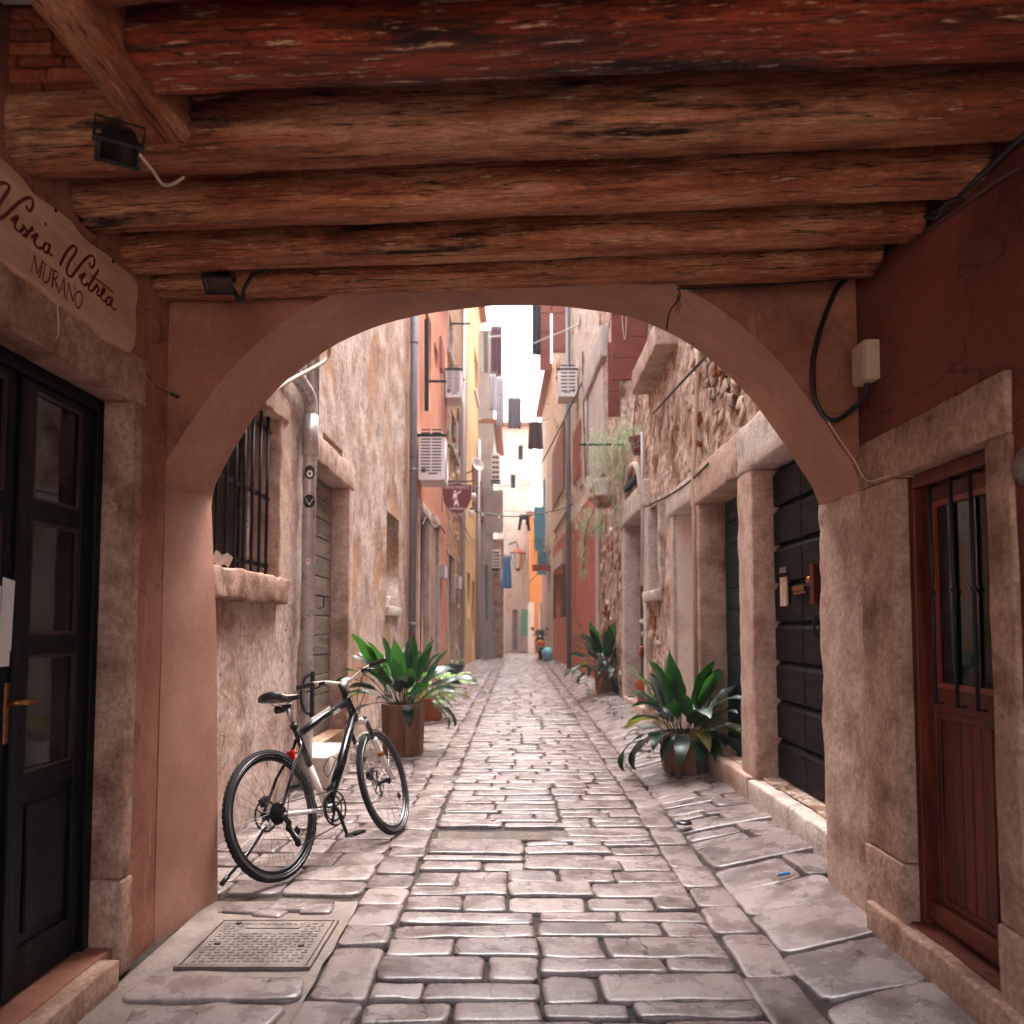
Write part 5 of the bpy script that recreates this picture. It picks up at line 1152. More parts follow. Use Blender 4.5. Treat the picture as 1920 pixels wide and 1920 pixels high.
# big faded red shutters standing out over the alley
su = R2.at(1040, 640, .4)[0]; x = [at_y(px, 640, su).x for px in (1012, 1034, 1052)]; za, zb_ = at_y(1030, 694, su).z, at_y(1030, 560, su).z
for a, b in ((x[0], x[1] - .03), (x[1] + .03, x[2] + .5)):
    o = MB().box(a, b, su, su + .06, za + (.55 if a > x[1] else 0), zb_ + 1).build('shutter', M['shutter_pink'], h8, bev=.01)
    for k in range(6): MB().box(a + .03, b - .03, su - .03, su - .002, za + .6 + k * .6, za + 1.14 + k * .6).build('shutter_board', M['shutter_pink'], o, local=True)
wl = [at_y(998, 645, su - 2), at_y(1102, 602, su - 4)]
tag(MB().tube(wl, .02, 6).build('clothes_pole', M['pale_pipe'], loc=wl[0]), 'pale pole slanting in front of the big faded red shutters', 'pole')
u = R2.at(1066, 1000, .12)[0]
pipe('drain_pipe', [R2.p(u, .12, z) for z in (.02, 11.0)], .07, 'grey_pipe', 'lilac grey drain pipe on the red house', [R2.p(u, .12, 2.6), R2.p(u, .12, 5.2)])
u = R2.at(1101, 880, .1)[0]
pipe('conduit_pipe', [R2.p(u, .1, R2.at(1101, 905)[1]), R2.p(u, .1, R2.at(1101, 720)[1])], .035, 'pale_pipe', 'thin pink conduit beside the hanging greenery on the right', cat='conduit')
# blue shuttered and orange houses at the far right
R3 = Side(1.37, 31.55, 1.12, 41, -1); h9 = thing('blue_shutter_house', 'narrow pale house with sky blue shutters past the red house', 'house', (1.3, 36, 0))
e3 = 39.0
facade(R3, er + .01, e3, -.05, 11.5, [(*px_rect(R3, 1028, 1062, 1033, 1140), .2)], step=.8, amp=.03, back=4).build('wall', M['palestone'], h9, smooth=True)
roofslab(h9, R3, er + .1, e3, 11.5)
for (x0, y0, x1, y1, nm) in ((1001, 950, 1021, 1033, 'shutter'), (1008, 1034, 1026, 1078, 'shutter'), (1019, 895, 1026, 1010, 'shutter')):
    yy = 35.6 + (0.8 if nm == 'shutter' and y0 < 940 else 0); a, b = at_y(x0, y1, yy), at_y(x1, y0, yy); MB().box(a.x, b.x, yy, yy + .06, a.z, b.z).build('shutter', M['shutter_blue'], h9, bev=.01)
F7 = Front(41.5); h10 = thing('bright_orange_house', 'bright orange house at the end of the alley behind the scooter', 'house', (1.0, 41.5, 0))
xo = F7.at(994, 1100)[0]
dq = px_rect(F7, 1011, 1130, 1026, 1190)
facade(F7, xo, 3, -.05, F7.at(1005, 965)[1], [(*dq, .2)], step=.8, amp=.01, back=5).build('wall', M['amber'], h10, smooth=True)
win(h10, F7, *dq, .2, 'cloth_white', 'white', 0)
MB().fbox(F7, xo - .2, 3, -5, .3, F7.at(1005, 965)[1] + .003, F7.at(1005, 965)[1] + .15).build('roof', M['roof'], h10)
MB().fbox(F7, xo - .12, xo + .2, .01, .04, .02, F7.at(1000, 1130)[1]).build('corner_stone', M['cream'], h10)

# clutter on the fronts: cables, meter boxes, small shutters
def facade_run(fr, pts, label, r=.02, mt='cable'):
    q = [fr.p(fr.at(x_, y_, .05)[0], .05, fr.at(x_, y_, .05)[1]) for x_, y_ in pts]
    tag(MB().tube(smooth_pts(q, 4), r, 6).build('facade_cable', M[mt], smooth=True, loc=q[0]), label, 'cable', 'cables along the house fronts')
facade_run(L2, [(792, 985), (800, 970), (812, 990), (824, 985), (835, 1000)], 'black cable looping over the doorways of the orange house', .016)
facade_run(L2, [(829, 700), (830, 830), (829, 960)], 'upright cable near the far edge of the orange house', .016, 'cloth_grey')
facade_run(L4, [(870, 985), (884, 1010), (898, 1016)], 'cable sagging across the yellow house', .018)
facade_run(L4, [(872, 600), (874, 780), (873, 900)], 'upright pale cable by the near edge of the yellow house', .03, 'pale_pipe')
facade_run(R2, [(1126, 985), (1100, 1000), (1080, 985), (1062, 1010), (1046, 1020)], 'thin cable looping across the red wall', .016)
facade_run(R2, [(1098, 905), (1094, 760), (1092, 660)], 'upright cable on the upper wall of the red house', .018)
facade_run(R1, [(1330, 868), (1290, 905), (1252, 930), (1215, 948)], 'black cable tacked along the lintels of the right stone house', .012)
for fr_, a_, lb_ in ((L3, (853, 1080, 858, 1105), 'grey meter box beside the rubble house door'), (L2, (824, 1060, 829, 1085), 'white meter box on the orange house')):
    q_ = px_rect(fr_, *a_); mb_ = thing('meter_box', lb_, 'meter box', fr_.p(q_[0], .0, q_[2]))
    MB().fbox(fr_, q_[0], q_[1], .004, .12, q_[2], q_[3]).build('case', M['greywall'], mb_, bev=.01); MB().fbox(fr_, q_[0] + .04, q_[1] - .04, .121, .13, q_[2] + .03, q_[3] - .03).build('door', M['white'], mb_, bev=.005)
for fr_, par_, a_, m_ in ((L4, h5, (885, 868, 888, 962), 'shutter_brown'), (L4, h5, (897, 868, 899, 962), 'shutter_brown'), (L2, h3, (824, 640, 830, 700), 'shutter_pink'), (L3, h4, (857, 772, 861, 852), 'shutter_brown'), (R2, h8, (1078, 800, 1090, 900), 'shutter_pink'), (R2, h8, (1117, 770, 1122, 900), 'shutter_brown')):
    q_ = px_rect(fr_, *a_); o = MB().fbox(fr_, q_[0], q_[1], .006, .05, q_[2], q_[3]).build('shutter', M[m_], par_)
    n_ = max(4, int((q_[3] - q_[2]) / .16))
    for k in range(n_): MB().fbox(fr_, q_[0] + .06, q_[1] - .06, .051, .066, q_[2] + .05 + (q_[3] - q_[2] - .1) * k / n_, q_[2] + .05 + (q_[3] - q_[2] - .1) * (k + .75) / n_).build('slat', M[m_], o, local=True)
# ------------------------------------------------------------------ air conditioners
def aircon(c, w, h, L, label, rows=14, group='air conditioners on the alley walls', side=1):
    """c: lower corner nearest the wall and the viewer; w stands out from the wall, L runs along it."""
    t = thing('air_conditioner', label, 'air conditioner', c, group=group); b = lambda nm, mb, m='white', **k: mb.build(nm, M[m], t, local=True, **k)
    s = side
    X = lambda a, b_: (min(s * a, s * b_), max(s * a, s * b_))
    b('casing', MB().box(*X(0, w), 0, L, 0, h), bev=.015)
    b('end_panel', MB().box(*X(.02, w - .02), -.012, -.001, .02, h - .02), bev=.005)
    v = MB()
    for i in range(rows):
        z = .08 + (h * .80 - .08) * i / (rows - 1)
        for a in (.12, .54): v.box(*X(w * a, w * (a + .36)), -.016, -.0125, z, z + (h * .72 / rows) * .55)
    for i in range(2): v.box(*X(w * .14, w * .3), -.016, -.0125, h * .86 + i * .05, h * .86 + i * .05 + .025)
    b('vent_slot', v, 'vent')
    b('badge', MB().box(*X(w * .4, w * .75), -.016, -.0125, h * .86, h * .9), 'grey_pipe')
    g = MB()
    for i in range(9): r = .05 + .03 * i; g.ring(Vector((s * (w + .006), L * .6, h * .5)), (1, 0, 0), r * min(1, h / .62), .004, 20, 4)
    b('fan_guard', g, 'white')
    b('mounting_bracket', MB().box(*X(-.02, w + .04), -.02, .04, -.06, -.004).box(*X(-.02, w + .04), L - .06, L - .0, -.06, -.004), 'iron')
    return t
def ac_at(fr, px0, py0, px1, py1, L, label, rows=12, near=True):
    u, _ = fr.at(px0 if fr.side == 1 else px1, (py0 + py1) / 2, .04)
    a, b = at_y(px0, py1, u), at_y(px1, py0, u)
    return aircon((a.x if fr.side == 1 else b.x, u, a.z), b.x - a.x, b.z - a.z, L, label, rows, side=fr.side)
ac_at(L2, 784, 898, 832, 813, .9, 'large white air conditioner with slotted end on the orange wall', 14)
ac_at(L3, 835, 744, 864, 690, .9, 'white air conditioner mounted higher beside the pale drain pipe', 14)
ac_at(R2, 1048, 742, 1083, 690, .8, 'white air conditioner on the upper wall of the red house', 8)
u = 35.0
for (x0, y0, x1, y1, lb) in ((923, 1031, 938, 1065, 'small white air conditioner with square slots low beside the blue shirt'), (921, 850, 937, 900, 'grey boxed air conditioner high on the grey house')):
    a, b = at_y(x0, y1, u), at_y(x1, y0, u); aircon((a.x, u, a.z), b.x - a.x, b.z - a.z, .7, lb, 5)
MB().build
# satellite dish and lamp clutter at the end of the yellow wall
sd = at_y(893, 873, 29); t = thing('satellite_dish', 'small pale satellite dish on the yellow wall above the shield sign', 'satellite dish', sd)
MB().lathe((0, 0, 0), [(.0, 0), (.1, .015), (.2, .06), (.26, .11), (.255, .115), (.19, .07), (.0, .012)], 18, (.6, -.7, .3)).build('dish', M['white'], t, smooth=True, local=True)
MB().tube([(0, 0, 0), (-.2, .1, -.2), (L4.x(29) - sd.x, .1, -.25)], .025, 6).build('arm', M['iron'], t, local=True)

# ------------------------------------------------------------------ shield sign for the apartments
su_ = 18.3; a, b = at_y(830, 964, su_), at_y(884, 906, su_)
cx, ww, hh = (a.x + b.x) / 2, (b.x - a.x), b.z - a.z
ss = thing('hanging_sign', 'maroon shield sign with a white dancing figure hanging from a wall bracket', 'sign', (cx, su_, (a.z + b.z) / 2))
half = [(.0, .50), (.10, .48), (.16, .44), (.5, .45), (.5, .12), (.46, -.1), (.36, -.28), (.2, -.42), (0, -.5)]
pl = [(x, z) for x, z in half] + [(-x, z) for x, z in half[-2:0:-1]]
MB().prism([Vector((x * ww, .015, z * hh)) for x, z in pl], (0, -.03, 0)).build('board', M['maroon'], ss, local=True)
tm = Matrix.Translation((0, -.018, .35 * hh)) @ Matrix.Rotation(R(90), 4, 'X') @ Matrix.Scale(.92, 4, (1, 0, 0))
text('APARTMENTS', ww * .145, M['sign_white'], ss, 'lettering', tm)
f = MB()
def blob(pts, rs): f.tube([Vector((x * ww, -.018, z * hh)) for x, z in pts], [r * ww for r in rs], 8)
blob([(-.08, .26), (-.07, .20)], [.035, .05]); blob([(-.09, .16), (-.13, .05), (-.14, -.05)], [.025, .022, .015]); blob([(-.03, .14), (.05, .18), (.14, .24)], [.04, .03, .015]); blob([(-.06, .17), (-.05, .05), (-.03, -.08)], [.04, .05, .045])
blob([(-.04, -.08), (-.08, -.2), (-.10, -.26)], [.04, .03, .025]); blob([(-.02, -.08), (.03, -.2), (.06, -.26)], [.045, .03, .025])
f.v = [Vector((v.x, -.0165 + (v.y + .018) * .12, v.z)) for v in f.v]; f.build('figure', M['sign_white'], ss, local=True, smooth=True)
f = MB()
for k in range(9): f.box((-.26 + .06 * k) * ww, (-.26 + .06 * k + .045) * ww, -.018, -.0155, -.345 * hh, -.30 * hh)
f.build('small_lettering', M['sign_white'], ss, local=True)
MB().tube([(-ww * .9, .0, hh * .56), (ww * .52, 0, hh * .56)], .018, 6).tube([(-ww * .3, 0, hh * .56), (-ww * .3, 0, hh * .44)], .008, 5).tube([(ww * .3, 0, hh * .56), (ww * .3, 0, hh * .44)], .008, 5).build('bracket', M['iron'], ss, local=True)
for (px, py, nm, lb) in ((887, 930, 'bulb_lamp', 'small white bulb lamp beside the upper edge of the shield sign'), (884, 962, 'bulb_lamp', 'white lantern bulb below the right edge of the shield sign')):
    c = at_y(px, py, su_ + .1); t = thing(nm, lb, 'lamp', c)
    MB().lathe((0, 0, 0), [(0, -.11), (.06, -.08), (.08, 0), (.05, .06), (.02, .08)], 14).build('globe', M['paper'], t, local=True, smooth=True); MB().lathe((0, 0, .07), [(.035, 0), (.03, .05), (0, .05)], 10).build('cap', M['iron'], t, local=True)
# street lantern on the end house
c = at_y(971, 1045, 44.6); t = thing('street_lantern', 'wall lantern with copper roof on the pale end house', 'street lamp', c)
MB().lathe((0, 0, .22), [(.46, 0), (.44, .04), (.24, .18), (.08, .28), (0, .36)], 14).build('roof', M['roof'], t, local=True); MB().lathe((0, 0, -.62), [(.18, 0), (.4, .8)], 8).build('glass_body', M['paper'], t, local=True)
for k in range(6):
    q = k * math.pi / 3; MB().bar((.18 * math.cos(q), .18 * math.sin(q), -.62), (.42 * math.cos(q), .42 * math.sin(q), .2), .03).build('frame_bar', M['iron'], t, local=True)
MB().tube([(0, 0, .6), (-.1, .4, .9), (-.5, .85, .8)], .04, 6).build('arm', M['iron'], t, local=True); MB().lathe((0, 0, -.78), [(0, 0), (.1, .06), (.16, .16)], 8).build('finial', M['iron'], t, local=True)

# ------------------------------------------------------------------ lines across the alley, washing
def sag(p, q, s, k=12): p, q = Vector(p), Vector(q); return [p.lerp(q, i / k) - Vector((0, 0, s * 4 * (i / k) * (1 - i / k))) for i in range(k + 1)]
def wire(p, q, s, r, label, mt='cable', cat='cable'):
    pts = sag(p, q, s); return tag(MB().tube(pts, r, 6).build('overhead_wire', M[mt], smooth=True, loc=pts[0]), label, cat)
wire(at_y(886, 957, 20), at_y(1075, 945, 20), .22, .018, 'dark string of lights sagging across the alley at first floor height')
for k, px in enumerate((905, 935, 1000, 1030)):
    t_ = (px - 886) / 189; c = at_y(886, 957, 20).lerp(at_y(1075, 945, 20), t_) - Vector((0, 0, .22 * 4 * t_ * (1 - t_) + .05))
    o = MB().lathe((0, 0, 0), [(0, -.05), (.035, -.02), (.02, .05)], 8).build('string_bulb', M['paper'], loc=(0, 0, 0)); o.location = c
    tag(o, ('pale bulb nearest the shield sign on the string of lights', 'pale bulb over the grey corner pier on the string of lights', 'pale bulb over the bright orange house on the string of lights', 'pale bulb nearest the red house on the string of lights')[k], 'bulb', 'bulbs on the string of lights')
wire(at_y(840, 905, 19.5), at_y(960, 908, 30), .1, .015, 'thin grey wire running along the left walls above the sign', 'grey_pipe')
wire(at_y(990, 1093, 40), at_y(1046, 1000, 31), .3, .02, 'dark cable sagging in front of the bright orange house')
wire(at_y(1009, 880, 24), at_y(1090, 720, 20), .05, .02, 'cable climbing the upper wall of the red house below the air conditioner')
def cloth(name, x0, y0, x1, y1, Y, mt, label, cat, folds=3, amp=.05, taper=0.0, depth=.0):
    a, b = at_y(x0, y1, Y), at_y(x1, y0, Y); mb = MB(); K, J = 14, 10; s0 = random.random() * 20
    for i in range(K + 1):
        for j in range(J + 1):
            u, w = i / K, j / J; x = a.x + (b.x - a.x) * (u + taper * (.5 - u) * w); z = b.z + (a.z - b.z) * w - .035 * abs(math.sin(3.1416 * 3 * u)) * (1 - .6 * w) + .04 * noise.noise(Vector((u * 4 + s0, w, 0))) * w
            mb.v.append(Vector((x, Y + amp * math.sin(u * folds * 6.28 + s0) * (.3 + w) + depth * u, z)))
    for i in range(K):
        for j in range(J): q = i * (J + 1) + j; mb.f.append((q, q + J + 1, q + J + 2, q + 1))
    o = mb.build(name, M[mt], smooth=True, loc=((a.x + b.x) / 2, Y, b.z))
    for k in range(4): MB().box(-.012, .012, -.02, .02, -.05, .05).xf(Matrix.Translation((a.x - (a.x + b.x) / 2 + (b.x - a.x) * k / 3, amp * math.sin(k / 3 * folds * 6.28 + s0) * .3, .01))).build('peg', M['conduit'], o, local=True)
    sol = o.modifiers.new('solid', 'SOLIDIFY'); sol.thickness = .008
    return tag(o, label, cat)
wire(at_y(925, 735, 27), at_y(1030, 757, 27), .1, .012, 'upper clothes line across the alley against the sky', 'cloth_grey', 'clothes line')
cloth('towel', 952, 744, 977, 803, 26.9, 'cloth_grey', 'grey towel hanging in the sky from the upper clothes line', 'towel')
cloth('sheet', 918, 700, 930, 770, 26.9, 'cloth_white', 'white sheet hanging by the left walls high up', 'sheet', 2); cloth('sheet', 930, 705, 944, 800, 27.4, 'cloth_white', 'longer bluish white sheet hanging beside the first one', 'sheet', 2)
cloth('curtain_cloth', 920, 610, 941, 712, 28, 'cloth_plum', 'plum coloured cloth hanging high on the left against the sky', 'cloth', 2)
MB().build
wire(at_y(915, 632, 28), at_y(945, 630, 27.8), .0, .03, 'white rail holding the plum cloth', 'white', 'rail')
cloth('rug', 992, 790, 1016, 842, 30, 'shutter_dark', 'dark brown rug hanging under the eaves on the right', 'rug', 2, taper=-.2)
cloth('rug', 998, 566, 1014, 665, 24, 'cloth_dark', 'dark fringed cloth hanging beside the faded red shutters', 'cloth', 2)
wire(at_y(990, 792, 30), at_y(1030, 785, 30), .02, .012, 'short line holding the dark brown rug', 'cable', 'clothes line')
wire(at_y(930, 1040, 33), at_y(960, 1042, 33), .02, .012, 'low clothes line by the small air conditioner', 'cable', 'clothes line')
cloth('blue_shirt', 944, 1042, 957, 1103, 33, 'cloth_blue', 'bright blue shirt hanging low by the small air conditioner', 'shirt', 2, taper=-.5)
cloth('white_cloth', 937, 1066, 943, 1088, 33.1, 'cloth_white', 'small white cloth hanging left of the blue shirt', 'cloth', 1)
tr = thing('trousers', 'dark trousers hanging from the string of lights by the end house', 'trousers', at_y(983, 964, 36))
a = at_y(983, 964, 36)
MB().prism([a + Vector((x, 0, z)) for x, z in ((-.2, 0), (.2, 0), (.28, -.75), (.17, -.75), (.05, -.25), (-.08, -.25), (-.17, -.72), (-.3, -.72))], (0, .04, 0)).build('cloth', M['cloth_dark'], tr, bev=.01)
wire(at_y(945, 958, 36), at_y(1025, 958, 36), .05, .012, 'thin line over the end house holding the dark trousers', 'cable', 'clothes line')

# ------------------------------------------------------------------ hanging pots and feathery plants on the right
def wispy(t, c, rx, rz, n, droop=.5, mt='wisp', size=(.10, .22)):
    mb = MB()
    for _ in range(n):
        a, b = random.uniform(0, 6.28), random.random() ** .6
        p = Vector((math.cos(a) * rx * b, math.sin(a) * rx * b, random.uniform(-rz, rz * .5)))
        d = Vector((random.gauss(0, 1), random.gauss(0, 1), random.gauss(-droop, .7))).normalized(); L = random.uniform(*size); s = d.cross(Vector((0, 0, 1))).normalized() * .0055
        q = p + d * L + Vector((0, 0, -L * .3)); m_ = p + d * L * .5
        o = len(mb.v); mb.v += [c + p, c + m_ - s, c + q, c + m_ + s]; mb.f.append((o, o + 1, o + 2, o + 3))
    return kind(mb.build('foliage', M[mt], t, rec=False), 'stuff')
def pot_mesh(r0, r1, h): return [(0, 0), (r0, 0), (r1 * .97, h * .8), (r1 * 1.06, h * .8), (r1 * 1.08, h), (r1 * .95, h), (r1 * .9, h * .82), (0, h * .8)]
c = at_y(1200, 852, 11.4); t = thing('hanging_pot', 'dark red plastic pot with feathery plant hanging on the right wall', 'plant pot', c)
MB().lathe((0, 0, 0), pot_mesh(.10, .15, .24), 20).build('pot', M['maroon'], t, local=True, smooth=False)
wispy(t, c + Vector((0, 0, .3)), .34, .26, 420, .2)
MB().tube([c + Vector((-.1, 0, .24)), c + Vector((-.06, 0, .75)), R1.p(11.4, .02, c.z + .8)], .006, 5).tube([c + Vector((.1, 0, .24)), c + Vector((-.02, 0, .75))], .006, 5).build('hanger', M['rust'], t)
c = at_y(1150, 845, 13.2); t = thing('trailing_plant', 'big grey-green feathery plant trailing from a wall bracket on the right', 'plant', c)
wispy(t, c + Vector((.0, 0, .10)), .42, .50, 1100, .5); wispy(t, c + Vector((.14, 0, -.5)), .18, .7, 380, .9)
MB().bar(c + Vector((-.55, 0, .1)), R1.p(13.2, 0, c.z + .1), .03).build('bracket', M['iron'], t)
c = at_y(1130, 930, 14.6); t = thing('wall_pot', 'white pot on a stone ledge among trailing greenery on the right', 'plant pot', c)
MB().lathe((0, 0, 0), pot_mesh(.12, .17, .30), 20).build('pot', M['white'], t, local=True)
MB().lathe((0, 0, -.22), [(0, 0), (.1, 0), (.26, .18), (.26, .21), (0, .21)], 16).build('ledge', M['stone'], t, local=True)
wispy(t, c + Vector((0, 0, .25)), .30, .2, 260)
c = at_y(1108, 965, 16.2); t = thing('trailing_plant', 'straggly brown-green creeper hanging over the top of the red wall', 'plant', c)
wispy(t, c, .35, .4, 450, .8); wispy(t, c + Vector((-.15, 0, -.7)), .08, .5, 160, 1.2)
MB().tube([c + Vector((.1, .1, .2)), c + Vector((-.1, 0, -.3)), c + Vector((-.16, 0, -1.1))], .012, 5).build('stem', M['rust'], t)
c = at_y(1016, 1025, 33.5); t = thing('balcony_plant', 'dark leafy balcony plant in front of the sky blue shutters', 'plant', c)
wispy(t, c, .45, .8, 900, .2, 'leaf', (.15, .3)); MB().box(c.x - .4, c.x + .3, c.y - .15, c.y + .15, c.z - 1.0, c.z - .75).build('trough', M['pot'], t, bev=.02)
MB().bar((c.x - .1, c.y, c.z - .85), (R3.x(33.5) + .1, c.y, c.z - .85), .04).build('bracket', M['iron'], t)

# ------------------------------------------------------------------ scooter and bag at the far end
c = at_z(1014, 1238, 0.0); t = thing('scooter', 'parked black and orange motor scooter seen from behind', 'scooter', (c.x, c.y, ground(c.x, c.y)))
b = lambda nm, mb, m, **k: mb.build(nm, M[m], t, local=True, **k)
w = b('wheel', MB().ring((0, .1, .24), (1, 0, 0), .18, .06, 24, 8), 'rubber', smooth=True); MB().lathe((-.03, .1, .24), [(0, 0), (.13, 0), (.13, .06), (0, .06)], 14, (1, 0, 0)).build('rim', M['steel'], w, local=True)
w = b('wheel', MB().ring((0, 1.35, .24), (1, 0, 0), .18, .06, 24, 8), 'rubber', smooth=True)
b('tail_body', MB().tube([(0, -.08, .72), (0, .05, .70), (0, .35, .66), (0, .7, .60)], [.10, .19, .21, .14], 14), 'bike_black', smooth=True)
b('tail_panel', MB().tube([(0, -.12, .66), (0, -.06, .66), (0, .06, .66)], [.05, .17, .2], 14), 'amberr', smooth=True)
b('tail_light', MB().box(-.10, .02, -.17, -.13, .70, .76), 'reflex', bev=.01)
b('number_plate', MB().box(-.11, .06, -.14, -.13, .40, .56), 'paper')
b('mudguard', MB().tube([(0, -.1, .52), (0, -.12, .40), (0, -.16, .28)], [.10, .08, .05], 10), 'plastic', smooth=True)
b('seat', MB().tube([(0, .0, .84), (0, .2, .86), (0, .5, .82), (0, .75, .80)], [.10, .15, .14, .08], 12), 'plastic', smooth=True)
b('leg_shield', MB().tube([(0, 1.0, .35), (0, 1.1, .7), (0, 1.15, .98)], [.16, .22, .14], 12), 'bike_black', smooth=True)
b('footboard', MB().box(-.16, .16, .65, 1.1, .26, .32), 'plastic', bev=.02); b('engine', MB().tube([(.02, .0, .3), (.02, .5, .32)], [.12, .14], 10), 'steel', smooth=True)
b('handlebar', MB().tube([(-.34, 1.0, 1.02), (-.1, 1.08, 1.06), (.1, 1.08, 1.06), (.34, 1.0, 1.02)], .022, 8), 'plastic'); b('exhaust', MB().tube([(.16, -.2, .3), (.16, .3, .26)], .06, 10), 'steel', smooth=True)
for s_ in (-1, 1): b('mirror', MB().tube([(s_ * .2, 1.05, 1.06), (s_ * .3, 1.0, 1.24)], .01, 6).lathe((s_ * .32, .98, 1.28), [(0, 0), (.07, 0), (.06, .03), (0, .035)], 12, (0, 1, 0)), 'plastic')
b('screen', MB().box(-.18, .18, 1.16, 1.18, 1.0, 1.24), 'cloth_dark', bev=.01)
c = at_z(1028, 1241, 0.0); mb = MB()
for i in range(9):
    for j in range(14):
        th, ph = i / 8 * math.pi, j / 14 * 6.283; r = .26 * (1 + .25 * noise.noise(Vector((math.cos(ph) * 2, math.sin(ph) * 2, th * 2)))); mb.v.append(Vector((r * math.sin(th) * math.cos(ph), r * math.sin(th) * math.sin(ph), .26 + .28 * math.cos(th))))
for i in range(8):
    for j in range(14): mb.f.append((i * 14 + j, i * 14 + (j + 1) % 14, (i + 1) * 14 + (j + 1) % 14, (i + 1) * 14 + j))
o = mb.build('rubbish_bag', M['bag'], smooth=True); o.location = (c.x, c.y, ground(c.x, c.y) - .01); tag(o, 'pale blue plastic rubbish bag by the corner of the red house', 'bag')
# ------------------------------------------------------------------ aspidistra tubs
def leaf_mesh(mt, el, droop, pet, L, Wd, twist=0.0):
    """A lance leaf on its stalk: folded along the midrib, arching over."""
    mb = MB(); p = Vector((0, 0, 0)); a = el; seg = 5
    stalk = [p.copy()]
    for i in range(3): p = p + Vector((math.cos(a), 0, math.sin(a))) * pet / 3; a -= droop * .08; stalk.append(p.copy())
    mb.tube(stalk, .0035, 5)
    K = 11; rows = []; base = len(mb.v)
    for i in range(K + 1):
        t = i / K; w = Wd * (math.sin(math.pi * min(1, t * 1.02) ** .80) ** .70 if 0 < t < 1 else .01) * .5 + .002
        d = Vector((math.cos(a), 0, math.sin(a))); nrm = Vector((-math.sin(a), 0, math.cos(a))); s = Vector((0, 1, 0))
        tw = twist * t; s2 = s * math.cos(tw) + nrm * math.sin(tw); n2 = nrm * math.cos(tw) - s * math.sin(tw)
        rip = .006 * math.sin(t * 14 + twist * 5)
        for f, up in ((-1, .16), (-.5, .05), (0, 0), (.5, .05), (1, .16)): mb.v.append(p + s2 * w * f + n2 * (up * w * .9 + rip * f))
        p = p + d * L / K; a -= droop * L / K * (.15 + 2.3 * t)
    for i in range(K):
        for j in range(4): q = base + i * 5 + j; mb.f.append((q, q + 1, q + 6, q + 5))
    return mb.mesh('leaf', mt, True, rec=False)
LV = {'up': [leaf_mesh(M['leaf_bright'], R(84 - 5 * i), .30 + .2 * i, .30 + .03 * i, .42 + .02 * i, .140, .2 * (i - 1)) for i in range(3)],
      'mid': [leaf_mesh(M['leaf'], R(80 - 5 * i), .7 + .45 * i, .29, .42, .135, .35 * (i - 2)) for i in range(5)],
      'out': [leaf_mesh(M['leaf'], R(52 - 6 * i), 1.7 + .6 * i, .20, .40, .128, .4 * (i - 2)) for i in range(5)],
      'low': [leaf_mesh(M['leaf'], R(30 - 8 * i), 2.9 + .7 * i, .18, .42, .10, .3 * (i - 1)) for i in range(3)],
      'old': [leaf_mesh(M['leaf_old'], R(45), 2.6, .22, .40, .10, .6)],
      'dry': [leaf_mesh(M['leaf_dry'], R(15), 5.0, .12, .34, .05, .3)]}
def leaves(t, z0, rad, plan, seed, sc=1.0):
    rg = random.Random(seed)
    for key, n in plan:
        ph0 = rg.uniform(0, 6.28)
        for i in range(n):
            o = bpy.data.objects.new('leaf', rg.choice(LV[key])); C.objects.link(o); o.parent = t
            a = ph0 + i * 2.39996; r = rad * rg.uniform(.15, .8)
            o.location = (math.cos(a) * r, math.sin(a) * r, z0 + rg.uniform(-.02, .02)); s = sc * rg.uniform(.78, 1.18); o.scale = (s, s * rg.uniform(.85, 1.15), s); o.rotation_euler = (rg.uniform(-.15, .15), rg.uniform(-.12, .12), a + rg.uniform(-.5, .5))
def tub(name, c, r, h, n, label, plan, seed, rot=0.0, sc=1.0, taper=.92):
    t = thing(name, label, 'potted plant', (c[0], c[1], ground(c[0], c[1]) + .004), (0, 0, rot), 'aspidistras in wooden tubs')
    for k in range(n):
        a0, a1 = 2 * math.pi * k / n, 2 * math.pi * (k + 1) / n; q = []
        for z, f in ((0, taper), (h + random.uniform(-.006, .006), 1)):
            for a, rr in ((a0 + .012, r), (a1 - .012, r), (a1 - .012, r - .022), (a0 + .012, r - .022)): q.append((math.cos(a) * rr * f, math.sin(a) * rr * f, z))
        MB().hexa(q).build('slat', M['planter'], t, local=True, bev=.003)
    MB().lathe((0, 0, h - .07), [(0, .0), (r * .96 * math.cos(math.pi / n) - .02, 0)], n).build('soil', M['soil'], t, local=True)
    MB().lathe((0, 0, .02), [(0, .0), (r * .9 * math.cos(math.pi / n) - .02, 0)], n).build('tub_floor', M['planter'], t, local=True)
    leaves(t, h - .06, r * .8, plan, seed, sc); return t
c = at_z(750, 1420, 0)
tub('potted_aspidistra', (c.x, c.y + .22), .235, .53, 8, 'tall dark wooden tub of aspidistra beside the bicycle', [('up', 7), ('mid', 34), ('out', 9), ('old', 2)], 3, .2, 1.02)
c = at_z(1292, 1455, .07)
tub('potted_aspidistra', (c.x, c.y + .2), .215, .34, 8, 'low wooden tub of wide spreading aspidistra by the green door', [('up', 4), ('mid', 28), ('out', 24), ('low', 4), ('old', 3), ('dry', 2)], 11, .35, 1.0)
c = at_z(1140, 1299, .18)
tub('potted_aspidistra', (c.x, c.y + .2), .225, .38, 8, 'small wooden tub of aspidistra further along the right wall', [('up', 5), ('mid', 28), ('out', 20), ('low', 3), ('old', 3), ('dry', 2)], 14, .1, 1.28)
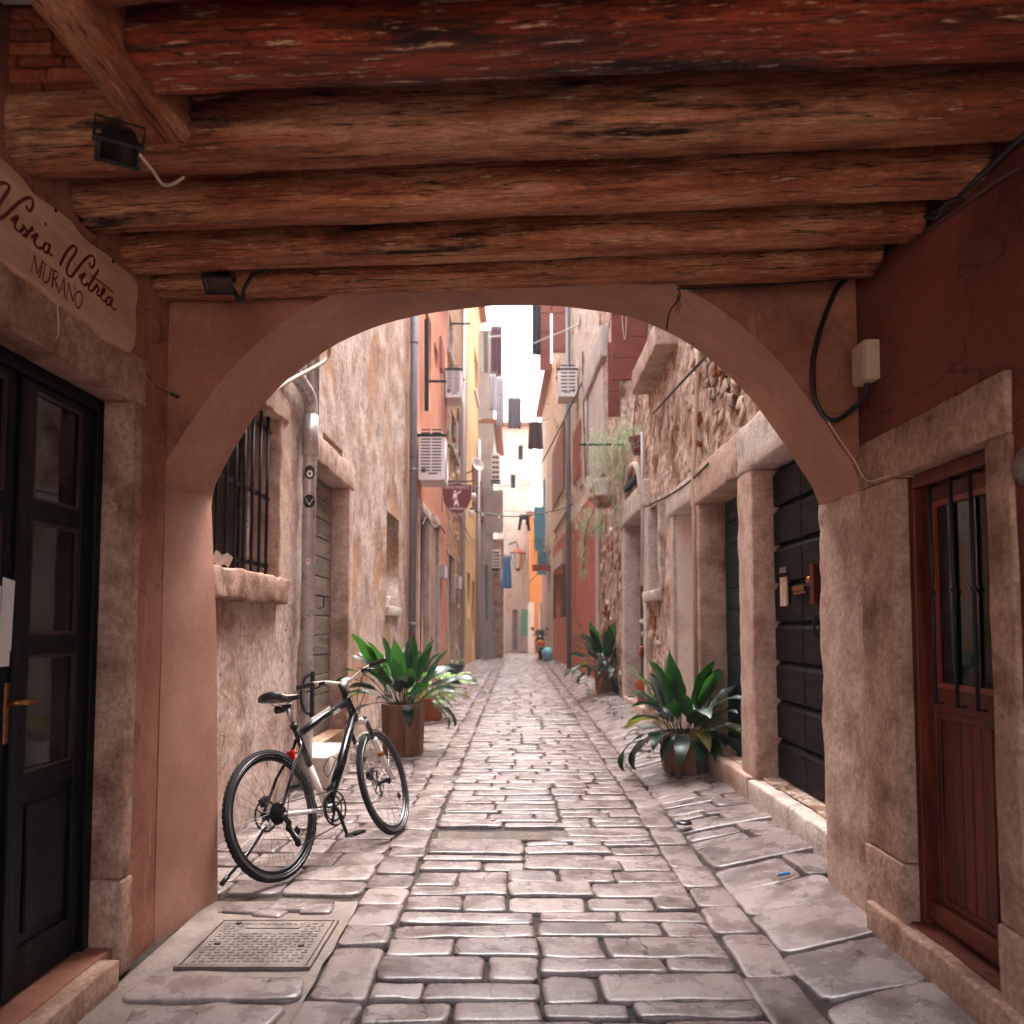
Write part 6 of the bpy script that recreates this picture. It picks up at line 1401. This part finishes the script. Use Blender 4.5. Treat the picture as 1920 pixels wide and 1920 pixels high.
# terracotta pots
c = at_z(808, 1352, 0); t = thing('potted_plant', 'terracotta pot of pale green leafy plant behind the tall tub', 'potted plant', (c.x, c.y + .17, ground(c.x, c.y) + .004))
MB().lathe((0, 0, 0), pot_mesh(.14, .18, .33), 22).build('pot', M['pot'], t, local=True, smooth=False)
pal = leaf_mesh(M['leaf_pale'], R(60), 3.0, .25, .22, .09, .2); pal2 = leaf_mesh(M['leaf_pale'], R(40), 4.0, .2, .2, .08, -.3)
rg = random.Random(5)
for i in range(46):
    o = bpy.data.objects.new('leaf', rg.choice((pal, pal2, LV['out'][1]) if i % 4 == 0 else (pal, pal2))); C.objects.link(o); o.parent = t; a = i * 2.4; s = rg.uniform(.6, 1.5)
    o.location = (.08 * math.cos(a), .08 * math.sin(a), .27); o.scale = (s, s, s); o.rotation_euler = (0, rg.uniform(-.5, .3), a)
c = at_z(1222, 1330, .17); t = thing('terracotta_pot', 'terracotta pot half hidden behind the spreading aspidistra', 'plant pot', (c.x, c.y + .1, ground(c.x, c.y) + .004))
MB().lathe((0, 0, 0), pot_mesh(.17, .22, .40), 22).build('pot', M['pot'], t, local=True); MB().lathe((0, 0, .33), [(0, 0), (.2, 0)], 22).build('soil', M['soil'], t, local=True)
c = at_z(848, 1278, 0); t = thing('green_pot', 'dark green plastic pot by the foot of the left wall', 'plant pot', (c.x, c.y, ground(c.x, c.y) + .004))
MB().lathe((0, 0, 0), pot_mesh(.2, .27, .42), 20).build('pot', M['pot_green'], t, local=True); MB().lathe((0, 0, .35), [(0, 0), (.24, 0)], 20).build('soil', M['soil'], t, local=True)
for i in range(12):
    o = bpy.data.objects.new('leaf', (pal, pal2)[i % 2]); C.objects.link(o); o.parent = t; o.location = (0, 0, .33); o.rotation_euler = (0, rg.uniform(-.4, .4), i * 2.4); s = rg.uniform(.5, 1.0); o.scale = (s, s, s)

# ------------------------------------------------------------------ the bicycle
pr, pf = at_z(531, 1656, 0.0), at_z(744, 1567, 0.0)
head = math.atan2(pf.y - pr.y, pf.x - pr.x); LEAN = R(-13.5)
bk = thing('bicycle', 'black and white hybrid bicycle leaning on the left wall by the drain pipe', 'bicycle', (pr.x, pr.y, ground(pr.x, pr.y) + .012), (LEAN, 0, head))
V = Vector
def B(nm, mb, m, smooth=True, parent=bk, **k): return mb.build(nm, M[m], parent, smooth=smooth, local=True, **k)
WR = .345; RH, BB, FH = V((0, 0, WR)), V((.445, 0, .285)), V((1.06, 0, WR))
ST_T, HT, HB = V((.285, 0, .79)), V((.815, 0, .905)), V((.862, 0, .775))
ax = (HT - HB).normalized(); STEER = Matrix.Translation(HB) @ Matrix.Rotation(R(12), 4, ax) @ Matrix.Translation(-HB)
CROWN = HB - ax * .035
def wheel(c, xf, disc_r, label_=None):
    w = MB().ring(c, (0, 1, 0), WR - .019, .0185, 72, 10).xf(xf); t = B('wheel', w, 'rubber')
    n = MB()
    for i in range(72):                                                    # tread knobs along both shoulders
        a = 2 * math.pi * i / 72
        for s_ in (-1, 1): n.obox(c + V((math.cos(a), 0, math.sin(a))) * (WR - .0042) + V((0, s_ * .008, 0)), V((math.cos(a), 0, math.sin(a))) * .0026, V((-math.sin(a), 0, math.cos(a))) * .011, V((0, .005, 0)))
    B('tread', n.xf(xf), 'rubber', False, t)
    B('rim', MB().lathe(c, [(.311, -.011), (.290, -.010), (.284, 0), (.290, .010), (.311, .011), (.311, -.011)], 64, (0, 1, 0)).xf(xf), 'plastic', False, t)
    B('brake_track', MB().ring(c + V((0, -.0125, 0)), (0, 1, 0), .309, .0018, 64, 4).xf(xf), 'alloy', True, t)
    B('reflective_band', MB().ring(c + V((0, -.0175, 0)), (0, 1, 0), .322, .0018, 64, 4).xf(xf), 'alloy', True, t)
    B('hub', MB().lathe(c + V((0, -.05, 0)), [(.0, 0), (.012, 0), (.026, .012), (.026, .02), (.014, .03), (.014, .07), (.026, .08), (.026, .088), (.012, .1), (0, .1)], 16, (0, 1, 0)).xf(xf), 'plastic', True, t)
    sp = MB()
    for i in range(32):
        a = 2 * math.pi * i / 32; s_ = 1 if i % 2 else -1; a2 = a + (.42 if (i // 2) % 2 else -.42)
        sp.tube([c + V((.026 * math.cos(a2), s_ * .032, .026 * math.sin(a2))), c + V((.287 * math.cos(a), 0, .287 * math.sin(a)))], .0013, 4, cap=False)
    B('spoke', sp.xf(xf), 'alloy', True, t)
    dsc = MB(); dc = c + V((0, .045, 0)); dsc.ring(dc, (0, 1, 0), disc_r, .007, 40, 4, sx=.18)
    for i in range(5): a = i * 1.2566; dsc.bar(dc, dc + V((math.cos(a), 0, math.sin(a))) * disc_r, .003, .010, up=(0, 1, 0))
    B('brake_disc', dsc.xf(xf), 'steel', False, t)
    B('wheel_reflector', MB().obox(c + V((.16, -.008, -.12)), V((.012, 0, .009)), V((-.012, 0, .016)), V((0, .004, 0))).xf(xf), 'plastic', False, t)
    B('valve', MB().tube([c + V((.02, 0, .284)), c + V((.018, 0, .245))], .003, 6).xf(xf), 'alloy', True, t)
    return t
I4 = Matrix.Identity(4)
wheel(RH, I4, .08); wheel(FH, STEER, .08)
# frame
dn = (BB - HB).normalized()
B('down_tube', MB().tube([HB + ax * .03, HB.lerp(BB, .5), BB], [.026, .029, .026], 14), 'bike_black')
B('top_tube', MB().tube([HT - ax * .02, HT.lerp(ST_T - V((0, 0, .06)), .5), ST_T - V((-.01, 0, .06))], [.024, .022, .019], 14), 'bike_black')
B('head_tube', MB().tube([HB - ax * .015, HB, HT, HT + ax * .015], [.028, .026, .025, .026], 14), 'bike_black')
mid_ = BB.lerp(ST_T, .52)
B('seat_tube', MB().tube([mid_, ST_T], .018, 12), 'bike_black'); B('seat_tube', MB().tube([BB, mid_], .0185, 12), 'bike_white')['label'] = 'white lower half of the seat tube'
B('bottom_bracket', MB().lathe(BB + V((0, -.045, 0)), [(0, 0), (.026, 0), (.026, .09), (0, .09)], 16, (0, 1, 0)), 'alloy')
for s_ in (-1, 1):
    B('chain_stay', MB().tube([RH + V((.015, s_ * .062, -.01)), RH.lerp(BB, .45) + V((0, s_ * .05, -.005)), BB + V((-.03, s_ * .025, 0))], [.010, .013, .013], 10), 'bike_white')
    B('seat_stay', MB().tube([RH + V((.0, s_ * .062, .01)), RH.lerp(ST_T, .4) + V((.02, s_ * .055, 0)), ST_T + V((.0, s_ * .03, -.12)), ST_T + V((.012, s_ * .012, -.075))], [.008, .009, .009, .009], 8), 'bike_black')
    B('dropout', MB().obox(RH + V((.012, s_ * .063, 0)), V((.024, 0, .006)), V((-.006, 0, .022)), V((0, .004, 0))), 'plastic', False)
B('seat_clamp', MB().tube([ST_T - V((-.004, 0, .012)), ST_T + V((-.004, 0, .012))], .023, 12), 'plastic')
sdir_ = (ST_T - BB).normalized(); SP = ST_T + sdir_ * .115
B('seat_post', MB().tube([ST_T, SP], .0135, 10), 'alloy'); B('saddle_clamp', MB().obox(SP + V((0, 0, .008)), V((.022, 0, 0)), V((0, .018, 0)), V((0, 0, .012))), 'plastic', False, bev=.004)
sd_ = MB(); K = 16; n = 14; sc_ = SP + V((-.02, 0, .06))
for i in range(K + 1):
    t = i / K; x = .14 - .275 * t; w = .018 + .062 * max(0, min(1, (t - .25) / .6)) ** 1.4 - .02 * max(0, (t - .9) / .1) ** 2; hz = .016 + .012 * t; zz = -.012 * math.sin(t * 3.14) + .018 * t * t
    f_ = .35 if i in (0, K) else 1
    for j in range(n): a = 6.283 * j / n; sd_.v.append(sc_ + V((x, math.cos(a) * w * f_, zz + math.sin(a) * hz * f_ * (1 if math.sin(a) > 0 else .8) - (.012 * (abs(math.cos(a)) ** 2) if math.sin(a) < .3 else 0))))
for i in range(K):
    for j in range(n): sd_.f.append((i * n + j, i * n + (j + 1) % n, (i + 1) * n + (j + 1) % n, (i + 1) * n + j))
sd_.f.append(tuple(range(n))); sd_.f.append(tuple(K * n + j for j in range(n)))
sad = B('saddle', sd_, 'plastic')
B('saddle_stripe', MB().tube([sc_ + V((.10, -.018, .006)), sc_ + V((.0, -.028, .005)), sc_ + V((-.07, -.05, .016))], [.003, .006, .004], 6), 'bike_white', True, sad)
for s_ in (-1, 1): B('saddle_rail', MB().tube([sc_ + V((.09, s_ * .012, -.012)), sc_ + V((.04, s_ * .02, -.042)), sc_ + V((-.05, s_ * .02, -.042)), sc_ + V((-.10, s_ * .035, -.006))], .0035, 6), 'alloy', True, sad)
B('saddle_bag', MB().tube([SP + V((-.03, 0, -.01)), SP + V((-.085, 0, -.005))], [.016, .022], 10), 'plastic')
B('rear_reflector', MB().obox(ST_T + V((-.075, -.01, -.16)), V((.010, 0, 0)), V((0, .024, 0)), V((0, 0, .027))), 'reflex', False, bev=.005)
B('reflector_mount', MB().tube([ST_T + V((-.07, -.005, -.16)), ST_T + V((-.02, 0, -.15))], .006, 6), 'plastic')
# fork, stem, bars
fk = B('fork_crown', MB().tube([CROWN + V((0, -.068, -.012)), CROWN + V((0, -.035, .010)), CROWN + V((0, .035, .010)), CROWN + V((0, .068, -.012))], [.021, .022, .022, .021], 12).xf(STEER), 'bike_white')
for s_ in (-1, 1):
    t0 = CROWN + V((0, s_ * .064, 0)); d_ = (FH + V((0, s_ * .064, 0)) - t0 - V((.03, 0, 0))); m_ = t0 + d_ * .30; e_ = FH + V((-.004, s_ * .064, .0))
    B('fork_stanchion', MB().tube([t0 + V((0, 0, .015)), m_ + d_ * .05], .0145, 12).xf(STEER), 'steel', True, fk)
    B('fork_leg', MB().tube([m_, m_ + d_ * .03, m_.lerp(e_, .5), e_], [.0215, .022, .020, .014], 12).xf(STEER), 'bike_white', True, fk)
    B('fork_cap', MB().lathe(t0 + V((0, 0, .018)), [(.014, 0), (.012, .012), (0, .014)], 12).xf(STEER), 'plastic', True, fk)
    B('fork_band', MB().tube([m_.lerp(e_, .32), m_.lerp(e_, .42)], .0218, 12).xf(STEER), 'brass', True, fk)
B('fork_brace', MB().tube(smooth_pts([m_ + V((.012, 0, .01)), CROWN + V((.075, .045, -.085)), CROWN + V((.08, -.0, -.07)), CROWN + V((.075, -.045, -.085)), m_ + V((.012, -.128, .01))]), .009, 8).xf(STEER), 'bike_white', True, fk)
B('front_axle', MB().tube([FH + V((0, -.085, 0)), FH + V((0, .085, 0))], .007, 8).xf(STEER), 'plastic'); B('brake_caliper', MB().obox(FH + V((-.05, .06, .07)), V((.02, 0, .03)), V((-.015, 0, .012)), V((0, .02, 0))).xf(STEER), 'plastic', False, bev=.005)
SM = HT + ax * .085; CL = SM + V((.075, 0, .035))
B('steerer', MB().tube([HT, SM + ax * .02], [.020, .0175], 12).xf(STEER), 'plastic'); B('stem', MB().tube([SM, SM.lerp(CL, .5), CL], [.021, .017, .020], 12).xf(STEER), 'bike_white'); B('stem_clamp', MB().tube([CL + V((0, -.024, 0)), CL + V((0, .024, 0))], .023, 12).xf(STEER), 'bike_white')
for s_ in (-1, 1):
    hb = [CL, CL + V((0, s_ * .05, 0)), CL + V((-.005, s_ * .12, .028)), CL + V((-.02, s_ * .2, .045)), CL + V((-.04, s_ * .32, .05))]
    ps = smooth_pts(hb, 4); bar_ = B('handlebar', MB().tube(ps[:13], .0125, 10).xf(STEER), 'bike_white')
    g = hb[3].lerp(hb[4], .0); B('grip', MB().tube([hb[3] + V((0, 0, 0)), hb[3].lerp(hb[4], .1), hb[3].lerp(hb[4], .9), hb[4]], [.017, .0165, .0165, .018], 10).xf(STEER), 'plastic', True, bar_)
    L0 = hb[3] + V((.0, -s_ * .035, 0)); B('brake_lever', MB().tube(smooth_pts([L0 + V((.02, 0, -.01)), L0 + V((.05, s_ * .02, -.02)), L0 + V((.052, s_ * .08, -.028)), L0 + V((.04, s_ * .13, -.03))], 3), [.009] * 4 + [.006] * 6, 8).xf(STEER), 'plastic', True, bar_)
    B('shifter', MB().obox(L0 + V((.012, -s_ * .012, -.018)), V((.022, 0, -.006)), V((0, .022, 0)), V((.004, 0, .012))).xf(STEER), 'plastic', False, bar_, bev=.006)
    B('brake_hose', MB().tube(smooth_pts([L0 + V((.03, -s_ * .01, -.01)), CL + V((.10, s_ * .07, .0)), CL + V((.08, s_ * .02, -.10)), CL + V((.03, s_ * .035, -.20)), HB + V((.02, s_ * .03, .02))], 6), .0028, 6).xf(STEER), 'cable', True, bar_)
B('gear_cable', MB().tube(smooth_pts([CL + V((.0, -.1, .0)), CL + V((.085, -.06, -.07)), CL + V((.05, -.03, -.16)), HB + V((-.03, -.028, -.02))], 6), .0028, 6), 'cable')
B('gear_cable', MB().tube(smooth_pts([ST_T + V((.03, -.02, -.06)), ST_T + V((-.01, -.03, -.14)), ST_T.lerp(RH, .5) + V((0, -.065, 0)), RH + V((.01, -.085, -.03))], 6), .0028, 6), 'cable')
# drive
cr = B('chainring', MB().lathe(BB + V((0, -.056, 0)), [(.094, -.0015), (.100, -.0015), (.100, .0015), (.094, .0015), (.094, -.0015)], 44, (0, 1, 0)), 'plastic', False)
tt = MB()
for i in range(44): a = i / 44 * 6.283; tt.obox(BB + V((.101 * math.cos(a), -.056, .101 * math.sin(a))), V((.003 * math.cos(a), 0, .003 * math.sin(a))), V((-.003 * math.sin(a), 0, .003 * math.cos(a))), V((0, .001, 0)))
B('tooth_ring', tt, 'plastic', False, cr); B('inner_chainring', MB().ring(BB + V((0, -.048, 0)), (0, 1, 0), .072, .006, 36, 4, sx=.3), 'steel', False, cr)
sp_ = MB()
for i in range(5): a = i * 1.2566 + .4; sp_.bar(BB + V((0, -.058, 0)), BB + V((.094 * math.cos(a), -.058, .094 * math.sin(a))), .005, .017, up=(0, 1, 0))
B('spider', sp_, 'plastic', False, cr); B('chain_guard', MB().ring(BB + V((0, -.060, 0)), (0, 1, 0), .097, .004, 44, 6), 'plastic', True, cr)
ca = R(-76); ce = BB + V((.172 * math.cos(ca), -.078, .172 * math.sin(ca)))
B('crank', MB().bar(BB + V((0, -.072, 0)), ce, .020, .013, up=(0, 1, 0)), 'plastic', False, bev=.004); B('crank', MB().bar(BB + V((0, .072, 0)), BB + V((-.172 * math.cos(ca), .078, -.172 * math.sin(ca))), .020, .013, up=(0, 1, 0)), 'plastic', False, bev=.004)
def pedal(c, s_):
    m = MB(); 
    for x in (-.042, .042): m.obox(c + V((x, s_ * .05, 0)), V((.004, 0, 0)), V((0, .043, 0)), V((0, 0, .010)))
    for y_ in (.012, .05, .088): m.obox(c + V((0, s_ * y_, 0)), V((.042, 0, 0)), V((0, .0045, 0)), V((0, 0, .009)))
    return B('pedal', m, 'plastic', False, bev=.003)
pe = pedal(ce + V((0, -.008, 0)), -1); pedal(BB + V((-.172 * math.cos(ca), .086, -.172 * math.sin(ca))), 1)
B('pedal_reflector', MB().obox(ce + V((-.0475, -.058, 0)), V((.0015, 0, 0)), V((0, .02, 0)), V((0, 0, .005))), 'alloy', False, pe)
cs = MB()
for i in range(8): cs.lathe(RH + V((0, -.036 - .004 * i, 0)), [(.014, 0), (.058 - .0048 * i, 0), (.058 - .0048 * i, .0016), (.014, .0016)], 24, (0, 1, 0))
B('cassette', cs, 'steel', False)
DR = RH + V((.035, -.062, -.085)); D2 = RH + V((.085, -.062, -.175))
B('rear_derailleur', MB().tube([RH + V((.008, -.068, -.015)), RH + V((.03, -.075, -.06)), DR], [.012, .017, .014], 8).bar(DR, D2, .012, .022, up=(0, 1, 0)).lathe(DR + V((0, -.005, 0)), [(0, 0), (.022, 0), (.022, .006), (0, .006)], 14, (0, 1, 0)).lathe(D2 + V((0, -.005, 0)), [(0, 0), (.022, 0), (.022, .006), (0, .006)], 14, (0, 1, 0)), 'plastic', False)
B('chain', MB().tube([RH + V((0, -.05, .045)), BB + V((0, -.056, .1))], .0038, 6).tube([D2 + V((.01, 0, -.02)), BB + V((.0, -.056, -.1))], .0038, 6).tube([RH + V((.03, -.05, -.03)), DR], .0038, 6), 'steel', False)
B('front_derailleur', MB().obox(BB + V((.0, -.045, .115)), V((.03, 0, .012)), V((0, .006, 0)), V((-.008, 0, .016))), 'plastic', False, bev=.003)
B('rear_brake_caliper', MB().obox(RH + V((.02, .06, .075)), V((.022, 0, .008)), V((0, .018, 0)), V((-.006, 0, .022))), 'plastic', False, bev=.004)
dm = HB.lerp(BB, .62); pn_ = V((dn.z, 0, -dn.x)); pn_ = pn_ if pn_.x < 0 else -pn_
B('bottle_cage', MB().tube(smooth_pts([dm - dn * .07 + pn_ * .03, dm - dn * .075 + pn_ * .075 + V((0, .03, 0)), dm + dn * .02 + pn_ * .09 + V((0, .034, 0)), dm + dn * .07 + pn_ * .07, dm + dn * .02 + pn_ * .09 - V((0, .034, 0)), dm - dn * .075 + pn_ * .075 - V((0, .03, 0)), dm - dn * .07 + pn_ * .03], 4), .0035, 6).bar(dm - dn * .08 + pn_ * .031, dm + dn * .08 + pn_ * .031, .012, .004, up=(0, 1, 0)), 'plastic')
ks = B('kickstand', MB().tube([RH + V((.02, .07, -.05)), RH + V((-.12, .10, -.17)), RH + V((-.25, .15, -.26))], [.009, .009, .008], 8), 'plastic'); B('stand_foot', MB().tube([RH + V((-.23, .143, -.245)), RH + V((-.27, .156, -.275))], .014, 8), 'plastic', True, ks)
def along(p, q, side_y, off):   # lettering that lies along a tube, read from the right side of the bicycle
    d = (q - p).normalized(); y = V((0, -1, 0)); up = y.cross(d); m = Matrix((d, up, y)).transposed().to_4x4(); m.translation = p.lerp(q, .5) + V((0, side_y, 0)) + up * off; return m
p_, q_ = RH.lerp(BB, .28) + V((0, -.0655, 0)), RH.lerp(BB, .85) + V((0, -.0545, 0))
text('DYNAMICS', .034, M['bike_black'], bk, 'lettering', along(p_, q_, .0045, .0))
p_, q_ = ST_T - V((-.01, 0, .06)), HT - ax * .02
text('CROSS', .026, M['bike_white'], bk, 'lettering', along(p_.lerp(q_, .5), p_.lerp(q_, .9), -.0238, -.006))
p_, q_ = BB, HB + ax * .03
tx = text('DYNAMICS', .050, M['steel'], bk, 'lettering', along(p_.lerp(q_, .45), p_.lerp(q_, .85), -.0292, 0))
B('white_flash', MB().obox(ST_T.lerp(HT, .48) + V((0, -.0005, -.02)), (HT - ST_T + V((0, 0, .04))).normalized() * .10, V((0, .0012, 0)) , V((-.0, .0, .0226))), 'bike_white', False)
# looped lock hanging on the wall pipe, little trinket on the bar
lk = thing('cable_lock', 'black looped cable lock hanging at the drain pipe behind the handlebar', 'lock', (px_ + .09, pu - .06, .95))
MB().tube(smooth_pts([(px_ + .07, pu - .08, .96), (px_ + .01, pu - .10, .92), (px_ - .02, pu - .10, .78), (px_ + .01, pu - .10, .66), (px_ + .07, pu - .08, .62)], 6), .012, 8).build('loop', M['cable'], lk, smooth=True)
MB().tube([(px_ + .07, pu - .08, .98), (px_ + .07, pu - .08, .60)], .02, 8).build('bar', M['cable'], lk)
# ------------------------------------------------------------------ the pale air of the alley
hz = MB().box(-61, 61, -61, 121, -1.1, 16.5).build('haze', None, None); kind(hz, 'stuff'); hz.data.materials.clear()
hm = bpy.data.materials.new('pale_air'); hm.use_nodes = True; hn = hm.node_tree.nodes; hn.remove(hn['Principled BSDF'])
pv = hn.new('ShaderNodeVolumePrincipled'); pv.inputs['Color'].default_value = (.95, .93, .94, 1); pv.inputs['Density'].default_value = .0015; pv.inputs['Anisotropy'].default_value = .2
hm.node_tree.links.new(pv.outputs[0], hn['Material Output'].inputs['Volume']); hz.data.materials.append(hm)
